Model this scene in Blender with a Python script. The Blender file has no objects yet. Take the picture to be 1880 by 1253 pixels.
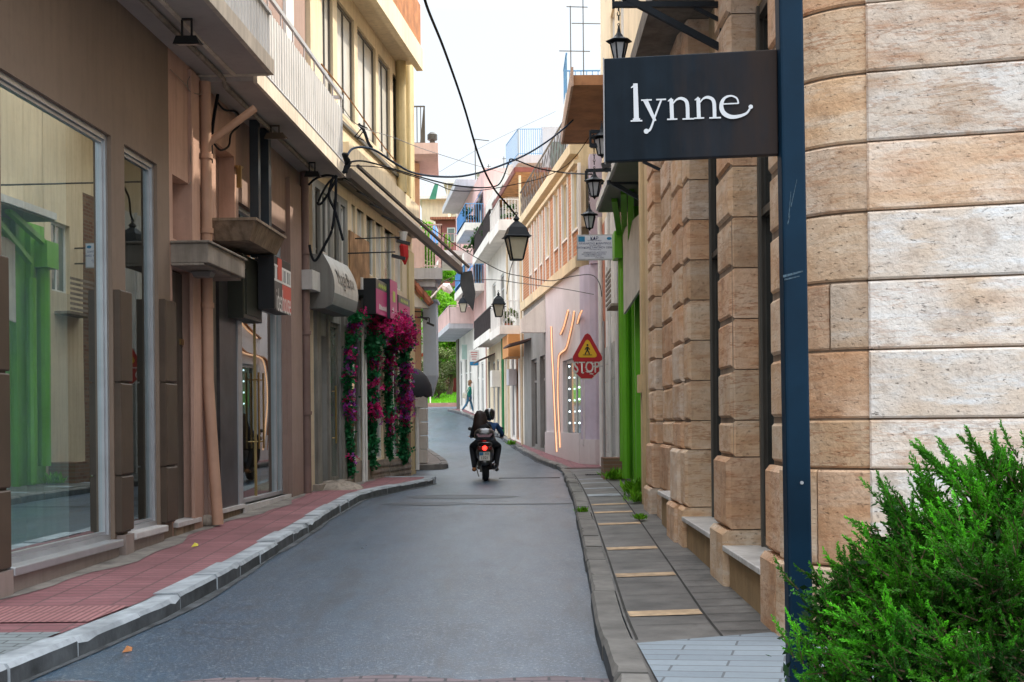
import bpy, bmesh, math, random
from mathutils import Vector, Matrix
random.seed(7)
PI = math.pi
COL = bpy.context.scene.collection
# ------------------------------------------------------------------ camera model
FP, CX, HY, ROLL, EYE = 2400.0, 940.0, 776.0, 0.0096, 1.5
CR, SR = math.cos(ROLL), math.sin(ROLL)
def ray(px, py):
    u = px - CX; v = HY - py
    return Vector(((u*CR + v*SR)/FP, 1.0, (-u*SR + v*CR)/FP))
def at(px, py, Y):
    r = ray(px, py); return Vector((r.x*Y, Y, EYE + r.z*Y))
def interp(tab, x):
    if x <= tab[0][0]: return tab[0][1]
    for (a, b), (c, d) in zip(tab, tab[1:]):
        if x <= c: return b + (d-b)*(x-a)/(c-a)
    return tab[-1][1]
GT = [(-60,0),(7,0),(12,.08),(17,.17),(22,.25),(28,.25),(33,.3),(37,.37),(45,.52),(52,.78),(60,1.32),(66,1.8),(73,2.2),(80,2.42),(100,2.7),(400,6)]
def g(Y): return interp(GT, Y)
def gs(Y): return (g(Y-1.5)+g(Y-.7)+g(Y)+g(Y+.7)+g(Y+1.5))/5

# ------------------------------------------------------------------ materials
def N(nt, t, **kw):
    n = nt.nodes.new(t)
    for k, v in kw.items():
        if hasattr(n, k): setattr(n, k, v)
        else: n.inputs[k.replace('_', ' ')].default_value = v
    return n
def L(nt, a, ao, b, bi): nt.links.new(a.outputs[ao], b.inputs[bi])
def rgb(c): return (c[0], c[1], c[2], 1)
def mixn(nt, fac, a, b, blend='MIX'):
    m = nt.nodes.new('ShaderNodeMix'); m.data_type = 'RGBA'; m.blend_type = blend
    for i, v in ((0, fac), (6, a), (7, b)):
        if isinstance(v, (int, float)): m.inputs[i].default_value = v
        elif isinstance(v, tuple): m.inputs[i].default_value = rgb(v)
        else: nt.links.new(v, m.inputs[i])
    return m.outputs[2]
def ramp(nt, src, lo, hi, a=0.0, b=1.0):
    m = nt.nodes.new('ShaderNodeMapRange'); m.clamp = True
    nt.links.new(src, m.inputs[0])
    m.inputs[1].default_value = lo; m.inputs[2].default_value = hi; m.inputs[3].default_value = a; m.inputs[4].default_value = b
    return m.outputs[0]
def noise(nt, co, scale, detail=4, rough=.55, stretch=None):
    if stretch:
        mp = nt.nodes.new('ShaderNodeMapping'); mp.inputs['Scale'].default_value = stretch
        nt.links.new(co, mp.inputs[0]); co = mp.outputs[0]
    n = nt.nodes.new('ShaderNodeTexNoise'); n.inputs['Scale'].default_value = scale
    n.inputs['Detail'].default_value = detail; n.inputs['Roughness'].default_value = rough
    nt.links.new(co, n.inputs['Vector']); return n.outputs[0]
MATS = {}
def base(name):
    m = bpy.data.materials.new(name); m.use_nodes = True
    nt = m.node_tree; p = nt.nodes['Principled BSDF']
    MATS[name] = m
    tc = nt.nodes.new('ShaderNodeTexCoord')
    return m, nt, p, tc.outputs['Object']
def bump(nt, p, h, strength, dist=.01):
    b = nt.nodes.new('ShaderNodeBump'); b.inputs['Strength'].default_value = strength; b.inputs['Distance'].default_value = dist
    nt.links.new(h, b.inputs['Height']); nt.links.new(b.outputs[0], p.inputs['Normal'])
def mat(name, col, rough=.8, var=.16, scale=1.6, bmp=.25, bs=45, metal=0, spec=.4, streak=.0, grime=0, tint=False, emit=None, es=1, alpha=None, sc2=9, coat=0):
    if name in MATS: return MATS[name]
    m, nt, p, co = base(name)
    n1 = noise(nt, co, scale, 5); n2 = noise(nt, co, sc2, 4)
    d = tuple(c*(1-var*1.3) for c in col); l = tuple(min(1, c*(1+var)) for c in col)
    c = mixn(nt, ramp(nt, n1, .3, .7), d, l)
    c = mixn(nt, ramp(nt, n2, .52, .75, 0, min(.6, var*2)), c, tuple(x*.62 for x in col))
    if streak:
        s = noise(nt, co, 3.2, 5, .65, (3, 3, .2))
        c = mixn(nt, ramp(nt, s, .45, .66, 0, min(1, streak*1.3)), c, tuple(x*.45 for x in (col[0]*1.0, col[1]*.93, col[2]*.85)))
    if grime:
        sp = nt.nodes.new('ShaderNodeSeparateXYZ'); nt.links.new(co, sp.inputs[0])
        a = nt.nodes.new('ShaderNodeMath'); a.operation = 'MULTIPLY_ADD'
        nt.links.new(n1, a.inputs[0]); a.inputs[1].default_value = -1.4; nt.links.new(sp.outputs[2], a.inputs[2])
        c = mixn(nt, ramp(nt, a.outputs[0], -.6, .5, grime, 0), c, (col[0]*.35, col[1]*.32, col[2]*.28))
    if tint:
        at_ = nt.nodes.new('ShaderNodeAttribute'); at_.attribute_name = 'tint'
        c = mixn(nt, 1.0, c, at_.outputs[0], 'MULTIPLY')
    nt.links.new(c, p.inputs['Base Color'])
    p.inputs['Roughness'].default_value = rough; p.inputs['Metallic'].default_value = metal
    p.inputs['Specular IOR Level'].default_value = spec
    if coat: p.inputs['Coat Weight'].default_value = coat; p.inputs['Coat Roughness'].default_value = .08
    if bmp: bump(nt, p, noise(nt, co, bs, 5), bmp, .006)
    if emit: p.inputs['Emission Color'].default_value = rgb(emit); p.inputs['Emission Strength'].default_value = es
    return m
def glass_mat(name, tintc=(.75,.8,.8), refl=.55, rough=.0):
    m, nt, p, co = base(name); nt.nodes.remove(p)
    out = nt.nodes['Material Output']
    tr = nt.nodes.new('ShaderNodeBsdfTransparent'); tr.inputs[0].default_value = rgb(tintc)
    gl = nt.nodes.new('ShaderNodeBsdfGlossy'); gl.inputs['Roughness'].default_value = rough
    gl.inputs[0].default_value = (.84,.95,.96,1)
    fr = nt.nodes.new('ShaderNodeFresnel'); fr.inputs[0].default_value = 1.5
    b = nt.nodes.new('ShaderNodeBump'); b.inputs['Strength'].default_value = .03; b.inputs['Distance'].default_value = .02
    nt.links.new(noise(nt, co, .8, 1), b.inputs['Height'])
    nt.links.new(b.outputs[0], gl.inputs['Normal'])
    f = ramp(nt, fr.outputs[0], 0, .55, .06, refl*1.5)
    mx = nt.nodes.new('ShaderNodeMixShader'); nt.links.new(f, mx.inputs[0])
    nt.links.new(tr.outputs[0], mx.inputs[1]); nt.links.new(gl.outputs[0], mx.inputs[2]); nt.links.new(mx.outputs[0], out.inputs[0])
    return m
def brick_mat(name, c1, c2, mortar, bw=.22, rh=.07, ms=.012, off=.5, axes='YZ', rough=.85, bmp=.5, var=.3, rot=0, spec=.3):
    m, nt, p, co = base(name)
    sp = nt.nodes.new('ShaderNodeSeparateXYZ'); nt.links.new(co, sp.inputs[0])
    cb = nt.nodes.new('ShaderNodeCombineXYZ')
    nt.links.new(sp.outputs['XYZ'.index(axes[0])], cb.inputs[0]); nt.links.new(sp.outputs['XYZ'.index(axes[1])], cb.inputs[1])
    v = cb.outputs[0]
    if rot:
        mp = nt.nodes.new('ShaderNodeMapping'); mp.inputs['Rotation'].default_value = (0,0,rot); nt.links.new(v, mp.inputs[0]); v = mp.outputs[0]
    b = nt.nodes.new('ShaderNodeTexBrick'); nt.links.new(v, b.inputs['Vector'])
    b.inputs['Scale'].default_value = 1; b.inputs['Brick Width'].default_value = bw; b.inputs['Row Height'].default_value = rh
    b.inputs['Mortar Size'].default_value = ms; b.offset = off; b.inputs['Mortar Smooth'].default_value = .3
    b.inputs['Color1'].default_value = rgb(c1); b.inputs['Color2'].default_value = rgb(c2); b.inputs['Mortar'].default_value = rgb(mortar)
    n1 = noise(nt, co, 1.3, 5); n2 = noise(nt, co, 25, 4)
    c = mixn(nt, ramp(nt, n1, .35, .7, 0, var), b.outputs[0], tuple(x*.45 for x in c1))
    c = mixn(nt, ramp(nt, n2, .5, .8, 0, var), c, mortar)
    nt.links.new(c, p.inputs['Base Color']); p.inputs['Roughness'].default_value = rough; p.inputs['Specular IOR Level'].default_value = spec
    inv = ramp(nt, b.outputs['Fac'], 0, 1, 1, 0)
    a = nt.nodes.new('ShaderNodeMath'); a.operation = 'MULTIPLY_ADD'; nt.links.new(n2, a.inputs[0]); a.inputs[1].default_value = .35; nt.links.new(inv, a.inputs[2])
    bump(nt, p, a.outputs[0], bmp, .008)
    return m
def stone_mat(name):
    m, nt, p, co = base(name)
    at_ = nt.nodes.new('ShaderNodeAttribute'); at_.attribute_name = 'tint'
    # shift the pattern per block by its tint so that veins stop at the joints
    ad = nt.nodes.new('ShaderNodeVectorMath'); ad.operation = 'MULTIPLY_ADD'
    nt.links.new(at_.outputs['Vector'], ad.inputs[0]); ad.inputs[1].default_value = (37, 53, 71); nt.links.new(co, ad.inputs[2])
    v = ad.outputs[0]
    big = noise(nt, v, 2.0, 3, .5)
    vein = noise(nt, v, 2.2, 7, .62, (1.0, 1.0, 5.5))
    fine = noise(nt, v, 38, 5, .7)
    pit = noise(nt, v, 26, 3, .6, (1, 1, 2.2))
    msk = noise(nt, v, .3, 1, .4)
    def mm_(a, lo, hi):
        q = nt.nodes.new('ShaderNodeMath'); q.operation = 'MULTIPLY'; nt.links.new(a, q.inputs[0]); nt.links.new(ramp(nt, msk, .35, .65, lo, hi), q.inputs[1]); return q.outputs[0]
    c = mixn(nt, ramp(nt, big, .36, .64), (.60,.43,.29), (.66,.56,.46))
    c = mixn(nt, mm_(ramp(nt, vein, .54, .68, 0, .8), .15, 1), c, (.45,.25,.14))
    c = mixn(nt, mm_(ramp(nt, vein, .34, .50, .8, 0), 1, .3), c, (.70,.66,.60))
    vn = noise(nt, v, 1.5, 8, .58, (1.0, 1.0, 7.0)); ab = nt.nodes.new('ShaderNodeMath'); ab.operation = 'SUBTRACT'; nt.links.new(vn, ab.inputs[0]); ab.inputs[1].default_value = .5
    ab2 = nt.nodes.new('ShaderNodeMath'); ab2.operation = 'ABSOLUTE'; nt.links.new(ab.outputs[0], ab2.inputs[0])
    c = mixn(nt, mm_(ramp(nt, ab2.outputs[0], 0, .022, .75, 0), 0, 1), c, (.36,.17,.085))
    st_ = noise(nt, v, 1.1, 6, .7); c = mixn(nt, ramp(nt, st_, .52, .66, 0, .55), c, (.40,.24,.13))
    st2 = noise(nt, v, 1.7, 6, .7); c = mixn(nt, ramp(nt, st2, .56, .70, 0, .6), c, (.30,.21,.15))
    blot = noise(nt, v, 5.5, 6, .7)
    c = mixn(nt, ramp(nt, blot, .55, .72, 0, .5), c, (.25,.15,.09))
    c = mixn(nt, ramp(nt, fine, .5, .72, 0, .25), c, (.44,.31,.20))
    c = mixn(nt, mm_(ramp(nt, pit, .66, .71, 0, .8), 1, .2), c, (.13,.09,.06))
    c = mixn(nt, 1.0, c, at_.outputs[0], 'MULTIPLY')
    nt.links.new(c, p.inputs['Base Color']); p.inputs['Roughness'].default_value = .82; p.inputs['Specular IOR Level'].default_value = .3
    a = nt.nodes.new('ShaderNodeMath'); a.operation = 'MULTIPLY_ADD'
    nt.links.new(ramp(nt, pit, .62, .72, 0, -1), a.inputs[0]); a.inputs[1].default_value = 1.0; nt.links.new(ramp(nt, blot, .2, .8, 0, 1.4), a.inputs[2])
    a2 = nt.nodes.new('ShaderNodeMath'); a2.operation = 'MULTIPLY_ADD'
    nt.links.new(fine, a2.inputs[0]); a2.inputs[1].default_value = .6; nt.links.new(a.outputs[0], a2.inputs[2])
    bump(nt, p, a2.outputs[0], .75, .015)
    return m
def leaf_mat(name, c1, c2, rough=.55, trans=.25):
    m, nt, p, co = base(name)
    at_ = nt.nodes.new('ShaderNodeAttribute'); at_.attribute_name = 'tint'
    c = mixn(nt, ramp(nt, noise(nt, co, 6, 3), .3, .7), c1, c2)
    c = mixn(nt, 1.0, c, at_.outputs[0], 'MULTIPLY')
    nt.links.new(c, p.inputs['Base Color']); p.inputs['Roughness'].default_value = rough; p.inputs['Specular IOR Level'].default_value = .25
    tl = nt.nodes.new('ShaderNodeBsdfTranslucent'); nt.links.new(c, tl.inputs[0])
    mx = nt.nodes.new('ShaderNodeMixShader'); mx.inputs[0].default_value = trans
    nt.links.new(p.outputs[0], mx.inputs[1]); nt.links.new(tl.outputs[0], mx.inputs[2]); nt.links.new(mx.outputs[0], nt.nodes['Material Output'].inputs[0])
    return m

# ------------------------------------------------------------------ mesh builder
def wloc(o):
    v = Vector((0,0,0))
    while o: v += o.location; o = o.parent
    return v
class Fac:
    """a vertical facade line X = a + b*Y; side=+1 when the street lies towards +X"""
    def __init__(s, a, b, side): 
        s.a, s.b, s.side = a, b, side
        n = math.hypot(1, b); s.nx, s.ny = side/n, -side*b/n
    def pt(s, y, d, z): return Vector((s.a + s.b*y + s.nx*d, y + s.ny*d, z))
    def px(s, px, py, d=0):
        r = ray(px, py); k = 1/math.hypot(1, s.b)
        # (X - a - bY)*side*k = d
        t = (d/(s.side*k) + s.a)/(r.x - s.b)
        return t - s.ny*d, EYE + r.z*t      # foot y, z
    def y(s, px, d=0, py=700): return s.px(px, py, d)[0]
    def z(s, px, py, d=0): return s.px(px, py, d)[1]
def fac2(p0, p1, side):
    b = (p1[0]-p0[0])/(p1[1]-p0[1]); return Fac(p0[0]-b*p0[1], b, side)
class Cam:     # camera facing frame: y -> X, d -> towards the camera, at depth Y
    def __init__(s, Y): s.Y = Y
    def pt(s, x, d, z): return Vector((x, s.Y - d, z))
class MB:
    def __init__(s): s.v = []; s.f = []; s.m = []; s.t = []; s.ms = []; s.cm = 0; s.ct = (1,1,1)
    def mat(s, m):
        if m not in s.ms: s.ms.append(m)
        s.cm = s.ms.index(m); return s
    def tint(s, t): s.ct = t if isinstance(t, tuple) else (t,t,t); return s
    def add(s, vs, fs):
        o = len(s.v); s.v += [Vector(v) for v in vs]
        for f in fs: s.f.append([i+o for i in f]); s.m.append(s.cm); s.t.append(s.ct)
        return s
    def hexa(s, c): return s.add(c, [(0,3,2,1),(4,5,6,7),(0,1,5,4),(1,2,6,5),(2,3,7,6),(3,0,4,7)])
    def box(s, F, y0, y1, d0, d1, z0, z1, ch=0):
        if ch == 0:
            return s.hexa([F.pt(y0,d0,z0),F.pt(y1,d0,z0),F.pt(y1,d1,z0),F.pt(y0,d1,z0),F.pt(y0,d0,z1),F.pt(y1,d0,z1),F.pt(y1,d1,z1),F.pt(y0,d1,z1)])
        # chamfered front (d1) rim
        a = [F.pt(y0,d0,z0),F.pt(y1,d0,z0),F.pt(y1,d0,z1),F.pt(y0,d0,z1)]
        b = [F.pt(y0,d1-ch,z0),F.pt(y1,d1-ch,z0),F.pt(y1,d1-ch,z1),F.pt(y0,d1-ch,z1)]
        c = [F.pt(y0+ch,d1,z0+ch),F.pt(y1-ch,d1,z0+ch),F.pt(y1-ch,d1,z1-ch),F.pt(y0+ch,d1,z1-ch)]
        fs = [(0,1,2,3)] + [(i,(i+1)%4,4+(i+1)%4,4+i) for i in range(4)] + [(4+i,4+(i+1)%4,8+(i+1)%4,8+i) for i in range(4)] + [(8,9,10,11)]
        return s.add(a+b+c, fs)
    def bx(s, x0, x1, y0, y1, z0, z1):
        return s.hexa([(x0,y0,z0),(x1,y0,z0),(x1,y1,z0),(x0,y1,z0),(x0,y0,z1),(x1,y0,z1),(x1,y1,z1),(x0,y1,z1)])
    def quad(s, a, b, c, d): return s.add([a,b,c,d], [(0,1,2,3)])
    def poly(s, pts): return s.add(pts, [tuple(range(len(pts)))])
    def prism(s, pts, off):
        n = len(pts); off = Vector(off); q = [Vector(p) for p in pts]
        return s.add(q + [p+off for p in q], [tuple(range(n)), tuple(range(2*n-1, n-1, -1))] + [(i,(i+1)%n,n+(i+1)%n,n+i) for i in range(n)])
    def bar(s, a, b, w, h=None, up=(0,0,1)):
        a = Vector(a); b = Vector(b); h = h or w; t = (b-a).normalized(); up = Vector(up)
        if abs(t.dot(up)) > .98: up = Vector((0,1,0))
        x = t.cross(up).normalized()*w/2; y = x.cross(t).normalized()*h/2
        return s.hexa([a-x-y,a+x-y,a+x+y,a-x+y,b-x-y,b+x-y,b+x+y,b-x+y])
    def tube(s, pts, r, n=6, cap=True):
        pts = [Vector(p) for p in pts]; rs = r if isinstance(r, (list,tuple)) else [r]*len(pts); rings = []
        up = Vector((0,0,1)); vs = []; fs = []
        for i, p in enumerate(pts):
            t = (pts[min(i+1,len(pts)-1)] - pts[max(i-1,0)]).normalized()
            u = up if abs(t.dot(up)) < .95 else Vector((1,0,0))
            x = t.cross(u).normalized(); y = x.cross(t).normalized()
            vs += [p + (x*math.cos(2*PI*k/n) + y*math.sin(2*PI*k/n))*rs[i] for k in range(n)]
        for i in range(len(pts)-1):
            for k in range(n): fs.append((i*n+k, i*n+(k+1)%n, (i+1)*n+(k+1)%n, (i+1)*n+k))
        if cap: fs += [tuple(range(n-1,-1,-1)), tuple((len(pts)-1)*n+k for k in range(n))]
        return s.add(vs, fs)
    def lathe(s, prof, n=12, c=(0,0,0), rot=0, ax='Z'):
        vs = []; fs = []; c = Vector(c)
        for r, z in prof:
            for k in range(n):
                a = 2*PI*k/n + rot
                v = Vector((r*math.cos(a), r*math.sin(a), z))
                if ax == 'X': v = Vector((z, v.x, v.y))
                if ax == 'Y': v = Vector((v.x, z, v.y))
                vs.append(c+v)
        for i in range(len(prof)-1):
            for k in range(n): fs.append((i*n+k, i*n+(k+1)%n, (i+1)*n+(k+1)%n, (i+1)*n+k))
        fs += [tuple(range(n-1,-1,-1)), tuple((len(prof)-1)*n+k for k in range(n))]
        return s.add(vs, fs)
    def ball(s, c, r, n=10, m=7, sc=(1,1,1)):
        prof = [(max(.0001, r*math.sin(PI*i/m)), -r*math.cos(PI*i/m)) for i in range(m+1)]
        k = len(s.v); s.lathe(prof, n)
        for i in range(k, len(s.v)): s.v[i] = Vector((s.v[i].x*sc[0], s.v[i].y*sc[1], s.v[i].z*sc[2])) + Vector(c)
        return s
    def xf(s, M, k=0):
        for i in range(k, len(s.v)): s.v[i] = M @ s.v[i]
        return s
    def build(s, name, m=None, parent=None, smooth=False, origin=None, bevel=0, label=None, cat=None, group=None, kind=None):
        if m and not s.ms: s.ms = [m]
        if parent: o0 = wloc(parent)
        elif origin is not None: o0 = Vector(origin)
        else:
            xs = [v.x for v in s.v]; ys = [v.y for v in s.v]; zs = [v.z for v in s.v]
            o0 = Vector(((min(xs)+max(xs))/2, (min(ys)+max(ys))/2, min(zs)))
        me = bpy.data.meshes.new(name); me.from_pydata([tuple(v-o0) for v in s.v], [], s.f)
        for q in s.ms: me.materials.append(q)
        me.polygons.foreach_set('material_index', s.m)
        at_ = me.color_attributes.new('tint', 'FLOAT_COLOR', 'CORNER')
        buf = []
        for p, t in zip(me.polygons, s.t): buf += [t[0],t[1],t[2],1]*p.loop_total
        at_.data.foreach_set('color', buf)
        if smooth: me.polygons.foreach_set('use_smooth', [True]*len(me.polygons))
        me.validate()
        if len(s.v) < 60000:
            bm = bmesh.new(); bm.from_mesh(me); bmesh.ops.recalc_face_normals(bm, faces=bm.faces); bm.to_mesh(me); bm.free()
        o = bpy.data.objects.new(name, me); COL.objects.link(o)
        if smooth and smooth != 'all':
            md = o.modifiers.new('es', 'EDGE_SPLIT'); md.split_angle = math.radians(40)
        if bevel:
            b = o.modifiers.new('bv', 'BEVEL'); b.width = bevel; b.segments = 2; b.limit_method = 'ANGLE'
        if parent: o.parent = parent
        else: o.location = o0
        if label: o['label'] = label
        if cat: o['category'] = cat
        if group: o['group'] = group
        if kind: o['kind'] = kind
        return o
def thing(name, label, cat, loc=(0,0,0), group=None, rz=0):
    o = bpy.data.objects.new(name, None); COL.objects.link(o); o.location = loc; o.rotation_euler = (0,0,rz)
    o.empty_display_size = .2
    o['label'] = label; o['category'] = cat
    if group: o['group'] = group
    return o
def copy_tree(o, label=None, parent=None):
    c = o.copy(); COL.objects.link(c); c.parent = parent
    for ch in list(o.children): copy_tree(ch, None, c)
    if label: c['label'] = label
    return c
def wall(mb, F, y0, y1, z0, z1, holes=(), rev=.15, d=0.0, step=None):
    """front sheet with rectangular openings (ya,yb,za,zb[,depth]) and their reveals"""
    ys = sorted(set([y0,y1]+[h[0] for h in holes]+[h[1] for h in holes])); zs = sorted(set([z0,z1]+[h[2] for h in holes]+[h[3] for h in holes]))
    ys = [y for y in ys if y0 <= y <= y1]; zs = [z for z in zs if z0 <= z <= z1]
    for a, b in zip(ys, ys[1:]):
        for c, e in zip(zs, zs[1:]):
            my, mz = (a+b)/2, (c+e)/2
            if any(h[0] < my < h[1] and h[2] < mz < h[3] for h in holes): continue
            mb.quad(F.pt(a,d,c), F.pt(b,d,c), F.pt(b,d,e), F.pt(a,d,e))
    for h in holes:
        r = h[4] if len(h) > 4 else rev
        a, b, c, e = h[:4]; c = max(c, z0); e = min(e, z1)
        mb.quad(F.pt(a,d,c),F.pt(a,d-r,c),F.pt(a,d-r,e),F.pt(a,d,e)); mb.quad(F.pt(b,d,c),F.pt(b,d,e),F.pt(b,d-r,e),F.pt(b,d-r,c))
        mb.quad(F.pt(a,d,e),F.pt(b,d,e),F.pt(b,d-r,e),F.pt(a,d-r,e)); mb.quad(F.pt(a,d,c),F.pt(b,d,c),F.pt(b,d-r,c),F.pt(a,d-r,c))
def shell(mb, F, y0, y1, z0, z1, depth, d=0):
    q = mb.quad
    q(F.pt(y0,d,z0),F.pt(y0,-depth,z0),F.pt(y0,-depth,z1),F.pt(y0,d,z1)); q(F.pt(y1,d,z0),F.pt(y1,-depth,z0),F.pt(y1,-depth,z1),F.pt(y1,d,z1))
    q(F.pt(y0,d,z1),F.pt(y1,d,z1),F.pt(y1,-depth,z1),F.pt(y0,-depth,z1)); q(F.pt(y0,-depth,z0),F.pt(y1,-depth,z0),F.pt(y1,-depth,z1),F.pt(y0,-depth,z1))
def window(parent, F, y0, y1, z0, z1, fm, pm, d=-.1, fw=.05, nv=1, hs=(), name='window', th=.05, e=.003, pane=True):
    mb = MB(); i = .002
    y0 += i; y1 -= i; z0 += i; z1 -= i
    mb.box(F,y0,y0+fw,d,d+th,z0,z1); mb.box(F,y1-fw,y1,d,d+th,z0,z1)
    mb.box(F,y0+fw,y1-fw,d,d+th,z0,z0+fw); mb.box(F,y0+fw,y1-fw,d,d+th,z1-fw,z1)
    for k in range(1, nv):
        y = y0 + (y1-y0)*k/nv; mb.box(F,y-fw*.45,y+fw*.45,d,d+th-.006,z0+fw,z1-fw)
    for h in hs:
        z = z0+(z1-z0)*h; mb.box(F,y0+fw,y1-fw,d+.004,d+th-.012,z-fw*.4,z+fw*.4)
    o = mb.build(name, fm, parent)
    if pane:
        p = MB(); p.quad(F.pt(y0+fw*.5,d+th*.4,z0+fw*.5),F.pt(y1-fw*.5,d+th*.4,z0+fw*.5),F.pt(y1-fw*.5,d+th*.4,z1-fw*.5),F.pt(y0+fw*.5,d+th*.4,z1-fw*.5))
        p.build('pane', pm, o)
    return o
def text_mesh(parent, txt, P, ux, uy, size, m, name='lettering', sx=1.0, align='CENTER', bold=0, ext=.0):
    c = bpy.data.curves.new('t', 'FONT'); c.body = txt; c.size = 1; c.align_x = align; c.align_y = 'CENTER'; c.offset = bold; c.resolution_u = 3
    t = bpy.data.objects.new('t', c); COL.objects.link(t)
    dg = bpy.context.evaluated_depsgraph_get(); me = bpy.data.meshes.new_from_object(t.evaluated_get(dg))
    COL.objects.unlink(t); bpy.data.objects.remove(t)
    ux = Vector(ux).normalized(); uy = Vector(uy).normalized(); P = Vector(P); o0 = wloc(parent)
    for v in me.vertices: v.co = P + ux*v.co.x*size*sx + uy*v.co.y*size - o0
    me.materials.clear(); me.materials.append(m)
    o = bpy.data.objects.new(name, me); COL.objects.link(o); o.parent = parent
    return o
def railing(mb, a, b, h, n, r=.012, bot=.06, top=.02, mid=None):
    a = Vector(a); b = Vector(b); up = Vector((0,0,1))
    mb.bar(a+up*h, b+up*h, top*2, top*1.6); mb.bar(a+up*bot, b+up*bot, top*1.4, top*1.2)
    for k in range(n+1):
        p = a.lerp(b, k/n); mb.bar(p+up*.0, p+up*(h-top), r*1.6, r*1.6)
    if mid: mb.bar(a+up*mid, b+up*mid, top, top)
def catenary(a, b, sag, n=14):
    a = Vector(a); b = Vector(b); return [a.lerp(b, k/n) - Vector((0,0,sag*4*(k/n)*(1-k/n))) for k in range(n+1)]
def smooth_path(pts, n=6):
    pts = [Vector(p) for p in pts]; out = []
    for i in range(len(pts)-1):
        p0 = pts[max(i-1,0)]; p1 = pts[i]; p2 = pts[i+1]; p3 = pts[min(i+2,len(pts)-1)]
        for k in range(n):
            t = k/n; out.append(.5*((2*p1)+(p2-p0)*t+(2*p0-5*p1+4*p2-p3)*t*t+(3*p1-p0-3*p2+p3)*t**3))
    return out+[pts[-1]]
# ------------------------------------------------------------------ camera, world, sun
sc = bpy.context.scene
cam = bpy.data.cameras.new('camera'); co_ = bpy.data.objects.new('camera', cam); COL.objects.link(co_); sc.camera = co_
cam.sensor_width = 36; cam.sensor_fit = 'HORIZONTAL'; cam.lens = 36*FP/1880; cam.shift_y = (HY-626.5)/1880; cam.clip_end = 2000; cam.clip_start = .1
co_.matrix_world = Matrix.Translation((0,0,EYE)) @ Matrix.Rotation(PI/2, 4, 'X') @ Matrix.Rotation(-ROLL, 4, 'Z')
sc.view_settings.view_transform = 'Standard'; sc.view_settings.look = 'None'; sc.view_settings.exposure = 0
SUN_EL, SUN_AZ = math.radians(43), math.atan2(.86, .5)
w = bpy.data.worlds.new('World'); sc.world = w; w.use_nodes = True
wn = w.node_tree; bg = wn.nodes['Background']
sky = wn.nodes.new('ShaderNodeTexSky'); sky.sky_type = 'NISHITA'; sky.sun_disc = False
sky.sun_elevation = SUN_EL; sky.sun_rotation = SUN_AZ; sky.air_density = 1.0; sky.dust_density = 6.0; sky.ozone_density = 1.0
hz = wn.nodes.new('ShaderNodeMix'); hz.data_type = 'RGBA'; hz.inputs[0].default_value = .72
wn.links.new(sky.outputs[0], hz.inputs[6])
# sky brightened overhead to light the street, kept dimmer towards the horizon
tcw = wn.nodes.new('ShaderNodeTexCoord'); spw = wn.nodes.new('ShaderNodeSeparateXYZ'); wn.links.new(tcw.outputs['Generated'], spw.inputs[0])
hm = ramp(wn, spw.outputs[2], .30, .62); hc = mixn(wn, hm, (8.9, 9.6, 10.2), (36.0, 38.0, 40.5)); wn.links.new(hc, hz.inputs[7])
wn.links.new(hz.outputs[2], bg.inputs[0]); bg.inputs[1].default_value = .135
sl = bpy.data.lights.new('sun', 'SUN'); sl.energy = 5.0; sl.angle = math.radians(.5); sl.color = (1, .89, .73)
so = bpy.data.objects.new('sun', sl); COL.objects.link(so)
sd = Vector((math.sin(SUN_AZ)*math.cos(SUN_EL), math.cos(SUN_AZ)*math.cos(SUN_EL), math.sin(SUN_EL)))
so.rotation_euler = sd.to_track_quat('Z', 'Y').to_euler(); so.location = (20, 10, 30)

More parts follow.
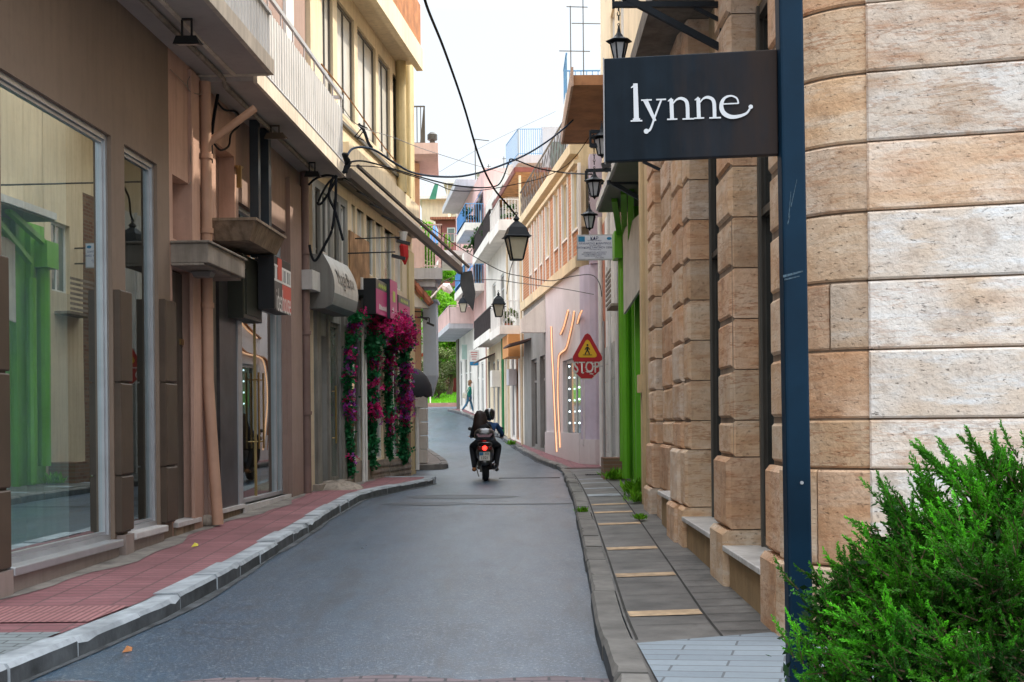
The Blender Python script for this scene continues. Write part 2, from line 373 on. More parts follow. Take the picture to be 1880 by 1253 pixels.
# ------------------------------------------------------------------ ground materials
def asphalt():
    m, nt, p, co = base('asphalt')
    n1 = noise(nt, co, .55, 6, .65, (1.8, .45, 1)); n2 = noise(nt, co, 4, 5); n3 = noise(nt, co, 70, 3, .8); n4 = noise(nt, co, 42, 3, .85)
    c = mixn(nt, ramp(nt, n1, .3, .7), (.010,.030,.058), (.050,.100,.160))
    c = mixn(nt, ramp(nt, n2, .45, .75, 0, .5), c, (.032,.034,.038))
    c = mixn(nt, ramp(nt, n4, .555, .625, 0, .6), c, (.36,.41,.45))
    c = mixn(nt, ramp(nt, n3, .50, .60, 0, .6), c, (.022,.026,.03))
    v = nt.nodes.new('ShaderNodeTexVoronoi'); v.feature = 'DISTANCE_TO_EDGE'; v.inputs['Scale'].default_value = .55
    wv = nt.nodes.new('ShaderNodeVectorMath'); wv.operation = 'MULTIPLY_ADD'
    nn = nt.nodes.new('ShaderNodeTexNoise'); nn.inputs['Scale'].default_value = 1.2; nn.inputs['Detail'].default_value = 6
    nt.links.new(co, nn.inputs['Vector']); nt.links.new(nn.outputs[1], wv.inputs[0]); wv.inputs[1].default_value = (1.3,1.3,0); nt.links.new(co, wv.inputs[2]); nt.links.new(wv.outputs[0], v.inputs['Vector'])
    crk = ramp(nt, v.outputs[0], 0, .012, 1, 0)
    mm = nt.nodes.new('ShaderNodeMath'); mm.operation = 'MULTIPLY'; nt.links.new(crk, mm.inputs[0]); nt.links.new(ramp(nt, noise(nt, co, .3, 2), .5, .6), mm.inputs[1])
    c = mixn(nt, mm.outputs[0], c, (.015,.015,.017))
    n5 = noise(nt, co, .9, 5, .7, (3.2, .35, 1)); c = mixn(nt, ramp(nt, n5, .52, .66, 0, .55), c, (.024,.028,.034))      # oil and tyre darkening along the lane
    nt.links.new(c, p.inputs['Base Color'])
    nt.links.new(ramp(nt, n1, .3, .7, .44, .27), p.inputs['Roughness']); p.inputs['Specular IOR Level'].default_value = .85
    a = nt.nodes.new('ShaderNodeMath'); a.operation = 'MULTIPLY_ADD'; nt.links.new(n3, a.inputs[0]); a.inputs[1].default_value = .6; nt.links.new(n4, a.inputs[2])
    bump(nt, p, a.outputs[0], .5, .007)
    return m
M_asph = asphalt()
M_ground = mat('ground_earth', (.16,.14,.11), .95, .3, .5)
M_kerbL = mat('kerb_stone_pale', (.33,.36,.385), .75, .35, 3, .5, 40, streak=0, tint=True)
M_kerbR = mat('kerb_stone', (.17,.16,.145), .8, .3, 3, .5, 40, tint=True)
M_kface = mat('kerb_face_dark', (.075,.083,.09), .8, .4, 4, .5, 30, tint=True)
M_red = brick_mat('red_paving', (.31,.135,.145), (.25,.10,.11), (.13,.08,.08), .30, .15, .010, 0, 'XY', .75, .8, .7)
M_tact = brick_mat('tactile_paving', (.42,.2,.2), (.38,.17,.17), (.2,.09,.09), .36, .05, .012, 0, 'YX', .75, .8, .3)
M_cement = mat('cement_strip', (.2,.18,.16), .9, .35, 3, .6)
M_greyb = brick_mat('grey_brick_paving', (.23,.26,.27), (.2,.225,.235), (.09,.1,.1), .22, .11, .008, .5, 'XY', .8, .5, .3)
M_slab = mat('slab_paving', (.10,.094,.085), .55, .5, 2.4, .4, 60, spec=.45, tint=True)
M_stripe = mat('cream_stripe', (.47,.33,.2), .75, .3, 8, .5, 60, tint=True)
M_pale = brick_mat('pale_paving', (.23,.27,.30), (.19,.225,.255), (.11,.12,.13), .6, .16, .008, .5, 'XY', .8, .4, .25, rot=math.radians(14))
M_brickroad = brick_mat('brick_road', (.19,.145,.155), (.15,.12,.13), (.06,.06,.065), .2, .1, .01, .5, 'XY', .7, .5, .4)
M_joint = mat('joint_dark', (.035,.033,.03), .95, .3, 3, 0)

def strip(mb, Ys, fx0, fx1, dz, cross=0, nx=3):
    """ground sheet following the street's slope"""
    rows = []
    for Y in Ys:
        a, b = fx0(Y), fx1(Y)
        rows.append([Vector((a+(b-a)*k/nx, Y, gs(Y)+dz+cross*(k/nx))) for k in range(nx+1)])
    vs = [v for r in rows for v in r]; fs = []
    for i in range(len(rows)-1):
        for k in range(nx): fs.append((i*(nx+1)+k, i*(nx+1)+k+1, (i+1)*(nx+1)+k+1, (i+1)*(nx+1)+k))
    mb.add(vs, fs)
def rng(a, b, s):
    n = max(1, int(round((b-a)/s))); return [a+(b-a)*i/n for i in range(n+1)]
mb = MB(); strip(mb, [-300,-60,-10]+rng(0,100,4)+[150,250,400,700], lambda y:-500, lambda y:500, -.12, 0, 1)
mb.build('ground', M_ground, origin=(0,0,0), kind='structure')
mb = MB(); strip(mb, [-30,-10]+rng(0,86,1), lambda y:-28, lambda y:8, 0, 0, 4); mb.build('road', M_asph, origin=(0,0,0), kind='structure')
mb = MB()
rows = [(-6.5+ .25*i, 7.62+.07*math.sin(i*1.7)+.05*math.sin(i*.6+1)) for i in range(41)]
for (xa, ya), (xb, yb) in zip(rows, rows[1:]): mb.quad((xa,2,gs(2)+.005),(xb,2,gs(2)+.005),(xb,yb,gs(yb)+.005),(xa,ya,gs(ya)+.005))
mb.build('road_brick_band', M_brickroad, origin=(0,0,0), kind='structure')
# darker resurfaced patches and dirty gutters lying on the asphalt
M_patch = mat('asphalt_patch', (.035,.045,.055), .5, .45, 2.5, .6, 60, spec=.5)
M_gut = mat('gutter_dirt', (.065,.072,.078), .85, .5, 5, .6, 60)
def patch(mb, pts):
    mb.poly([(x, y, gs(y)+.0045) for x, y in pts])
mb = MB().mat(M_patch); rp = random.Random(77)
for cx_, cy_, a_, b_ in ((-.95,22.2,1.0,.55),(-1.3,20.6,.8,.3),(.3,20.4,.9,.10)):
    patch(mb, [(cx_+a_*math.cos(t_*PI/9)*rp.uniform(.75,1.15), cy_+b_*math.sin(t_*PI/9)*rp.uniform(.75,1.15)) for t_ in range(18)])
mb.build('road_patches', None, origin=(0,0,0), kind='structure')

KL = [(-10,-3.3),(5,-3.1),(7.7,-2.86),(9.8,-2.62),(11.6,-2.55),(21.3,-2.5),(22.5,-2.33),(24,-2.06),(26.6,-1.62),(27.3,-1.62)]
KR = [(-10,.45),(5,.5),(7.5,.54),(8.9,.56),(12,.67),(19.6,.92),(26,1.065),(28.6,1.12)]
KD = [(30.5,1.32),(31.5,1.18),(32.9,1.12),(37,.72),(45,.2),(52,-.33),(60,-1.3),(66,-2.2),(70,-3.0),(72.5,-3.7)]
KC = [(33.2,-2.6),(33.5,-1.85),(34.2,-1.68),(36,-1.8),(47,-3.1),(60,-4.6),(72,-6.5)]
PH = .125
kl = lambda y: interp(KL, y); kr = lambda y: interp(KR, y); kd = lambda y: interp(KD, y); kc = lambda y: interp(KC, y)
FA = Fac(-4.529, .048, 1); FB = Fac(-5.786, .108, 1)
FR = Fac(1.6, .012, -1)         # pilaster fronts of the stone building
FG = Fac(2.3, 0, -1)           # row beyond the stone building
def side_wall(y): return (FA.a+FA.b*y) if y < 22.1 else (FB.a+FB.b*y)
mb = MB(); strip(mb, rng(-10,27.3,.5), lambda y: -14 if y < 26 else -5, lambda y: kl(y)-.2, PH, 0, 2)
mb.quad((-14,27.3,gs(27.3)+PH),(kl(27.3)-.2,27.3,gs(27.3)+PH),(kl(27.3)-.2,27.3,-.1),(-14,27.3,-.1))
mb.build('left_pavement', M_red, origin=(0,0,0), kind='structure')
mb = MB().mat(M_cement); strip(mb, rng(-2,27.2,.4), side_wall, lambda y: side_wall(y)+.24+.10*math.sin(y*1.1)+.05*math.sin(y*3.7), PH+.005, 0, 1)
mb.mat(M_greyb); strip(mb, rng(-2,8.55,.5), lambda y:-6, lambda y:kl(y)-.2, PH+.009, 0, 1)
mb.mat(M_tact); strip(mb, rng(8.95,9.65,.35), lambda y:-4.05, lambda y:kl(y)-.2, PH+.009, 0, 1)
mb.build('left_pavement_patches', None, origin=(0,0,0), kind='structure')
mb = MB().mat(M_gut)
def gut(K, y0, y1, sgn, ph):
    ys = rng(y0, y1, .25)
    for a, b in zip(ys, ys[1:]):
        wa = .06+.02*math.sin(a*1.3+ph)+.01*math.sin(a*3.1); wb = .06+.02*math.sin(b*1.3+ph)+.01*math.sin(b*3.1)
        xa, xb = interp(K, a), interp(K, b); mb.quad((xa-sgn*.03,a,gs(a)+.007),(xa+sgn*wa,a,gs(a)+.007),(xb+sgn*wb,b,gs(b)+.007),(xb-sgn*.03,b,gs(b)+.007))
gut(KL, 5, 27, 1, 0); gut(KD, 33, 70, -1, 4)
mb.build('gutter_dirt', None, origin=(0,0,0), kind='structure')
def kerb(name, K, y0, y1, side, mtop, w=.2, seed=1, L_=1.0):
    """row of kerb stones; side=-1 when the pavement is on the -X side"""
    r = random.Random(seed); mb = MB(); y = y0
    while y < y1-.05:
        ye = min(y1, y + L_*r.uniform(.85,1.15)); gap = .008; t = r.uniform(.82,1.12); n = 7
        ya, yb = y+gap, ye-gap
        jz, jx = r.uniform(-.008,.01), r.uniform(-.012,.012); chips = [r.uniform(0,.004) if r.random() < .9 else r.uniform(.008,.028) for _ in range(n+1)]
        prof = []
        for i in range(n+1):
            yy = ya+(yb-ya)*i/n; X = interp(K, yy)+jx; z = gs(yy)+PH+jz+.006; c = .022+chips[i]
            prof.append([Vector((X,yy,z-PH-.1)), Vector((X+side*.004,yy,z-c*1.25)), Vector((X+side*c,yy,z)), Vector((X+side*w,yy,z-.004)), Vector((X+side*w,yy,z-PH-.1))])
        for i in range(n):
            a, b = prof[i], prof[i+1]
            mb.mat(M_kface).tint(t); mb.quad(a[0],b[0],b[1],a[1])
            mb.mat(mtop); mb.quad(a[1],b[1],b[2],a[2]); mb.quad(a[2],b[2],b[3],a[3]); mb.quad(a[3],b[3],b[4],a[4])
        mb.poly(prof[0]); mb.poly(prof[-1]); y = ye
    return mb.build(name, None, origin=(0,0,0), kind='structure')
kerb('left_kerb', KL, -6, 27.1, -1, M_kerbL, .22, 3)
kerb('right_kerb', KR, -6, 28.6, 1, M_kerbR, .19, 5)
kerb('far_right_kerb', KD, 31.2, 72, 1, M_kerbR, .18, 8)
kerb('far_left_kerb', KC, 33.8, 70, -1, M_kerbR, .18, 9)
# rounded end of the left kerb at the corner
mb = MB().mat(M_kerbL); z = gs(27.2)+PH+.006
pts = [(-1.62,27.1),(-1.60,27.32),(-1.66,27.52),(-1.8,27.66),(-2.1,27.72),(-6,27.75),(-14,27.75),(-14,27.5),(-2.15,27.5),(-1.84,27.3),(-1.84,27.1)]
mb.prism([(x,y,z-.22) for x,y in pts],(0,0,.22)); mb.build('left_kerb_corner', None, origin=(0,0,0), kind='structure')
mb = MB().mat(M_kerbR); z = gs(33.8)+PH+.008
pts = [(-1.7,33.9),(-1.78,33.55),(-2.0,33.3),(-2.4,33.2),(-14,33.2),(-14,33.6),(-1.9,33.62)]
mb.prism([(x,y,z-.25) for x,y in pts],(0,0,.25)); mb.build('far_kerb_corner', None, origin=(0,0,0), kind='structure')
# right pavement: grey slabs, cream bands, joints
CS = .05
mb = MB().mat(M_slab)
strip(mb, rng(-10,30.2,.5), lambda y: kr(y)+.19, lambda y: 5.0, PH, CS*2, 3)
mb.build('right_pavement', None, origin=(0,0,0), kind='structure')
def rz(x, y): return gs(y)+PH+CS*2*(x-kr(y)-.19)/(5-kr(y)-.19)
mb = MB()
bands = [9.07,11.07,13.05,15.6,17.2,18.5,20.3,22.0,23.8,25.4]
for i, y in enumerate(bands):
    mb.mat(M_stripe if i < 6 else M_kerbL).tint(random.uniform(.85,1.15) if i < 3 else .9)
    x0, x1 = kr(y)+.23, kr(y)+.23+.50; h = .22 if i != 6 else .5
    mb.quad((x0,y-h/2,rz(x0,y)+.004),(x1,y-h/2,rz(x1,y)+.004),(x1,y+h/2,rz(x1,y+h/2)+.006),(x0,y+h/2,rz(x0,y+h/2)+.006))
mb.mat(M_joint).tint(1)
for off in (.205, .735, 1.28):
    ys = rng(8.1,28,.5)
    for a, b in zip(ys, ys[1:]):
        xa, xb = kr(a)+off, kr(b)+off; mb.quad((xa,a,rz(xa,a)+.004),(xa+.018,a,rz(xa,a)+.004),(xb+.018,b,rz(xb,b)+.004),(xb,b,rz(xb,b)+.004))
y = 8.3
while y < 27:
    x0, x1 = kr(y)+.76, 2.1; j = random.uniform(-.02,.02)
    mb.quad((x0,y,rz(x0,y)+.0045),(x1,y+j,rz(x1,y)+.0045),(x1,y+j+.012,rz(x1,y)+.0045),(x0,y+.012,rz(x0,y)+.0045)); y += .33
y = 8.6
while y < 27:
    x0, x1 = kr(y)+.25, kr(y)+.73
    if min(abs(y-b) for b in bands) > .2: mb.quad((x0,y,rz(x0,y)+.0045),(x1,y,rz(x1,y)+.0045),(x1,y+.008,rz(x1,y)+.0045),(x0,y+.008,rz(x0,y)+.0045))
    y += .66
mb.mat(M_pale).tint(1); x0 = kr(7)+.2
mb.add([(x0,-2,rz(x0,-2)+.008),(5,-2,rz(5,-2)+.008),(5,8.35,rz(5,8.3)+.008),(1.9,8.25,rz(1.9,8.25)+.008),(kr(8)+.2,7.95,rz(.8,8)+.008)],[(0,1,2,3,4)])
mb.build('right_pavement_bands', None, origin=(0,0,0), kind='structure')
mb = MB(); strip(mb, rng(31.2,72,.8), lambda y: kd(y)+.18, lambda y: kd(y)+4, PH, 0, 1)
mb.quad((1.3,31.2,gs(31)+PH),(5.3,31.2,gs(31)+PH),(5.3,31.2,0),(1.3,31.2,0)); mb.build('far_right_pavement', M_red, origin=(0,0,0), kind='structure')
mb = MB(); strip(mb, rng(33.6,71,.8), lambda y: kc(y)-9, lambda y: kc(y)-.18, PH, 0, 1); mb.build('far_left_pavement', M_cement, origin=(0,0,0), kind='structure')
mb = MB(); strip(mb, rng(28.6,31.2,.65), lambda y: 1.15, lambda y: 5, .10, 0, 1); mb.build('pavement_ramp', M_cement, origin=(0,0,0), kind='structure')
# drain grate across the street and kerbside pavement grate
M_iron = mat('cast_iron', (.03,.03,.032), .5, .3, 5, .4, metal=.7)
mb = MB()
mb.bx(-.3,1.05,28.9,28.94,g(29),g(29)+.008); mb.bx(-.3,1.05,29.14,29.18,g(29),g(29)+.008)
for k in range(24): mb.bx(-.28+k*.055,-.255+k*.055,28.94,29.14,g(29),g(29)+.007)
mb.build('drain_grate', M_iron, label='iron drain grate set across the asphalt behind the scooter', cat='drain grate')
mb = MB(); z = gs(26.9)+PH+.03
mb.bx(1.5,2.1,26.8,26.84,z,z+.01); mb.bx(1.5,2.1,27.04,27.08,z,z+.01)
for k in range(11): mb.bx(1.51+k*.055,1.535+k*.055,26.84,27.04,z,z+.008)
mb.build('drain_grate', M_iron, label='small iron grate in the grey slab pavement near the brick wall', cat='drain grate')
# ------------------------------------------------------------------ left side of the street
M_taupe = mat('taupe_plaster', (.245,.18,.135), .85, .10, .7, .15, 60, streak=.12, grime=.35)
M_clad = mat('brown_cladding', (.085,.058,.04), .5, .15, 2, .1, 80)
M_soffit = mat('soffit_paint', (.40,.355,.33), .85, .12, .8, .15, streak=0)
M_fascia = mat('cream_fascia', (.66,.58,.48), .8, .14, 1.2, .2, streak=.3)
M_panelw = mat('white_panel_metal', (.62,.61,.60), .45, .08, 1.5, 0, streak=.15)
M_alu = mat('aluminium', (.5,.51,.53), .35, .08, 3, 0, metal=.6)
M_alud = mat('dark_aluminium', (.10,.095,.085), .4, .1, 3, 0, metal=.4)
M_marb = mat('pink_marble', (.42,.34,.31), .45, .15, 2.5, .1, streak=.25, grime=.5)
M_sillw = mat('sill_marble', (.55,.53,.52), .4, .15, 4, .1)
M_pink = mat('pink_plaster', (.52,.33,.255), .85, .12, .8, .2, streak=.2, grime=.5)
M_pinkd = mat('mauve_plaster', (.33,.23,.195), .85, .12, .8, .2, streak=.2, grime=.4)
M_conc = mat('stained_concrete', (.30,.255,.21), .9, .25, 2.2, .4, streak=.45)
M_conc2 = mat('stained_concrete_warm', (.27,.2,.14), .9, .3, 2.2, .4, streak=.55)
M_gmarb = mat('grey_marble_panel', (.17,.145,.12), .5, .28, 1.3, .1, 30, streak=.5)
M_dmarb = mat('dark_marble_panel', (.045,.042,.044), .35, .5, 2.4, .1, 30, sc2=14)
M_pipe = mat('pink_pipe', (.48,.29,.20), .55, .1, 2, .05)
M_pipeb = mat('brown_pipe', (.20,.13,.115), .55, .15, 2, .05)
M_black = mat('black_metal', (.012,.013,.015), .45, .2, 3, .05)
M_blackb = mat('blue_black_metal', (.02,.03,.04), .45, .2, 3, .05)
M_cable = mat('black_cable', (.008,.010,.014), .7, .1, 3, 0, spec=.15)
M_white = mat('white_paint', (.72,.71,.68), .6, .08, 2, .1, streak=.2)
M_cream = mat('cream_wall', (.72,.60,.42), .88, .12, .6, .25, streak=.22)
M_yel = mat('yellow_wall', (.60,.49,.27), .85, .14, .8, .2, streak=.35)
M_grey = mat('grey_paint', (.26,.26,.245), .8, .15, 1.2, .2, streak=.35, grime=.5)
M_greyw = mat('grey_wood', (.22,.21,.185), .75, .2, 2.2, .2, streak=.4)
M_rust = mat('rust_wood', (.42,.17,.06), .75, .25, 4, .2, streak=.3)
M_blindw = mat('window_blind', (.62,.60,.54), .25, .1, 1.5, 0, spec=.6, streak=.12)
M_glassd = mat('dark_glass', (.03,.036,.036), .06, .3, 1.2, 0, spec=.8)
M_glassg = mat('green_grey_glass', (.12,.15,.13), .08, .25, 1.4, 0, spec=.8, streak=.1)
M_glass = glass_mat('shop_glass', (.76,.88,.88), .48)
M_glass2 = glass_mat('door_glass', (.72,.80,.78), .55)
M_int = mat('shop_interior', (.12,.125,.12), .9, .3, .8, 0)
M_curt = mat('shop_curtain', (.40,.47,.47), .9, .2, 1.2, 0, streak=.3)
M_blue = mat('deep_blue_panel', (.012,.075,.14), .5, .35, 1.0, 0)
M_wood = mat('dark_wood', (.10,.045,.02), .7, .3, 5, .2)
def corr(mb, F, y0, y1, d, z0, z1, pitch=.09, amp=.012):
    y = y0; k = 0; pts = []
    while y < y1: pts.append((y, d + (amp if k % 2 else 0))); pts.append((min(y+pitch*.42, y1), d + (amp if k % 2 else 0))); y += pitch*.5; k += 1
    for (a, da), (b, db) in zip(pts, pts[1:]): mb.quad(F.pt(a,da,z0),F.pt(b,db,z0),F.pt(b,db,z1),F.pt(a,da,z1))
def zplane(px, py, z):
    r = ray(px, py); t = (z-EYE)/r.z; return Vector((r.x*t, t, z))
def frame_rect(mb, F, y0, y1, z0, z1, w, d0, d1):
    mb.box(F,y0,y0+w,d0,d1,z0,z1); mb.box(F,y1-w,y1,d0,d1,z0,z1); mb.box(F,y0+w,y1-w,d0,d1,z0,z0+w); mb.box(F,y0+w,y1-w,d0,d1,z1-w,z1)

# ---- 1: taupe shop with the two big display windows
F = FA; yE = F.y(312, 0, 500)
root = thing('shop_building', 'taupe plastered shop with two tall display windows and brown block cladding', 'building', F.pt(9, 0, 0))
w1 = (F.y(7,0,900), F.y(207,0,600), F.z(209,0) if False else F.z(209,991), F.z(209,253))
w2 = (F.y(231,0,600), F.y(291,0,600), w1[2]+.03, w1[3])
mb = MB(); wall(mb, F, 1.5, yE, -.2, 12, [w1, w2, (4.2, w1[0]-.32, w1[2], w1[3])], .16); shell(mb, F, 1.5, yE, -.2, 12, 9); mb.build('wall', M_taupe, root)
for k, (a, b, c, e) in enumerate((w1, w2, (4.2, w1[0]-.32, w1[2], w1[3]))):
    mb = MB(); frame_rect(mb, F, a+.002, b-.002, c+.002, e-.002, .05, -.12, -.04); frame_rect(mb, F, a+.055, b-.055, c+.055, e-.055, .03, -.11, -.065)
    fr = mb.build('window', M_alu, root)
    mb = MB(); d = -.09; mb.quad(F.pt(a+.03,d,c+.03),F.pt(b-.03,d,c+.03),F.pt(b-.03,d,e-.03),F.pt(a+.03,d,e-.03)); mb.build('pane', M_glass, fr)
    mb = MB(); mb.box(F, a-.03, b-.02, -.14, .10, c-.07, c+.003); mb.build('sill', M_sillw if k else M_alu, root, bevel=.012)
    zb = gs((a+b)/2)+PH-.12; mb = MB(); mb.box(F, a-.02, b-.03, 0, .05, zb, c-.072); mb.build('plinth', M_marb, root)
# interior
mb = MB(); mb.mat(M_int); mb.box(F, 3, yE-.1, -4.6, -4.5, 0, 5.6); mb.box(F, 3, yE-.1, -4.4, -.2, w1[2]-.12, w1[2]-.06); mb.box(F, 3, yE-.1, -4.4, -.2, 5.3, 5.35)
mb.mat(M_blue); mb.box(F, w2[0]-.1, w2[1]+.5, -.75, -.7, w1[2], 3.1); mb.mat(M_int); mb.box(F, w2[0]-.12, w2[0]-.08, -4.4, -.2, w1[2], 5.3); mb.build('interior', None, root)
mb = MB(); pts = [(w1[0]-.4+ .06*i, -.38 + .04*math.sin(i*1.9)+.03*math.sin(i*.7)) for i in range(int((w1[1]-w1[0])/.06)+5)]
for (a, da), (b, db) in zip(pts, pts[1:]): mb.quad(F.pt(a,da,w1[2]),F.pt(b,db,w1[2]),F.pt(b,db,4.9),F.pt(a,da,4.9))
mb.build('curtain', M_curt, root, smooth='all')
# pier cladding of dark brown blocks
def pier(y0, y1, ztop, zbase):
    mb = MB(); zs = []; z = ztop
    while z > zbase+.1:
        zn = max(zbase, z-.92); mb.box(F, y0, y1, .0, .075, zn+.018, z, .012); mb.box(F, y0+.02, y1-.02, .0, .045, zn, zn+.018); z = zn
    mb.build('pier_cladding', M_clad, root)
zt = F.z(214, 530, .07)
pier(w1[1]+.02, w2[0]-.02, zt, gs(13)+PH+.22); pier(w2[1]+.02, yE-.01, F.z(290,545,.07), gs(14.5)+PH+.18); pier(w1[0]-.3, w1[0]-.03, zt, gs(10)+PH+.2)
for y in ((w1[1]+w2[0])/2, w1[0]-.16): 
    mb = MB(); mb.box(F, y-.13, y+.12, 0, .09, gs(y)+PH-.1, gs(y)+PH+.2); mb.build('pier_foot', M_marb, root)
# balcony above
zS1 = 5.75
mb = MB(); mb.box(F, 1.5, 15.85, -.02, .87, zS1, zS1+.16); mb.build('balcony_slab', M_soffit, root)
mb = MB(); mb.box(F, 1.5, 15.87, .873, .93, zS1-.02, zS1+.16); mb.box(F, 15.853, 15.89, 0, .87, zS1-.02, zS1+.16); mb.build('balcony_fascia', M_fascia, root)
mb = MB(); corr(mb, F, 1.5, 15.9, .86, zS1+.17, zS1+.72, .14, .014); mb.box(F, 1.5, 15.9, .82, .90, zS1+.72, zS1+.76); mb.quad(F.pt(15.88,0,zS1+.17),F.pt(15.88,.86,zS1+.17),F.pt(15.88,.86,zS1+.72),F.pt(15.88,0,zS1+.72))
mb.build('balcony_panel', M_panelw, root)
mb = MB(); corr(mb, F, 1.5, 15.2, .74, zS1+.78, zS1+1.15, .1, .014); mb.build('balcony_screen', M_pink, root)
mb = MB(); mb.box(F, 1.5, 15.84, .42, .47, zS1-.018, zS1-.001); mb.build('soffit_trim', M_fascia, root)

# ---- 2: pink building with canopies
yF = F.y(566, 0, 600)
root = thing('shop_building', 'pink plastered building with two concrete door canopies and a corrugated white balcony', 'building', F.pt(18, 0, 0))
n1 = (F.y(318,0,700)+.0, F.y(357,0,700), -.1, 3.32, .16)
n1b = (F.y(316,0,300), F.y(346,0,300), 3.62, F.z(330,328), .2)
n2 = (F.y(396,0,300), F.y(430,0,300), 4.1, F.z(396,262), .22)
n2b = (F.y(390,0,700), F.y(437,0,700), -.1, 3.84, .2)
dr = (F.y(441,0,700), F.y(527,0,700), gs(19)+PH+.08, F.z(441,372), .3)
mb = MB().mat(M_pink); wall(mb, F, yE+.001, dr[0]-.12, -.2, 12, [n1, n1b, n2, n2b])
mb.mat(M_pinkd); wall(mb, F, dr[0]-.119, yF, -.2, 12, [dr]); mb.mat(M_pink); shell(mb, F, yE+.001, yF, -.2, 12, 9); mb.build('wall', None, root)
mb = MB(); mb.box(F, n1[0], n1[1], -.2, -.14, -.1, 3.3); mb.box(F, n1[1]+.0, n1[1]+.14, 0, .02, 0, 3.3); mb.build('door_surround', M_gmarb, root)
mb = MB(); mb.box(F, n1b[0], n1b[1], -.24, -.2, 3.6, n1b[3]); mb.build('niche', M_pinkd, root)
mb = MB(); mb.box(F, n2[0], n2[1], -.25, -.21, 4.1, n2[3]); mb.build('niche', M_pinkd, root)
mb = MB().mat(M_gmarb); mb.box(F, n2b[0], n2b[0]+.32, -.2, -.03, -.1, 3.8); mb.build('door_jamb', None, root)
mb = MB(); mb.box(F, F.y(402,0,700), F.y(437,0,700)-.03, -.2, .012, .25, 3.8); mb.build('marble_panel', M_dmarb, root)
mb = MB(); mb.box(F, F.y(435,.01,700), dr[0]-.002, 0, .03, .25, 3.8); mb.build('door_surround', M_alu, root)
for (a, b) in ((n1[0]-.05, n1[1]+.05), (n2b[0]-.0, n2b[1]+.1)):
    mb = MB(); z = gs(a)+PH; mb.box(F, a, b, -.2, .06, z+.1, z+.15); mb.build('step', M_sillw, root)
    mb = MB(); mb.box(F, a+.02, b-.02, -.2, .03, z-.1, z+.099); mb.build('step_riser', M_conc2, root)
# shop door: frame, leaves, handles
a, b, c, e = dr[:4]
mb = MB(); frame_rect(mb, F, a+.002, b-.002, c+.002, e-.003, .06, -.16, -.08); mb.box(F, b-.42, b-.36, -.16, -.08, c+.06, e-.06); mb.box(F, a+.06, b-.42, -.155, -.09, 3.2, 3.26); fr = mb.build('shop_front', M_alu, root)
mb = MB(); d = -.12; mb.quad(F.pt(a+.04,d,c+.04),F.pt(b-.04,d,c+.04),F.pt(b-.04,d,e-.04),F.pt(a+.04,d,e-.04)); mb.build('pane', M_glass2, fr)
mb = MB(); ym = a+(b-a)*.45; mb.box(F, ym-.008, ym+.008, -.13, -.10, c+.06, 3.2); 
for yy in (ym-.14, ym+.14):
    mb.tube([F.pt(yy,-.03,c+.75),F.pt(yy,-.03,c+1.85)], .016); mb.tube([F.pt(yy,-.03,c+.85),F.pt(yy,-.12,c+.85)], .01); mb.tube([F.pt(yy,-.03,c+1.75),F.pt(yy,-.12,c+1.75)], .01)
mb.build('door_handle', mat('brass', (.5,.33,.14), .3, .1, 3, 0, metal=.8), fr)
mb = MB(); mb.box(F, a-.02, b+.25, -.3, .05, c-.16, c); mb.build('threshold', M_sillw, root)
mb = MB().mat(M_int); mb.box(F, a-.5, b+.5, -3.6, -3.5, 0, 4.6); mb.box(F, a-.5, b+.5, -3.5, -.31, c-.1, c-.02); mb.mat(M_pinkd); mb.box(F, b-.36, b+.1, -3.4, -.35, c, e); mb.build('interior', None, root)
# canopies
def canopy(name, y0, y1, dd, z0, z1, m, top):
    mb = MB(); mb.box(F, y0, y1, 0, dd, z0, z1-.03); mb.box(F, y0-.02, y1+.02, .0, dd+.025, z1-.03, z1)
    mb.box(F, y0+.003, y1-.003, 0, dd-.05, z0-.03, z0)
    return mb.build(name, m, root, bevel=.01)
canopy('door_canopy', 14.7, 16.35, .43, 3.33, 3.58, M_conc, 0)
mb = MB(); y0, y1 = F.y(388,0,430), 18.05; z0, z1 = 3.83, 4.06; dd = .52
c8 = [F.pt(y0+.15,0,z0),F.pt(y1-.05,0,z0),F.pt(y1-.05,dd-.07,z0),F.pt(y0+.15,dd-.07,z0),F.pt(y0,0,z1),F.pt(y1,0,z1),F.pt(y1,dd+.03,z1),F.pt(y0,dd+.03,z1)]
mb.hexa(c8); mb.box(F, y0-.02, y1+.02, 0, dd+.055, z1+.001, z1+.035); mb.build('door_canopy', M_conc2, root)
mb = MB(); p = F.pt(15.3,.2,3.29); mb.lathe([(.02,0),(.13,.0),(.16,.05),(.17,.06)][::1], 4, p-Vector((0,0,.06)), PI/4); mb.build('ceiling_lamp', mat('lamp_grey',(.16,.15,.14),.5), root)
# balcony 2
zS2 = 5.68
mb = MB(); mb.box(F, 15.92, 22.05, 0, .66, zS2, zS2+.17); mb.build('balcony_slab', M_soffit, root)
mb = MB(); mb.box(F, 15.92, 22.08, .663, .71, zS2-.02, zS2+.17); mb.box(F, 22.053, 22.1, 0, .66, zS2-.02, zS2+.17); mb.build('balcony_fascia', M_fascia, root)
mb = MB(); corr(mb, F, 15.95, 22.07, .65, zS2+.22, zS2+1.12, .15, .014); mb.quad(F.pt(22.05,.02,zS2+.22),F.pt(22.05,.65,zS2+.22),F.pt(22.05,.65,zS2+1.12),F.pt(22.05,.02,zS2+1.12)); mb.build('balcony_panel', M_panelw, root)
mb = MB(); mb.tube([F.pt(15.95,.69,zS2+.2),F.pt(22.1,.69,zS2+.2)], .025); mb.box(F, 15.95, 22.1, .63, .67, zS2+1.30, zS2+1.36)
for k in range(9): y = 16.0+k*.75; mb.box(F, y-.012, y+.012, .64, .66, zS2+.2, zS2+1.30)
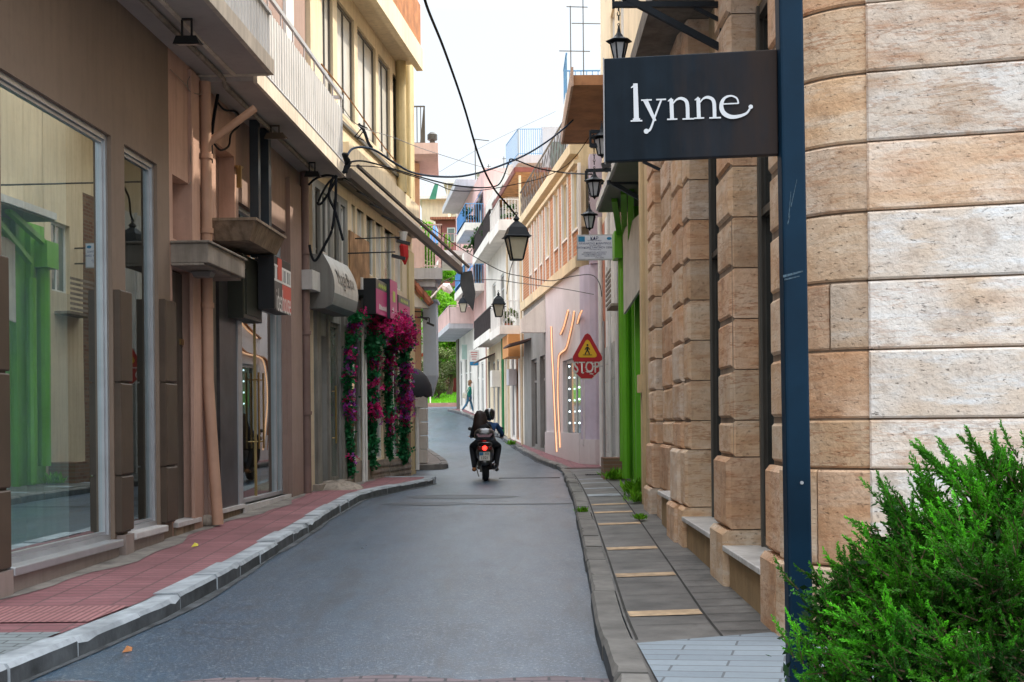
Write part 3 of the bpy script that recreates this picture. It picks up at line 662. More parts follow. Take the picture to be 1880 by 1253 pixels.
mb.box(F, 22.05, 22.09, .02, .63, zS2+1.30, zS2+1.36); mb.build('balcony_rail', M_alu, root)
mb = MB(); mb.tube([F.pt(12.0,.3,zS1-.04),F.pt(15.9,.3,zS1-.04),F.pt(16,.3,zS2-.05),F.pt(21.8,.3,zS2-.05)], .03); mb.build('conduit', M_conc, root)
# upper door frames seen behind the rail
for (pa, pb) in ((520,534),(566,576)):
    mb = MB(); mb.box(F, F.y(pa,0,50), F.y(pb,0,50), 0, .05, 6.0, 8.6); mb.build('door_frame', M_white, root)
# pipes
def pipe(parent, F, pts, r, m, name='downpipe', rings=True):
    mb = MB(); mb.tube(pts, r, 10)
    if rings:
        a, b = pts[0], pts[-1]; n = 4
        for k in range(1, n):
            p = Vector(a).lerp(Vector(b), k/n)
            if (Vector(pts[0])-Vector(pts[1])).normalized().z > .9 or len(pts) == 2: mb.lathe([(r*1.25,-.03),(r*1.25,.03)], 10, p)
    return mb.build(name, m, parent, smooth=True)
yp = F.y(379,.09,400); yq = F.y(381,.09,900)
pipe(root, F, [F.pt(yp,.09,5.66),F.pt(yp,.09,gs(16)+1.9)], .068, M_pipe)
pipe(root, F, [F.pt(yp,.09,gs(16)+1.9),F.pt(yp+.02,.19,gs(16)+PH+.02)], .068, M_pipe, rings=False)
pipe(root, F, [F.pt(yp,.09,4.9),F.pt(yp+.12,.3,5.1),F.pt(yp+.3,.62,5.4)], .05, M_pipe, rings=False)
mb = MB(); mb.box(F, yp-.42, yp-.1, 0, .04, -.1, 5.7); mb.build('pilaster', M_pink, root)
mb = MB(); mb.box(F, yp+.1, yp+.26, 0, .05, -.1, 5.4); mb.build('pilaster', M_pinkd, root)
yp2 = F.y(561,.1,600); pipe(root, F, [F.pt(yp2,.1,5.66),F.pt(yp2,.1,gs(21.5)+PH)], .075, M_pipeb)
mb = MB(); mb.box(F, dr[1]+.02, yp2-.12, 0, .07, -.1, 5.4); mb.build('pilaster', M_pinkd, root)
# black cabinet
mb = MB(); mb.box(F, F.y(444,.2,520), F.y(478,.2,520), .0, .22, 2.9, 3.74, .01); mb.box(F, F.y(449,.21,520), F.y(474,.21,520), .22, .235, 2.96, 3.55)
mb.build('shutter_box', mat('olive_black',(.02,.022,.015),.4), root)
# hanging sign ideahouse
sg = thing('hanging_sign', 'black and red box sign reading ideahouse hung on two black posts', 'sign', F.pt(18.1,.45,3.0))
d1 = .47; y0 = F.y(503,d1,500); y1 = F.y(534,d1,500); zt = F.z(503,468,d1); zb = F.z(503,567,d1)
mb = MB(); mb.box(F, y0, y1, d1-.22, d1, zb, zt, .006); mb.build('sign_box', M_black, sg)
mb = MB(); mb.box(F, y0+.12, y0+.24, .12, .24, zt-.01, 5.67); mb.box(F, y1-.42, y1-.26, .14, .26, zt-.01, 5.67); mb.build('post', M_blackb, sg)
M_red_s = mat('sign_red', (.55,.06,.035), .4, .06, 3, 0); M_wht_s = mat('sign_white', (.75,.74,.72), .4, .05, 3, 0); M_gry_s = mat('sign_grey', (.05,.05,.048), .4, .1, 3, 0)
W = y1-y0; H = zt-zb; sf = lambda u0,u1,v0,v1,dd=.004: (F, y0+W*u0, y0+W*u1, d1, d1+dd, zb+H*v0, zb+H*v1)
mb = MB().mat(M_gry_s); mb.box(*sf(.02,.45,.02,.52)); mb.mat(M_red_s); mb.box(*sf(.452,.98,.02,.52)); mb.mat(M_wht_s); mb.box(*sf(.02,.98,.53,.57)); mb.box(*sf(.02,.98,.80,.84)); mb.mat(M_red_s); mb.box(*sf(.2,.42,.572,.98,.008))
mb.mat(M_wht_s)
for u in (.05,.12,.45,.54,.66,.72,.84,.93): mb.box(*sf(u,u+.035,.572,.798,.006))
mb.build('sign_face', None, sg)
text_mesh(sg, 'ideahouse', F.pt((y0+y1)/2, d1+.012, zb+H*.17), (F.b,1,0), (0,0,1), .46, M_wht_s, 'lettering', .48)

# ---- 3+4: yellow building over two shops
F = FB; yG = F.y(757, 0, 500)
root = thing('apartment_building', 'pale yellow building with a long row of tall blinds-down windows over two shops', 'building', F.pt(26, 0, 0))
y0 = yF+.02
yM = F.y(640, 0, 600)
hol = []; 
zu0, zu1 = 7.35, 9.4
ups = [(F.y(a,0,150), F.y(b,0,150)) for a, b in ((592,612),(620,651),(657,690),(695,716),(721,742))]
for a, b in ups: hol.append((a, b, zu0, zu1, .14))
lows = [(F.y(a,0,430), F.y(b,0,430)) for a, b in ((646,652),(656,668),(673,688),(690,703),(706,722),(725,738))]
for a, b in lows: hol.append((a, b, 4.55, 5.95, .14))
lw = [(F.y(a,0,400), F.y(b,0,400)) for a, b in ((579,588),(592,606),(612,622),(626,634))]
for a, b in lw: hol.append((a, b, 4.0, 5.6, .12))
s1 = (F.y(586,0,700), F.y(599,0,700), gs(23)+PH+.05, 3.05, .2); s2 = (F.y(604,0,700), F.y(626,0,700), gs(23)+PH+.1, 3.35, .12)
s3 = (F.y(642,0,700), F.y(667,0,700), gs(25)+PH+.42, 3.55, .2); s4 = (F.y(673,0,700), F.y(703,0,700), gs(27)+PH+.38, 3.6, .25); s5 = (F.y(708,0,700), F.y(744,0,700), gs(29)+PH+.35, 3.6, .2)
hol += [s1, s2, s3, s4, s5]
mb = MB().mat(M_grey); wall(mb, F, y0, yM, -.2, 5.75, [h for h in hol if h[1] <= yM+.01 and h[3] < 6]); mb.mat(M_cream)
wall(mb, F, yM, yG, -.2, 5.75, [h for h in hol if h[0] >= yM-.01 and h[3] < 6]); wall(mb, F, y0, yG, 5.75, 9.75, [(a,b,zu0,zu1,.14) for a,b in ups])
wall(mb, F, y0, yG, 9.75, 13.2); shell(mb, F, y0, yG, -.2, 5.75, 9); shell(mb, F, y0, yG, 5.75, 13.2, 9); mb.build('wall', None, root)
for a, b in ups:
    window(root, F, a, b, zu0, zu1, M_alud, M_blindw, -.1, .06, 2)
for i, (a, b) in enumerate(lows): window(root, F, a, b, 4.55, 5.95, M_white, M_blindw if i % 2 else M_glassg, -.1, .05, 1)
for i, (a, b) in enumerate(lw): window(root, F, a, b, 4.0, 5.6, M_white if i % 2 else M_alud, (M_glassg, M_glassd, M_blindw, M_glassd)[i], -.1, .04, 1, (.35,))
# ledge, awning box band, pipe, balcony on top
mb = MB(); mb.box(F, yF+.1, yG, .0, .26, 6.02, 6.2); mb.build('ledge', M_fascia, root); 
mb = MB(); mb.box(F, yM-.6, yG+.02, .0, .18, 6.21, 6.75); mb.build('ledge', M_cream, root)
mb = MB(); mb.box(F, yM-.9, yG, .0, .14, 5.97, 6.015); mb.box(F, y0+.1, yG, .0, .06, 7.1, 7.16); mb.build('ledge_trim', M_alud, root)
mb = MB(); mb.tube([F.pt(F.y(737,.12,200),.12,z) for z in (6.76,13)], .11, 10); mb.tube([F.pt(F.y(747,.12,200),.12,z) for z in (6.76,13)], .09, 10); mb.build('downpipe', M_yel, root, smooth=True)
mb = MB(); mb.box(F, F.y(728,0,300), yG+.01, 0, .08, 6.76, 13); mb.build('pilaster', M_yel, root)
mb = MB(); mb.box(F, 21, 30.1, 0, .55, 9.75, 9.93); mb.box(F, 21, 30.12, .42, .57, 9.6, 10.1); mb.build('balcony_slab', M_cream, root)
mb = MB()
for k in range(60):
    y = 21.1+k*.15; mb.box(F, y, y+.12, .5, .53, 10.15, 11.1)
mb.box(F, 21, 30.1, .46, .495, 10.3, 10.36); mb.build('wooden_balustrade', M_rust, root)
# MagicBox shop: curved sign
sg = thing('shop_sign', 'pale curved sign reading MagicBox with teal lower band', 'sign', F.pt(24, .3, 3.4))
ya, yb = F.y(603,.36,520), F.y(647,.36,520); zt, zb = F.z(603,466,.36), F.z(603,566,.36)
M_mb = mat('sign_satin_grey', (.50,.50,.47), .35, .1, 2, 0, streak=.3); M_teal = mat('sign_teal', (.10,.15,.145), .35, .15, 2, 0)
def prof(v):   # v 0..1 bottom to top: bulging lower front, recessed top
    return .40 - .16*v*v + .10*math.sin(v*PI*.9) - (.12 if v < .02 else 0)
mb = MB(); n = 14
for i in range(n):
    v0, v1 = i/n, (i+1)/n; d0, d1_ = prof(v0), prof(v1); za, zc = zb+(zt-zb)*v0, zb+(zt-zb)*v1
    mb.mat(M_teal if v1 <= .29 else M_mb); mb.quad(F.pt(ya,d0,za),F.pt(yb,d0,za),F.pt(yb,d1_,zc),F.pt(ya,d1_,zc))
    mb.mat(M_grey); mb.quad(F.pt(ya,0,za),F.pt(ya,d0,za),F.pt(ya,d1_,zc),F.pt(ya,0,zc)); mb.quad(F.pt(yb,0,za),F.pt(yb,d0,za),F.pt(yb,d1_,zc),F.pt(yb,0,zc))
mb.quad(F.pt(ya,0,zb),F.pt(yb,0,zb),F.pt(yb,prof(0),zb),F.pt(ya,prof(0),zb)); mb.quad(F.pt(ya,0,zt),F.pt(yb,0,zt),F.pt(yb,prof(1),zt),F.pt(ya,prof(1),zt)); mb.build('sign_box', None, sg)
def on_sign(t, y_, v): pass
o = text_mesh(sg, 'MagicBox', (0,0,0), (1,0,0), (0,1,0), .38, M_gry_s, 'lettering', .82)
for v in o.data.vertices:     # wrap the lettering on to the curved face
    p = v.co + wloc(sg); zz = zb+(zt-zb)*.60+p.y; vv = (zz-zb)/(zt-zb); q = F.pt((ya+yb)/2+p.x, prof(vv)+.012, zz); v.co = q - wloc(sg)
# doors
window(root, F, *s1[:4], M_greyw, M_glassd, -.18, .12, 1, (.42,.9), name='door'); dd = window(root, F, *s2[:4], M_greyw, M_glassg, -.1, .07, 1, (), name='door')
mb = MB(); y = s2[0]+(s2[1]-s2[0])*.55
mb.tube([F.pt(y,-.0,1.15),F.pt(y,-.0,2.2)], .018); mb.tube([F.pt(y,0,1.25),F.pt(y,-.07,1.25)], .01); mb.tube([F.pt(y,0,2.1),F.pt(y,-.07,2.1)], .01); mb.build('door_handle', MATS['brass'], dd)
mb = MB(); mb.box(F, s1[0]-.3, s1[0]-.02, 0, .05, -.1, 3.6); mb.box(F, s2[1]+.05, s2[1]+.35, 0, .05, -.1, 3.6); mb.box(F, s1[1]+.03, s2[0]-.03, 0, .04, -.1, 3.6); mb.build('pilaster', M_greyw, root)
mb = MB(); mb.box(F, s1[0]-.5, s2[1]+.4, 0, .12, gs(23)+PH-.1, gs(23)+PH+.1); mb.build('step', M_conc, root)
mb = MB(); mb.box(F, F.y(571,.2,500), F.y(597,.2,500), 0, .22, F.z(571,530,.22), F.z(571,530,.22)+.32); mb.build('awning_box', M_panelw, root)
r2 = random.Random(4); mb = MB(); p = F.pt(F.y(612,.2,880), .28, gs(24)+PH); mb.lathe([(.5,-.05),(.42,.05),(.25,.11),(.05,.14)], 9, p); 
for v in mb.v: v += Vector((r2.uniform(-.05,.05), r2.uniform(-.05,.05), r2.uniform(-.03,.03)))
mb.build('cement_mound', M_conc, label='rough pale cement ramp at the foot of the grey doors', cat='cement ramp')
# flower shop front
for k, s in enumerate((s3, s4, s5)):
    a, b, c, e = s[:4]; mb = MB(); frame_rect(mb, F, a+.002, b-.002, c+.002, e-.002, .05, -.12, -.05)
    if k: mb.box(F, (a+b)/2-.03, (a+b)/2+.03, -.12, -.055, c+.05, e-.05)
    fr = mb.build('shop_front', M_white, root); mb = MB(); mb.quad(F.pt(a+.03,-.09,c+.03),F.pt(b-.03,-.09,c+.03),F.pt(b-.03,-.09,e-.03),F.pt(a+.03,-.09,e-.03)); mb.build('pane', M_glass2, fr)
    mb = MB(); mb.box(F, a-.08, b+.08, 0, .10, c-.55, c-.02)
    if k: 
        for q in range(4): mb.box(F, a-.08, b+.08, .1, .12, c-.5+q*.12, c-.44+q*.12)
    mb.build('plinth', M_conc, root)
mb = MB().mat(M_int); mb.box(F, s3[0]-.1, s5[1]+.1, -3.2, -3.1, 0, 3.9); mb.box(F, s3[0]-.1, s5[1]+.1, -3.1, -.3, .3, .4); mb.mat(mat('shop_goods', (.45,.3,.3), .7, .6, 3, 0)); mb.box(F, s3[0]+.2, s5[1]-.3, -1.6, -1.5, .5, 2.6)
mb.build('interior', None, root)
mb = MB(); ym1, ym2 = F.y(663,.12,700), F.y(668,.12,700)
for y in (ym1, ym2): mb.tube([F.pt(y+.06,.14,gs(26)+PH), F.pt(y+.06,.14,4.35)], .03, 8)
mb.build('awning_post', M_white, root)
mb = MB(); mb.box(F, yM+.05, F.y(690,.3,500), 0, .3, 3.95, 4.02); mb.build('canopy', M_alud, root)
mb = MB(); mb.box(F, yM+.05, F.y(676,0,500), 0, .03, 4.05, 5.2); mb.build('wall_patch', mat('peeling_wall', (.42,.24,.12), .9, .45, 2.5, .4, streak=.6), root)
mb = MB(); mb.box(F, F.y(645,0,600), F.y(668,0,600), 0.002, .05, 3.56, 3.9); mb.build('roller_box', M_black, root)
mb = MB(); mb.box(F, s5[1]+.06, s5[1]+.32, 0, .06, -.1, 4.3); mb.build('pilaster', mat('brown_post',(.2,.12,.07),.7), root)
mb = MB(); mb.box(F, s5[1]+.34, yG-.02, 0, .05, -.1, 5.6); mb.build('pilaster', M_yel, root)
mb = MB(); p = F.pt(yG-.12,.1,0); mb.tube([p+Vector((0,0,gs(31)+.1)), p+Vector((0,0,1.9))], .05, 8); mb.build('downpipe', M_white, root)
# magenta sign boxes
M_mag = mat('sign_magenta', (.50,.035,.19), .4, .06, 3, 0); M_mag2 = mat('sign_magenta_pale', (.55,.09,.25), .4, .06, 3, 0); M_lime = mat('sign_lime', (.45,.60,.10), .4, .1, 3, 0); M_olive = mat('sign_olive', (.12,.12,.10), .4, .1, 3, 0)
specs = [(690,713,511,576,.55,'square magenta shop sign with green leaf band, nearest of three','nail'),(716,729,512,585,.62,'tall narrow pink box sign standing proud between the magenta signs','spa'),(731,752,541,592,.28,'darker magenta shop sign farthest along the flower shop','studio')]
for i, (pa, pb, pt, pbm, d, lab, tx) in enumerate(specs):
    a, b = F.y(pa,d,540), F.y(pb,d,540); z1, z0 = F.z(pa,pt,d), F.z(pa,pbm,d)
    sg = thing('shop_sign', lab, 'sign', F.pt(a, d, z0), group='magenta signs over the flower shop')
    mb = MB(); mb.box(F, a, b, 0 if i == 2 else d-.24, d, z0, z1, .005)
    if i < 2: mb.box(F, a+.1, a+.2, 0, d-.24, z1-.3, z1-.2); mb.box(F, b-.2, b-.1, 0, d-.24, z1-.3, z1-.2)
    mb.build('sign_box', M_black if i != 1 else M_blackb, sg)
    mb = MB(); h = z1-z0; w_ = b-a
    if i != 1:
        mb.mat(M_mag); mb.box(F, a+.01, b-.01, d, d+.006, z0+.01, z0+h*.72); mb.mat(M_olive); mb.box(F, a+.01, b-.01, d, d+.006, z0+h*.722, z1-.01)
        mb.mat(M_lime)
        for q in range(5): u = .2+q*.13; mb.prism([F.pt(a+w_*u,d+.008,z0+h*.76),F.pt(a+w_*(u+.09),d+.008,z0+h*.82),F.pt(a+w_*(u+.05),d+.008,z0+h*.92),F.pt(a+w_*(u-.02),d+.008,z0+h*.85)], (.002,0,0))
    else:
        mb.mat(M_mag2); mb.box(F, a+.01, b-.01, d, d+.006, z0+.01, z1-.01); mb.mat(M_lime); mb.box(F, a+w_*.35, a+w_*.65, d+.007, d+.012, z0+h*.45, z0+h*.72)
    mb.build('sign_face', None, sg)
    mb = MB()      # small unreadable white lettering: short bars
    rr = random.Random(i)
    for q in range(7 if i != 1 else 3):
        u = .22+q*.085; mb.box(F, a+w_*u, a+w_*(u+.045), d+.008, d+.012, z0+h*.16, z0+h*(.24+.08*rr.random()))
    mb.build('lettering', M_wht_s, sg)
# floodlights under the soffits
def floodlight(P, name, label, s=1.0, drop=.16, m=M_black):
    t = thing('floodlight', label, 'floodlight', P, 'floodlights under the left balconies'); x, y, z = P
    mb = MB(); mb.bar((x-.05*s,y,z),(x-.05*s,y,z-drop),.02,.02); mb.bar((x+.05*s,y,z),(x+.05*s,y,z-drop),.02,.02); mb.bar((x-.06*s,y,z-.012),(x+.06*s,y,z-.012),.03,.02); mb.build('bracket', m, t)
    mb = MB(); zz = z-drop; mb.hexa([(x-.13*s,y-.09,zz-.09),(x+.15*s,y-.09,zz-.09),(x+.15*s,y+.11,zz-.05),(x-.13*s,y+.11,zz-.05),(x-.10*s,y-.07,zz),(x+.11*s,y-.07,zz),(x+.11*s,y+.09,zz),(x-.10*s,y+.09,zz)]); mb.build('housing', m, t)
    mb = MB(); mb.quad((x-.10*s,y-.078,zz-.092),(x+.12*s,y-.078,zz-.092),(x+.12*s,y+.09,zz-.058),(x-.10*s,y+.09,zz-.058)); mb.build('lens', mat('lens',(.6,.5,.42),.3,.05), t)
floodlight(zplane(343,34,zS1), 'f', 'black floodlight on a tall bracket under the taupe shop balcony', 1.0, .2)
floodlight(zplane(505,230,zS2), 'f', 'brown floodlight half way along the white balcony soffit', 1.1, .12, mat('brown_metal',(.09,.065,.045),.5))
floodlight(zplane(573,298,zS2), 'f', 'small dark floodlight at the far end of the white balcony soffit', .9, .16)
# arm lamps over the flower shop
for pa, y_, z_, lab in ((640,24.9,4.75,'black spotlight on a long arm over the magenta signs'),(645,25.4,5.1,'upper black spotlight on an arm by the peeling wall')):
    t = thing('arm_spotlight', lab, 'spotlight', F.pt(y_,0,z_), 'arm spotlights on the flower shop'); mb = MB(); mb.tube([F.pt(y_,.0,z_),F.pt(y_+.1,.9,z_+.02)], .014); mb.build('arm', M_black, t)
    mb = MB(); p = F.pt(y_+.1,.95,z_-.08); mb.bar(p+Vector((-.12,0,.03)),p+Vector((.14,.02,-.03)),.16,.05); mb.build('housing', M_black, t)
# folded awning
A = at(640,318,22.6); B = at(846,498,33.0)
aw = thing('folded_awning', 'folded dark awning on a long rail above the flower shop', 'awning', A)
mb = MB(); mb.bar(A, B, .10, .17); mb.bar(A+Vector((.16,0,.12)), B+Vector((.2,0,.10)), .05, .05); mb.build('rail', mat('bronze_metal',(.075,.06,.05),.5,.2), aw)
mb = MB(); u = (B-A).normalized(); 
pts = [B+Vector((.0,-.1,-.05)), B+Vector((.28,.1,.02)), B+Vector((.36,.2,-.55)), B+Vector((.30,.15,-1.0)), B+Vector((.10,.0,-.72)), B+Vector((-.02,-.1,-.35))]
mb.prism(pts, (0,.06,0)); mb.build('cloth', mat('grey_cloth',(.09,.095,.10),.9,.2,2,.2), aw)
for k in range(5): p = A.lerp(B, .02+k*.11); q = F.pt(p.y, .14, p.z+.25); mb = MB(); mb.bar(p, q, .03, .03); mb.build('bracket', M_black, aw)
# red pepper wind sock on the corner pipe
t = thing('hanging_ornament', 'red cloth ornament hanging below a white bag by the yellow pipe', 'ornament', at(741,500,29.5)); mb = MB(); p = at(741,452,29.5)
mb.tube([p+Vector((0,0,.1)),p,p+Vector((.02,0,-.25)),p+Vector((.03,0,-.42))],[.03,.10,.09,.02],8); mb.build('red_cloth', mat('red_cloth',(.5,.02,.02),.7), t); mb = MB(); p = at(740,436,29.5); mb.tube([p+Vector((0,0,.12)),p+Vector((0,0,-.1))],[.11,.06],8); mb.build('white_bag', M_white, t)
# black round awning at the corner
mb = MB(); yy = F.y(754,0,700); n = 7; cx = F.pt(yy-.3,0,0)
sec = [(.0,2.86),(.22,2.79),(.40,2.62),(.50,2.42),(.53,2.24),(.53,2.14)]
dirs = [(-.1,-.95),(.25,-.9),(.62,-.68),(.92,-.2),(.95,.3)]
rows = [[Vector((cx.x+.02+r*dx*.98, cx.y+.5+r*dy*.9, z+ (0.03*math.sin(j*2.6) if i == 5 else 0))) for j,(dx,dy) in enumerate([(math.sin(a_),-math.cos(a_)) for a_ in [k*PI/12 for k in range(0,13)]])] for i,(r,z) in enumerate([(s_[0]*1.0+.001,s_[1]) for s_ in sec])]
vs = [v for r in rows for v in r]; fs = [(i*13+j,i*13+j+1,(i+1)*13+j+1,(i+1)*13+j) for i in range(5) for j in range(12)]
mb.add(vs, fs); mb.build('round_awning', mat('black_canvas',(.012,.013,.018),.7,.2,4,.1), smooth=True, label='black domed canvas awning with scalloped edge at the street corner', cat='awning')
# ------------------------------------------------------------------ right side: stone building
M_stone = stone_mat('travertine')
M_jt = mat('stone_joint', (.22,.16,.11), .95, .3, 3, .3)
M_wframe = mat('taupe_window_frame', (.085,.078,.065), .5, .12, 3, .05)
M_ochre = mat('ochre_plinth', (.42,.28,.14), .9, .3, 2.5, .5, streak=.12, grime=.5)
M_wmarb = mat('white_marble_sill', (.55,.53,.5), .4, .2, 3, .1, streak=.2)
M_plast = mat('buff_plaster', (.50,.39,.25), .88, .14, 1.2, .3, streak=.3, grime=.4)
rs = random.Random(11)
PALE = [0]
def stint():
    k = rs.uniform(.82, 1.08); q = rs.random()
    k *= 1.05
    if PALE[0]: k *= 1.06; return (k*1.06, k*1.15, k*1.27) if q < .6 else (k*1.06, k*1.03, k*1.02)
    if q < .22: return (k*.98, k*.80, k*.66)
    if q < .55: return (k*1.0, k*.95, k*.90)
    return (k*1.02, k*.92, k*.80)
zc = [.0,.64,1.21,1.5,1.9,2.3,2.7,3.1,3.5,3.9,4.3,4.7,5.1,5.5]
F = FR
root = thing('stone_building', 'travertine corner building with rounded corner, block pilasters and marble sills', 'building', (3, 12, 0))
jw = .0065
def block(mb, F, y0, y1, d0, d1, z0, z1, ch=.012):
    d1 += rs.uniform(-.005,.005); mb.tint(stint()); mb.box(F, y0+jw, y1-jw, d0, d1, z0+jw*.8, z1-jw*.8, ch)
mb = MB().mat(M_stone)
# rounded corner: centre, radius, and the flat wall to the right of it
CXc, CYc, R0 = 2.22, 8.08, .55
def arc(a0, a1, z0, z1, R, n=8, ch=.012):
    mb.tint(stint()); R_ = R+rs.uniform(-.004,.004)
    def P(a, r, z): return Vector((CXc + r*math.cos(a), CYc + r*math.sin(a), z))
    e = .012
    vs = []; 
    for i in range(n+1):
        a = a0+e+(a1-a0-2*e)*i/n
        vs += [P(a,R_-.12,z0+jw),P(a,R_-ch,z0+jw),P(a,R_,z0+jw+ch),P(a,R_,z1-jw-ch),P(a,R_-ch,z1-jw),P(a,R_-.12,z1-jw)]
    fs = []
    for i in range(n):
        for k in range(5): fs.append((i*6+k,(i+1)*6+k,(i+1)*6+k+1,i*6+k+1))
    fs += [tuple(range(6)), tuple(n*6+k for k in range(6))]
    mb.add(vs, fs)
aS, aE = math.radians(180), math.radians(253)
for i, (z0, z1) in enumerate(zip(zc, zc[1:])):
    R = R0 + (.05 if z1 <= .65 else .025 if z1 <= 1.22 else 0)
    cut = math.radians([205,222,226,215,230,205,222,228,210,226,218,205,230][i])
    aF = aE+math.radians(5)
    if rs.random() < .55: arc(aS, cut, z0, z1, R, 5); arc(cut, aF, z0, z1, R, 5)
    else: arc(aS, aF, z0, z1, R, 9)
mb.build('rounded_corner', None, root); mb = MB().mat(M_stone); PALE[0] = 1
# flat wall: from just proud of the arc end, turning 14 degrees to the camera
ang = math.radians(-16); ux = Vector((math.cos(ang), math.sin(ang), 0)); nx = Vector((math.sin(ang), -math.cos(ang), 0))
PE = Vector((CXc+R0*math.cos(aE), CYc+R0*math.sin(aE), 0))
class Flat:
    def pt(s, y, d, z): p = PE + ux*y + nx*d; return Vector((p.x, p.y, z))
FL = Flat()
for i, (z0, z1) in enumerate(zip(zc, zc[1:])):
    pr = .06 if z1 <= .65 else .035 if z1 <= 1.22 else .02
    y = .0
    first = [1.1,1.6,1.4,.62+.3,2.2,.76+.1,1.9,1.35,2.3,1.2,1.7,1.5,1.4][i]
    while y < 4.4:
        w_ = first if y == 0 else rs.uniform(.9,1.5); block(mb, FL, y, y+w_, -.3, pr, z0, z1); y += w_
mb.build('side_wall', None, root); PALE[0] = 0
# pilasters along the street
pil = [(8.1, 8.72), (10.28, 10.98), (13.0, 14.15), (15.42, 16.5), (16.78, 17.6)]
pil[0] = (8.08, 8.62)
for k, (a, b) in enumerate(pil):
    if k: mb.build('pilaster', None, root)
    mb = MB().mat(M_stone)
    for i, (z0, z1) in enumerate(zip(zc, zc[1:])):
        if k == 0 and i > 20: continue
        pr = .075 if z1 <= .65 else .04 if z1 <= 1.22 else 0.0
        ex = .05 if z1 <= .65 else .025 if z1 <= 1.22 else 0
        aa, bb = a-(ex if k else 0), b+ex
        if k == 2:      # twin-stepped pilaster
            block(mb, F, aa, a+.42, -.3, pr, z0, z1, .03); block(mb, F, a+.42, bb, -.3, pr+.03, z0, z1, .03)
        elif k == 3: block(mb, F, aa, bb, -.3, pr-.10, z0, z1, .03)
        elif k == 4: block(mb, F, aa, bb, -.3, pr-.03, z0, z1, .03)
        else: block(mb, F, aa, bb, -.3, pr, z0, z1, .035)
mb.build('pilaster', None, root)
# backing wall, joints, windows
zT = 5.5
bays = [(8.62,10.28),(10.98,13.0),(14.15,15.42)]
mb = MB().mat(M_jt)
for a, b in pil[:3]: mb.box(F, a+.02, b-.02, -.32, -.02, -.2, zT)
mb.box(F, 15.44, 17.58, -.32, -.14, -.2, zT)
mb.mat(M_plast); wall(mb, F, 8.3, 18.4, -.2, zT, [(a,b,.5,4.75) for a,b in bays], .08, -.24)
n = 10; vs = []
mb.mat(M_jt)
for i in range(n):
    a0 = aS+(aE-aS)*i/n; a1 = aS+(aE-aS)*(i+1)/n; r = R0-.02
    mb.quad((CXc+r*math.cos(a0),CYc+r*math.sin(a0),-.2),(CXc+r*math.cos(a1),CYc+r*math.sin(a1),-.2),(CXc+r*math.cos(a1),CYc+r*math.sin(a1),zT),(CXc+r*math.cos(a0),CYc+r*math.sin(a0),zT))
mb.box(FL, .03, 4.6, -.4, -.005, -.2, zT)
mb.mat(M_plast); p = FL.pt(4.5,-.4,0); mb.bx(2.35, 12, 8.6, 18.5, -.2, zT-.02); mb.build('wall', None, root)
for k, (a, b) in enumerate(bays):
    zs = .52+.03*k+(.1 if k > 1 else 0)
    o = window(root, F, a, b, zs, 4.7, M_wframe, M_glassd, -.31, .07, 2, (.62,), th=.09)
    mb = MB(); 
    for yy in (a+.16, b-.16): mb.box(F, yy-.02, yy+.02, -.22, -.2, zs, 4.7)
    mb.build('moulding', M_wframe, o)
    mb = MB(); mb.box(F, a-.0+.005, b-.005, -.3, .06+.02, zs-.045, zs); mb.build('sill', M_wmarb, root, bevel=.008)
    mb = MB(); mb.box(F, a+.01, b-.01, -.3, .03, gs(a)+.02, zs-.047); mb.build('plinth', M_ochre, root)
# plaster strip and pipe at the far end of the stone front
mb = MB(); mb.box(F, 17.65, 18.2, -.3, -.05, -.1, 5.5, .01); mb.box(F, 18.22, 18.5, -.3, .0, -.1, 5.5, .01); mb.box(F, 18.24, 18.48, .0, .05, 1.9, 2.15); mb.build('quoin_strip', mat('buff_plaster_light',(.58,.43,.24),.88,.12,1.2,.3,streak=.4,grime=.4), root)
# upper part: slab, cream storeys
mb = MB(); mb.box(F, 8.0, 15.0, -.5, .38, zT+.001, zT+.2); mb.bx(2.0, 7, 7.4, 8.1, zT+.001, zT+.2); mb.build('balcony_slab', mat('grey_slab',(.20,.18,.15),.9,.3,2,.3,streak=.4), root)
mb = MB(); mb.bx(2.15, 12, 8.2, 18.9, zT-.01, 12.5); mb.build('upper_wall', M_cream, root)
mb = MB()
for k in range(3): mb.bx(2.10,2.15,9+k*3.2,9.9+k*3.2,zT+.5,zT+2.5)
mb.build('shutter', M_greyw, root)

# ------------------------------------------------------------------ buildings beyond the stone one
F = FG
M_green = mat('apple_green_paint', (.13,.40,.02), .42, .12, 1.2, .1, grime=.2)
M_greend = mat('green_paint_shade', (.07,.26,.015), .5, .12, 1.2, .1)
M_brk = brick_mat('brown_brick', (.17,.075,.045), (.27,.17,.11), (.22,.17,.13), .22, .075, .014, .5, 'YZ', .9, .7, .45)
M_terra = mat('terracotta_plaster', (.45,.17,.10), .85, .12, 1, .2, streak=.2)
root = thing('shop_building', 'narrow shop painted apple green with white sloped panel and flat canopy', 'building', F.pt(21.5, 0, 0))
mb = MB().mat(M_green); g0, g1 = 19.05, 25.0
wall(mb, F, g0, g1, -.1, 5.4, [(19.7,21.6,gs(20)+.35,3.6,.3),(22.0,22.9,gs(20)+.2,3.4,.25)]); mb.mat(M_cream); wall(mb, F, g0, g1, 5.4, 11); shell(mb, F, g0, g1, -.2, 11, 9); mb.build('wall', None, root)
window(root, F, 19.7, 21.6, gs(20)+.35, 3.6, M_white, mat('teal_glass',(.02,.16,.16),.08,.3,1,0,spec=.8), -.2, .05, 2); window(root, F, 22.0, 22.9, gs(20)+.2, 3.4, M_white, M_glassd, -.2, .06, 1, (.7,), name='door')
mb = MB()
for y in (19.2, 19.45, 21.75, 23.1, 23.6, 24.2): mb.box(F, y, y+.14, 0, .06+.05*(y>23), gs(y)+.1, 5.3)
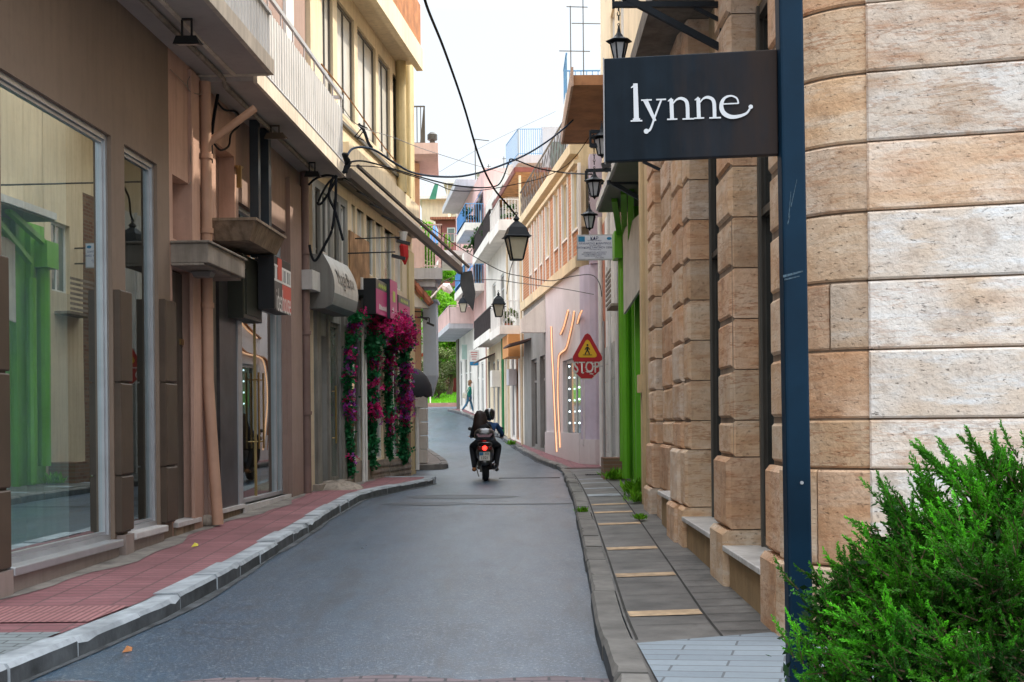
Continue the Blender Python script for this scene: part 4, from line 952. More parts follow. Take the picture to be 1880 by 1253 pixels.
mb.tube([F.pt(24.6,.16,gs(24)+.5),F.pt(24.6,.16,4.55)], .12, 10); mb.tube([F.pt(24.05,.2,gs(24)+.2),F.pt(24.05,.2,4.3)], .085, 10)
mb.box(F, 24.35, 24.85, .02, .36, 4.55, 5.05)
for a, b in (((24.5,.25,5.0),(22.5,.5,5.33)),((24.0,.2,4.6),(21.8,.4,5.33)),((23.4,.15,4.2),(21.6,.3,5.3))): mb.bar(F.pt(*a), F.pt(*b), .10, .10)
mb.build('green_pipework', M_green, root)
mb = MB(); mb.prism([F.pt(20.0,.08,4.9),F.pt(23.2,.30,4.9),F.pt(23.2,.30,3.4),F.pt(20.0,.08,3.9)], (.04,0,0)); mb.build('sloped_panel', mat('white_boards',(.55,.52,.46),.8,.1,3,.2,streak=.3), root)
mb = MB(); mb.box(F, 19.3, 24, .0, .68, 5.34, 5.37); mb.build('canopy_soffit', mat('canopy_grey',(.20,.195,.165),.8,.08,1,.1), root)
mb = MB(); mb.box(F, 19.28, 24.02, .0, .72, 5.371, 5.5); mb.build('canopy', M_white, root)
mb = MB(); mb.bar(F.pt(21.0,0,5.55), F.pt(21.0,.76,5.57), .09,.12); mb.bar(F.pt(21.0,.66,5.34), F.pt(21.0,.0,4.95), .05,.07); mb.bar(F.pt(21.0,.0,5.32), F.pt(21.0,.74,5.34), .09, .06); mb.build('canopy_bracket', M_blackb, root)
mb = MB(); mb.bx(2.05, 2.28, 20.2, 20.6, gs(20)+.05, gs(20)+.75); mb.build('stone_block', M_plast, root)

root = thing('brick_building', 'tall cream building on a brown brick and marble ground floor, with balcony over the street', 'building', F.pt(27.5, 0, 0))
b0, b1 = 25.02, 32.6
mb = MB().mat(M_brk); mb.mat(M_cream); wall(mb, F, b0, 26.8, -.1, 6.4, [(25.3,26.2,4.2,5.6,.2)]); mb.mat(M_brk); wall(mb, F, 26.8, 28.9, -.1, 6.4); mb.mat(M_white); wall(mb, F, 28.9, 31.8, -.1, 6.4, [(29.9,31.4,3.9,5.2,.15)]); mb.mat(M_terra); wall(mb, F, 31.8, b1, -.1, 6.4); mb.mat(M_cream); wall(mb, F, b0, b1, 6.4, 12.4, [(26,27.2,8.4,10.6,.15),(28.2,29.4,8.4,10.6,.15)]); shell(mb, F, b0, b1, -.2, 12.4, 9); mb.build('wall', None, root)
window(root, F, 25.3, 26.2, 4.2, 5.6, M_white, M_glassg, -.15, .05, 2); window(root, F, 29.9, 31.4, 3.9, 5.2, M_white, M_blindw, -.1, .05, 2)
for y in (26, 28.2): window(root, F, y, y+1.2, 8.4, 10.6, M_white, M_blindw, -.1, .05, 2)
mb = MB()
for k in range(7): mb.box(F, 28.95, 31.7, 0, .03, .35+k*.42, .35+k*.42+.41, .006)
mb.build('marble_cladding', mat('grey_white_marble',(.42,.42,.41),.4,.2,1.5,.05,streak=.2), root)
mb = MB(); mb.box(F, 26.4, 28.1, 0, .12, .2, gs(26)+.42); mb.box(F, 29.6, 31.6, 0, .16, .2, gs(28)+.32); mb.build('step', M_wmarb, root)
mb = MB(); mb.box(F, 25.1, 25.8, .0, .55, gs(25)+.05, gs(25)+.55); mb.build('low_brick_pier', M_brk, root)
mb = MB(); mb.tube([F.pt(29.5,.08,gs(28)),F.pt(29.5,.08,6.4)], .04, 8); mb.tube([F.pt(32.0,.1,gs(29)),F.pt(32.0,.1,6.5)], .06, 8); mb.tube([F.pt(27.6,.06,gs(28)+.4),F.pt(27.6,.06,6.4)], .03, 8); mb.tube([F.pt(28.0,.06,gs(28)+.4),F.pt(28.0,.06,6.4)], .03, 8); mb.build('downpipe', M_white, root, smooth=True)
mb = MB(); mb.box(F, 25.4, 26.6, .0, .35, 3.75, 3.8)
for k in range(7): mb.bar(F.pt(25.4,.36,3.85+k*.1), F.pt(26.6,.36,3.85+k*.1), .02, .05)
mb.build('small_balcony', M_conc, root)
# big soffited balcony
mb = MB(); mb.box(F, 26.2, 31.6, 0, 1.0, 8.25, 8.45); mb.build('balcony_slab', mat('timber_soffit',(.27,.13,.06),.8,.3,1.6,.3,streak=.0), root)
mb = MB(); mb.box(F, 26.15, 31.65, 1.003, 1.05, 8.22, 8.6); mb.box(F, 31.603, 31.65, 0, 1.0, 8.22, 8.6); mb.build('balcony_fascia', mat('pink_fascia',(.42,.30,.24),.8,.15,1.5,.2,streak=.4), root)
root = thing('apartment_building', 'pale block with a blue railed roof balcony above the street lamps', 'building', (3.2, 33, 0))
mb = MB(); mb.bx(2.4, 8, 32.62, 34.6, 0, 9.6); mb.build('wall', M_white, root)
mb = MB(); P = [(1.45,31.0),(1.45,34.2)]; mb.bx(1.42, 2.6, 32.65, 34.4, 9.45, 9.72); mb.build('balcony_slab', M_white, root)
M_bluer = mat('blue_railing', (.12,.30,.52), .5, .1, 3, 0)
mb = MB(); railing(mb, (1.45,32.7,9.72), (1.45,34.35,9.72), 1.0, 14, .012); railing(mb, (1.45,34.35,9.72), (2.5,34.35,9.72), 1.0, 7, .012); mb.build('railing', M_bluer, root)
mb = MB(); mb.bx(2.4, 6, 32.62, 34.3, 9.61, 11.6); mb.build('roof_room', M_white, root)
for X, h in ((1.62,2.6),(1.95,3.9)):
    t = thing('antenna', 'shorter roof aerial with bent arms behind the dark sign' if h < 3 else 'taller thin roof aerial behind the dark sign', 'antenna', (X,34,9.72))
    mb = MB(); mb.tube([(X,34,9.72),(X,34,9.72+h)], .015); mb.bar((X-.1,34,9.7+h),(X+.45,34,9.68+h),.02,.02); mb.bar((X-.3,34,9.72+h*.55),(X+.5,34,9.70+h*.55),.02,.02); mb.build('mast', M_alud, t)

# ------------------------------------------------------------------ pole and shop sign in front
Yp = 6.15; scp = FP/Yp
M_pole = mat('navy_pole_paint', (.0022,.019,.040), .5, .3, 1.5, .05, spec=.15, sc2=4)
P0 = at(1490-21.5, 1253, Yp)
t = thing('sign_pole', 'dark blue square metal pole carrying the lynne sign', 'pole', (P0.x, Yp, gs(6)+PH))
Pt = at(1447.5, 0, Yp); Pm = at(1468.5, 1253, Yp)
xb = Pm.x + (Pm.x-Pt.x)/(Pt.z-Pm.z)*(Pm.z-PH)   # base slightly off plumb, as it leans
mb = MB(); a = Vector((xb, Yp, PH)); b = Vector((Pt.x+(Pt.x-xb)*.12, Yp, Pt.z+.6)); mb.bar(a, b, .112, .112, up=(0,1,0)); mb.build('post', M_pole, t, bevel=.012)
mb = MB(); mb.bx(xb-.12, xb+.12, Yp-.12, Yp+.12, PH, PH+.015); mb.build('base_plate', M_pole, t)
mb = MB()
for i_, (x0_, y0_, x1_, y1_, w_) in enumerate(((1438,508,1474,498,.006),(1440,514,1468,507,.004),(1448,400,1452,352,.002),(1452,380,1463,330,.002),(1446,412,1450,396,.003),(1449,1095,1452,1088,.004))):
    A1, A2 = at(x0_,y0_,Yp-.0575), at(x1_,y1_,Yp-.0575); dn = (A2-A1).normalized(); nn = Vector((-dn.z,0,dn.x))*w_; o_ = Vector((0,-.0003*i_,0)); mb.quad(A1+nn+o_, A2+nn*.4+o_, A2-nn*.6+o_, A1-nn+o_)
mb.build('scuff_marks', mat('scuffed_paint',(.05,.09,.12),.7,.6,90,0), t)
mb = MB(); q = at(1467, 886, Yp); mb.lathe([(.0001,0),(.007,0),(.009,.004),(.0001,.004)], 10, (q.x, Yp-.062, q.z), ax='Y'); mb.build('bolt', M_alu, t)
# lynne sign: plane from left (further) to right (nearer)
SL = at(1110, 200, 6.28); SR_ = at(1428, 190, 6.15); SL.z = SR_.z = 0
su = (SR_-SL).normalized(); sn = Vector((su.y, -su.x, 0)); sn = sn if sn.y < 0 else -sn
def onsign(px, py, off=0.0):
    r = ray(px, py); o = Vector((0,0,EYE)); P = SL + sn*off; tt = ((P-o).dot(sn))/(r.dot(sn)); return o + r*tt
zs1 = onsign(1110,107.5).z; zs0 = onsign(1112,297).z
s = thing('shop_sign', 'large dark blue rectangular sign with the word lynne in white letters', 'sign', (SL.x, SL.y, zs0))
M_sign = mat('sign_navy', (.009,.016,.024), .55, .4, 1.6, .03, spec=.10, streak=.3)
def reflect_stain(m):      # brown reflection painted as a stain towards the pole side, with run marks
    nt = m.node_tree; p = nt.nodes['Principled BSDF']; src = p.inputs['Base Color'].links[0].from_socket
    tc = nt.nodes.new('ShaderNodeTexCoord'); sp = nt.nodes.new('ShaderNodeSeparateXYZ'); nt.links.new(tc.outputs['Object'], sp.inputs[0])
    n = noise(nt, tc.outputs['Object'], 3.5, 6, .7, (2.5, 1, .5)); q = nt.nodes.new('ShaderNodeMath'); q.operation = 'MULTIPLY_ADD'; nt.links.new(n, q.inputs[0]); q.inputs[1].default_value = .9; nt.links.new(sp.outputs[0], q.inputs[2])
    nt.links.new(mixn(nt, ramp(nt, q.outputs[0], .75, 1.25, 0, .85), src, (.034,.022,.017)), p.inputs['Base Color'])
reflect_stain(M_sign)
mb = MB(); aL = SL; aR = SL + su*((SR_-SL).length); th = sn*-.05
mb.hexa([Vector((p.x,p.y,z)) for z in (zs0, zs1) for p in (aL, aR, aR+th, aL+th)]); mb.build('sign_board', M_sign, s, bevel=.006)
mb = MB(); e = su*-.006; mb.hexa([Vector((p.x,p.y,z)) for z in (zs0-.003, zs1+.003) for p in (aL+e, aL+sn*.002, aL+th-sn*.002, aL+e+th)]); mb.build('edge_trim', M_alu, s)
mb = MB(); kk = [0]
def st(pts, ws, n=5, close=False):
    """a pen stroke of changing width, laid on the sign face (photo-traced letter shapes)"""
    pts = [Vector((p[0], p[1], 0)) for p in pts]
    if len(pts) > 2:
        sp = smooth_path(pts, n); wsx = []
        for i in range(len(ws)-1): wsx += [ws[i]+(ws[i+1]-ws[i])*k/n for k in range(n)]
        wsx.append(ws[-1])
    else: sp, wsx = pts, ws
    kk[0] += 1; off = .004 + kk[0]*.0003; L_, R_ = [], []
    for i, p in enumerate(sp):
        t_ = (sp[min(i+1,len(sp)-1)]-sp[max(i-1,0)]).normalized(); nn = Vector((-t_.y, t_.x, 0))*wsx[i]/2
        L_.append(p+nn); R_.append(p-nn)
    cv = lambda p: onsign(1080+p.x/2.983, p.y/2.983, off)
    for i in range(len(sp)-1): mb.quad(cv(L_[i]), cv(L_[i+1]), cv(R_[i+1]), cv(R_[i]))
def dot(x, y, r): 
    kk[0] += 1; off = .004 + kk[0]*.0003
    mb.poly([onsign(1080+(x+r*math.cos(a*PI/8))/2.983, (y+r*math.sin(a*PI/8))/2.983, off) for a in range(16)])
st([(258,458),(264,664)],[24,28]); st([(234,482),(262,464)],[5,16]); st([(232,664),(296,662)],[8,8]); st([(244,655),(284,655)],[10,12])
st([(312,548),(366,664)],[26,16]); st([(400,548),(365,640),(342,705),(322,722)],[10,10,12,14]); dot(318,720,14); st([(290,550),(348,548)],[8,8]); st([(372,547),(426,545)],[8,8])
for dx, dy in ((0,0),(147,-6)):
    st([(455+dx,544+dy),(459+dx,654+dy)],[21,21]); st([(436+dx,556+dy),(458+dx,541+dy)],[5,12])
    st([(462+dx,572+dy),(482+dx,548+dy),(508+dx,540+dy),(534+dx,552+dy),(543+dx,580+dy),(545+dx,652+dy)],[6,9,16,19,20,20])
    st([(432+dx,655+dy),(488+dx,653+dy)],[8,8]); st([(516+dx,653+dy),(580+dx,651+dy)],[8,8])
st([(822,568),(814,540),(782,526),(750,536),(732,562),(730,595),(746,624),(782,641),(828,637),(868,620),(890,588)],[9,9,9,13,20,24,25,22,17,12,9])
st([(736,571),(824,567)],[7,7]); dot(890,586,12)
mb.build('lettering', mat('letter_white',(.62,.64,.66),.5,.05,3,0), s)
mb = MB(); zz = (zs0+zs1)/2
for z in (zs0+.08, zs1-.08): mb.bar(Vector((aR.x-.02,aR.y+.03,z)), Vector((aR.x+.05,Yp+.02,z)), .03, .03)
mb.build('clamp', M_pole, s)

# ------------------------------------------------------------------ lanterns
M_lglass = mat('lantern_glass', (.55,.50,.38), .15, .12, 2, 0, spec=.6)
M_lglass2 = mat('clear_lantern_glass', (.40,.42,.43), .1, .2, 2, 0, spec=.7)
M_lblk = mat('lantern_iron', (.012,.016,.021), .5, .25, 5, .1, spec=.18)
def lantern4(P, h, label, group, rot=.5, kind=0, hang=0.0, stand=False):
    """P = top ring; a tapering glass body under a flared roof"""
    t = thing('street_lantern', label, 'lantern', P, group); x, y, z = P; n = 4 if kind == 0 else 6
    w = h*(.245 if kind == 0 else .25); rt = math.sqrt(2) if n == 4 else 1.12
    def ring(r, zz): return [Vector((x+r*rt*math.cos(2*PI*(k+rot)/n), y+r*rt*math.sin(2*PI*(k+rot)/n), z-zz)) for k in range(n)]
    zr0, zr1, zb = h*.22, h*.46, h*.97
    # roof
    mb = MB(); 
    lv = [(.03*h,.05*h),(.06*h,.10*h),(.035*h,.14*h),(.10*h,zr0-.02*h),(w*.72,zr0+.07*h),(w*.98,zr1),(w*1.12,zr1+.02*h),(w*1.12,zr1+.035*h),(w*.9,zr1+.04*h)] if kind == 0 else [(.02*h,.04*h),(.035*h,.10*h),(.05*h,.2*h),(w*.5,.32*h),(w*1.0,.40*h),(w*1.3,.43*h),(w*1.3,.45*h),(w*.8,.46*h)]
    rr = [ring(r, zz) for r, zz in lv]; vs = [v for r in rr for v in r]
    fs = [(i*n+k, i*n+(k+1)%n, (i+1)*n+(k+1)%n, (i+1)*n+k) for i in range(len(lv)-1) for k in range(n)] + [tuple(range(n-1,-1,-1)), tuple((len(lv)-1)*n+k for k in range(n))]
    mb.add(vs, fs); mb.ball((x,y,z-.04*h), .03*h, 8, 5); mb.build('roof', M_lblk, t)
    top, bot = ring(w*.86, zr1+.04*h), ring(w*.46, zb)
    mb = MB()
    for k in range(n): mb.bar(top[k], bot[k], .022*h+.004, .022*h+.004); mb.bar(bot[k], bot[(k+1)%n], .02*h, .02*h); mb.bar(top[k], top[(k+1)%n], .02*h, .02*h)
    mb.poly(bot)
    if kind: mb.tube([(x,y,z-zb),(x,y,z-zb-.05*h),(x,y,z-zb-.10*h)],[.10*h,.04*h,.012*h],6)
    mb.build('frame', M_lblk, t)
    top, bot = ring(w*.82, zr1+.04*h), ring(w*.43, zb-.01); mb = MB()
    for k in range(n): mb.quad(top[k], top[(k+1)%n], bot[(k+1)%n], bot[k])
    mb.build('glass_panes', M_lglass if kind == 0 else M_lglass2, t)
    mb = MB(); m = 10; mb.tube([(x+.03*h*math.cos(2*PI*k/m), y, z+.03*h*math.sin(2*PI*k/m)+.02*h) for k in range(m+1)], .007*h+.002, 5, False)
    if hang:
        k = 0; zz = z+.04
        while zz < z+hang: mb.tube([(x-.008,y,zz),(x-.012,y,zz+.02),(x,y,zz+.045),(x+.012,y,zz+.02),(x+.008,y,zz)], .0045, 5, False) if k % 2 else mb.tube([(x,y,zz),(x,y,zz+.045)], .007, 5); zz += .04; k += 1
    mb.build('chain', M_lblk, t); return t
G1 = 'lanterns hung over the middle of the street'; G2 = 'lanterns on the right hand wall brackets'
L1 = at(948, 394, 24); L2 = at(915, 536, 33); L3 = at(850, 541, 62); L4 = at(820, 561, 76)
lantern4(L1, .86, 'largest and nearest street lantern hanging over the middle of the road', G1, .62)
lantern4(L2, .62*1.05, 'second street lantern, hanging below and left of the largest one', G1, .55)
lantern4(L3, .86, 'small street lantern hanging before the pink balcony', G1, .5); lantern4(L4, .80, 'smallest and farthest street lantern against the trees', G1, .5)
# wall bracket lanterns
def bracket(pts_w, arms, label, t=None):
    b = thing('wall_bracket', label, 'bracket', pts_w, 'iron lantern brackets on the right hand wall'); mb = MB()
    for a, c, w_ in arms: mb.bar(a, c, w_, w_, up=(0,1,0))
    mb.build('arm', M_lblk, b); return b
Y = 10.75; A = lambda x, y_: at(x, y_, Y)
bracket(A(1323,60), [(A(1126,9),A(1323,9),.045),(A(1325,-60),A(1325,98),.035),(A(1140,-8),A(1323,88),.05),(A(1275,14),A(1323,38),.03),(A(1126,-50),A(1126,16),.02)], 'nearest black iron bracket reaching over the lynne sign')
l = at(1136, 47, Y); lantern4(l, .30, 'lantern peeking over the top of the lynne sign', G2, .1, 1, A(1136,16).z-l.z)
Y = 16.5; B_ = lambda x, y_: at(x, y_, Y)
bracket(B_(1186,270), [(B_(1084,242),B_(1200,244),.04),(B_(1084,268),B_(1215,268),.05),(B_(1084,240),B_(1084,270),.03),(B_(1088,248),B_(1112,266),.03),(B_(1112,266),B_(1255,268),.04),(B_(1180,297),B_(1212,312),.035)], 'middle black iron bracket half hidden behind the lynne sign')
l = at(1105, 226, Y); lantern4(l, .42, 'lantern standing half hidden at the left edge of the lynne sign', G2, .1, 1)
l = at(1091, 309, Y); lantern4(l, .37, 'upper of the two lanterns chained below the middle bracket', G2, .2, 1, B_(1091,270).z-l.z)
Y = 20.4; D_ = lambda x, y_: at(x, y_, Y)
bracket(D_(1187,320), [(D_(1076,314),D_(1190,309),.05),(D_(1076,314),D_(1076,334),.04),(D_(1076,334),D_(1108,336),.05)], 'farthest black iron bracket above the white canopy')
l = at(1082, 374, Y); lantern4(l, .40, 'lower hanging lantern beside the brick windows', G2, .3, 1, D_(1082,336).z-l.z)
t = thing('spotlight', 'black spotlight on top of the farthest bracket', 'spotlight', D_(1115,306)); mb = MB(); mb.bar(D_(1105,306),D_(1125,300),.09,.09); mb.tube([D_(1108,306),D_(1108,312)],.012); mb.build('housing', M_black, t)

# ------------------------------------------------------------------ traffic signs on the pipe
Y = 27.3; S = lambda x, y_: at(x, y_, Y)
M_tred = mat('traffic_red', (.42,.012,.018), .4, .1, 3, 0); M_tyel = mat('traffic_yellow', (.72,.42,.02), .4, .08, 3, 0); M_twh = mat('traffic_white', (.62,.60,.55), .45, .15, 6, 0); M_tblk = mat('traffic_black', (.01,.01,.01), .4, .1, 3, 0)
t = thing('warning_sign', 'red edged yellow triangle sign with a walking figure, above the stop sign', 'sign', S(1077,660)); off = Vector((0,-.02,0))
def tri(cx, cy, r, m, k, rnd=.12):
    cy -= 1
    pts = []
    for a in (-90, 30, 150):
        for da in (-18, 0, 18): aa = math.radians(a+da*.55); rr = r*(1-.06*abs(da)/18*1.2); pts.append(S(cx+rr*math.cos(aa)*.97, cy+rr*math.sin(aa)*1.02))
    mb.prism([p+Vector((0,-.004*k,0)) for p in pts], (0,.003,0))
mb = MB(); tri(1078.5, 646, 32, 0, 0); mb.build('plate', M_tred, t); mb = MB(); tri(1078.5, 645.5, 20, 0, 1); mb.build('yellow_field', M_tyel, t)
mb = MB(); f = lambda x, y_: S(x, y_)+Vector((0,-.009,0)); q = [0]
def sk(pts, w_):
    for a, b in zip(pts, pts[1:]):
        q[0] += 1; o_ = Vector((0,-.0004*q[0],0)); A_, B_2 = f(*a)+o_, f(*b)+o_; d_ = (B_2-A_).normalized(); n_ = Vector((-d_.z,0,d_.x))*w_/2; mb.quad(A_+n_,B_2+n_,B_2-n_,A_-n_)
mb.poly([f(1078.5+1.9*math.cos(a*PI/5), 634+1.9*math.sin(a*PI/5)) for a in range(10)])
sk([(1078.5,637),(1078.3,643)],.045); sk([(1078.5,637.5),(1075,640),(1074,643)],.018); sk([(1078.5,637.5),(1082,640.5),(1083,642.5)],.018); sk([(1078.3,643),(1076,647),(1074.2,651)],.024); sk([(1078.3,643),(1081,647),(1082,651)],.024); sk([(1070,652),(1087,652)],.012)
mb.build('pedestrian_symbol', M_tblk, t)
t = thing('stop_sign', 'red octagonal stop sign below the triangle warning sign', 'sign', S(1077,697))
oc = lambda r, k: [S(1077+r*1.02*math.cos(math.radians(22.5+45*i)), 672.5+r*math.sin(math.radians(22.5+45*i)))+Vector((0,.02-.004*k,0)) for i in range(8)]
mb = MB(); mb.prism(oc(26.5,0), (0,.003,0)); mb.build('plate', M_twh, t); mb = MB(); mb.prism(oc(24.5,1), (0,.003,0)); mb.build('red_field', M_tred, t)
text_mesh(t, 'STOP', S(1077,675)+Vector((0,.008,0)), (1,0,0), (0,0,1), .34, M_twh, 'lettering', .66, bold=.018)
mb = MB(); rr = random.Random(3)
for i in range(14): x0, y0_ = 1077+rr.uniform(-9,17), 673+rr.uniform(-15,18); p_ = S(x0,y0_)+Vector((0,.006-.0002*i,0)); mb.quad(p_,p_+Vector((rr.uniform(.02,.06),0,rr.uniform(-.02,.02))),p_+Vector((rr.uniform(.01,.05),0,rr.uniform(.01,.03))),p_+Vector((-.01,0,.015)))
mb.build('sticker_marks', M_twh, t)
t = thing('sign_post', 'thin grey pipe post behind the stop and triangle signs', 'pole', (S(1101,700).x, Y+.05, gs(Y)+PH)); xq = S(1100,660).x
mb = MB(); mb.tube([(xq+.1,Y+.06,gs(Y)+PH),(xq+.1,Y+.06,3.6)], .025, 8); mb.bar((xq-.35,Y+.03,S(1077,650).z),(xq+.1,Y+.06,S(1077,650).z),.03,.03); mb.bar((xq-.35,Y+.035,S(1077,673).z),(xq+.1,Y+.06,S(1077,673).z),.03,.03); mb.build('post', M_alu, t)
# KDP sign
Y = 26.4; K = lambda x, y_: at(x, y_, Y)
t = thing('office_sign', 'white rectangular sign headed K\u0394P with rows of small Greek lettering', 'sign', K(1092,478)); a = K(1059,432); b = K(1126,478); zt_, zb_ = K(1092,431).z, K(1092,478).z
mb = MB(); mb.bx(a.x, b.x, Y, Y+.05, zb_, zt_); mb.build('sign_board', mat('sign_frame_grey',(.35,.36,.36),.4,.1), t)
mb = MB(); mb.bx(a.x+.02, b.x-.02, Y-.004, Y-.001, zb_+.025, zt_-.02); mb.build('sign_face', mat('sign_face_pale',(.52,.54,.60),.4,.06,2,0), t)
M_ink = mat('ink_navy', (.03,.04,.12), .5, .05, 3, 0); M_logo = mat('logo_blue', (.01,.16,.32), .4, .3, 9, 0); W = b.x-a.x; H = zt_-zb_; Pp = lambda u, v: Vector((a.x+W*u, Y-.008, zb_+H*v))
mb = MB(); p1, p2 = Pp(.04,.72), Pp(.22,.93); mb.bx(p1.x,p2.x,Y-.007,Y-.0045,p1.z,p2.z); pc = Pp(.89,.84); mb.prism([Vector((pc.x+.05*math.cos(i*PI/6), Y-.007, pc.z+.03*math.sin(i*PI/6))) for i in range(12)],(0,.002,0)); mb.build('logo', M_logo, t)
for tx, u, v, s_, bb in (('\u039a\u0394\u03a1',.48,.85,.085,.012),('\u03a4\u0395\u03a7\u039d\u0399\u039a\u039f \u0393\u03a1\u0391\u03a6\u0395\u0399\u039f',.48,.76,.032,0),('\u0391\u03a1\u0391\u0392\u0391\u03a1\u0399\u03a4\u0397\u03a3 \u0394\u0397\u039c\u0397\u03a4\u03a1\u0399\u039f\u03a3',.5,.645,.052,.008),('\u03a0\u03bf\u03bb\u03b9\u03c4\u03b9\u03ba\u03cc\u03c2 \u039c\u03b7\u03c7.',.5,.575,.035,0),('\u03a0\u0391\u03a0\u0391\u039a\u03a9\u039d\u03a3\u03a4\u0391\u039d\u03a4\u0399\u039d\u039f\u03a5 \u039e\u0395\u039d\u0399\u0391',.5,.485,.054,.008),('\u03a0\u03bf\u03bb\u03b9\u03c4\u03b9\u03ba\u03cc\u03c2 \u039c\u03b7\u03c7.',.5,.41,.035,0),('\u0391\u03a1\u0391\u0392\u0391\u03a1\u0399\u03a4\u0397\u03a3 \u0391\u039d\u03a4\u03a9\u039d\u0399\u039f\u03a3',.5,.3,.04,0),('\u0391\u03a1\u03a7\u0399\u03a4\u0395\u039a\u03a4\u039f\u039d\u0399\u039a\u0395\u03a3 \u039c\u0395\u039b\u0395\u03a4\u0395\u03a3',.46,.23,.036,0),('\u0391\u0394\u0395\u0399\u0395\u03a3 \u0395\u03a0\u0399\u0392\u039b\u0395\u03a8\u0395\u0399\u03a3',.44,.16,.036,0),('\u03a4\u0397\u039b. 22990',.62,.09,.034,0)):
    text_mesh(t, tx, Pp(u, v), (1,0,0), (0,0,1), s_, M_ink, 'lettering', 1.0, bold=bb)
mb = MB(); mb.bar((b.x,Y+.025,zt_-.1),(2.3,Y+.025,zt_-.1),.03,.03); mb.bar((b.x,Y+.025,zb_+.1),(2.3,Y+.025,zb_+.1),.03,.03); mb.build('bracket', M_alud, t)
# ------------------------------------------------------------------ far right row
M_lilac = mat('lilac_plaster', (.66,.62,.63), .8, .08, .8, .12, grime=.3)
M_offw = mat('off_white_plaster', (.78,.74,.67), .85, .1, .8, .15, streak=.15, grime=.3)
M_ywarm = mat('warm_yellow_plaster', (.74,.60,.38), .85, .12, .9, .2, streak=.3)
M_obrick = brick_mat('orange_brick_infill', (.48,.17,.06), (.40,.13,.05), (.5,.36,.22), .24, .095, .014, 0, 'YZ', .85, .6, .3)
M_orange = mat('orange_box_paint', (.62,.28,.09), .7, .1, 1, .1)
M_pinkb = mat('rose_plaster', (.72,.47,.43), .85, .1, .8, .15, streak=.15)
M_pinkl = mat('pale_pink_plaster', (.76,.58,.54), .85, .1, .8, .15, streak=.15)
M_lgrey = mat('light_grey_plaster', (.50,.50,.52), .85, .1, .8, .15, streak=.2)
M_roof = brick_mat('roof_tiles', (.42,.16,.09), (.35,.12,.07), (.18,.07,.04), .2, .3, .03, .5, 'XY', .85, .8, .4)
M_neon = mat('neon_glow', (.9,.6,.4), .4, .02, 3, 0, emit=(1,.5,.25), es=1.0)
M_bulb = mat('bulb_glow', (.9,.95,.95), .4, .02, 3, 0, emit=(.75,.95,1), es=3.0)
FD1 = Fac(5.1, -.1, -1); FD2 = Fac(5.565, -.11, -1); FD3 = Fac(6.73, -.13, -1)
F = FD1
root = thing('shop_building', 'white and lilac shop front under a yellow upper storey with orange brick panels', 'building', F.pt(40, 0, 0))
y0, y1 = 33.4, 46.5; zc0, zc1 = 5.75, 8.45
cols = [1071,1052,1034,1019,1003,992,982,974,968]
holes = []; wn = []
for pa, pb in ((1055,1066),(1036,1046),(1021,1029),(1005,1012),(994,999),(984,989),(975,979)):
    a, b = F.y(pb,0,420), F.y(pa,0,420); holes.append((a, b, 6.45, 8.0, .14)); wn.append((a, b))
gh = [(F.y(1070,0,760),F.y(1034,0,760),gs(35)+PH+.45,3.2,.2)]
gh2 = [(F.y(a,0,760),F.y(b,0,760),gs(41)+PH+.1,3.6,.2) for a, b in ((1001,992),(986,976))]
gh2 = [(min(h[0],h[1]),max(h[0],h[1]))+h[2:] for h in gh2]; gh = [(min(h[0],h[1]),max(h[0],h[1]))+h[2:] for h in gh]
yB = F.y(1003,0,760)
mb = MB().mat(M_lilac); wall(mb, F, y0, yB, -.1, 5.45, gh); mb.mat(M_grey); wall(mb, F, yB, y1, -.1, 5.45, gh2); mb.mat(M_ywarm); wall(mb, F, y0, y1, 5.45, 8.6, holes); shell(mb, F, y0, y1, -.2, 8.6, 8)
mb.box(F, y0, y1, 0, .10, 5.46, 5.75); mb.box(F, y0, y1, 0, .22, 8.35, 8.62); mb.box(F, y0, y1, 0, .12, 8.1, 8.2); mb.build('wall', None, root)
mb = MB(); 
for (a, b), (c, e) in zip(wn, wn[1:]+[(46.3,46.3)]): mb.box(F, b+.12, c-.12, 0, .04, 5.76, 8.05)
for a, b in wn: mb.box(F, a-.02, b+.02, 0, .035, 5.76, 6.40)
mb.build('brick_panels', M_obrick, root)
mb = MB()
for a, b in wn: mb.box(F, a-.11, a-.01, 0, .07, 5.6, 8.05); mb.box(F, b+.01, b+.11, 0, .07, 5.6, 8.05); mb.box(F, a-.01, b+.01, 0, .08, 6.4, 6.45)
mb.build('pilaster_strips', M_offw, root)
for i, (a, b) in enumerate(wn): window(root, F, a, b, 6.45, 8.0, M_white, M_glassg if i != 1 else M_glassd, -.1, .05, 2)
window(root, F, *gh[0][:4], M_white, mat('teal_dark_glass',(.03,.06,.065),.08,.3,1,0,spec=.8), -.15, .09, 2)
for h in gh2: window(root, F, *h[:4], M_grey, M_glassd, -.15, .09, 1, (.75,), name='door')
mb = MB(); h = gh[0]
for u in (.27,.76):
    for k in range(7): mb.ball(F.pt(h[0]+(h[1]-h[0])*u, -.06, h[2]+.25+k*.31), .027, 8, 6)
mb.build('light_bulbs', M_bulb, root)
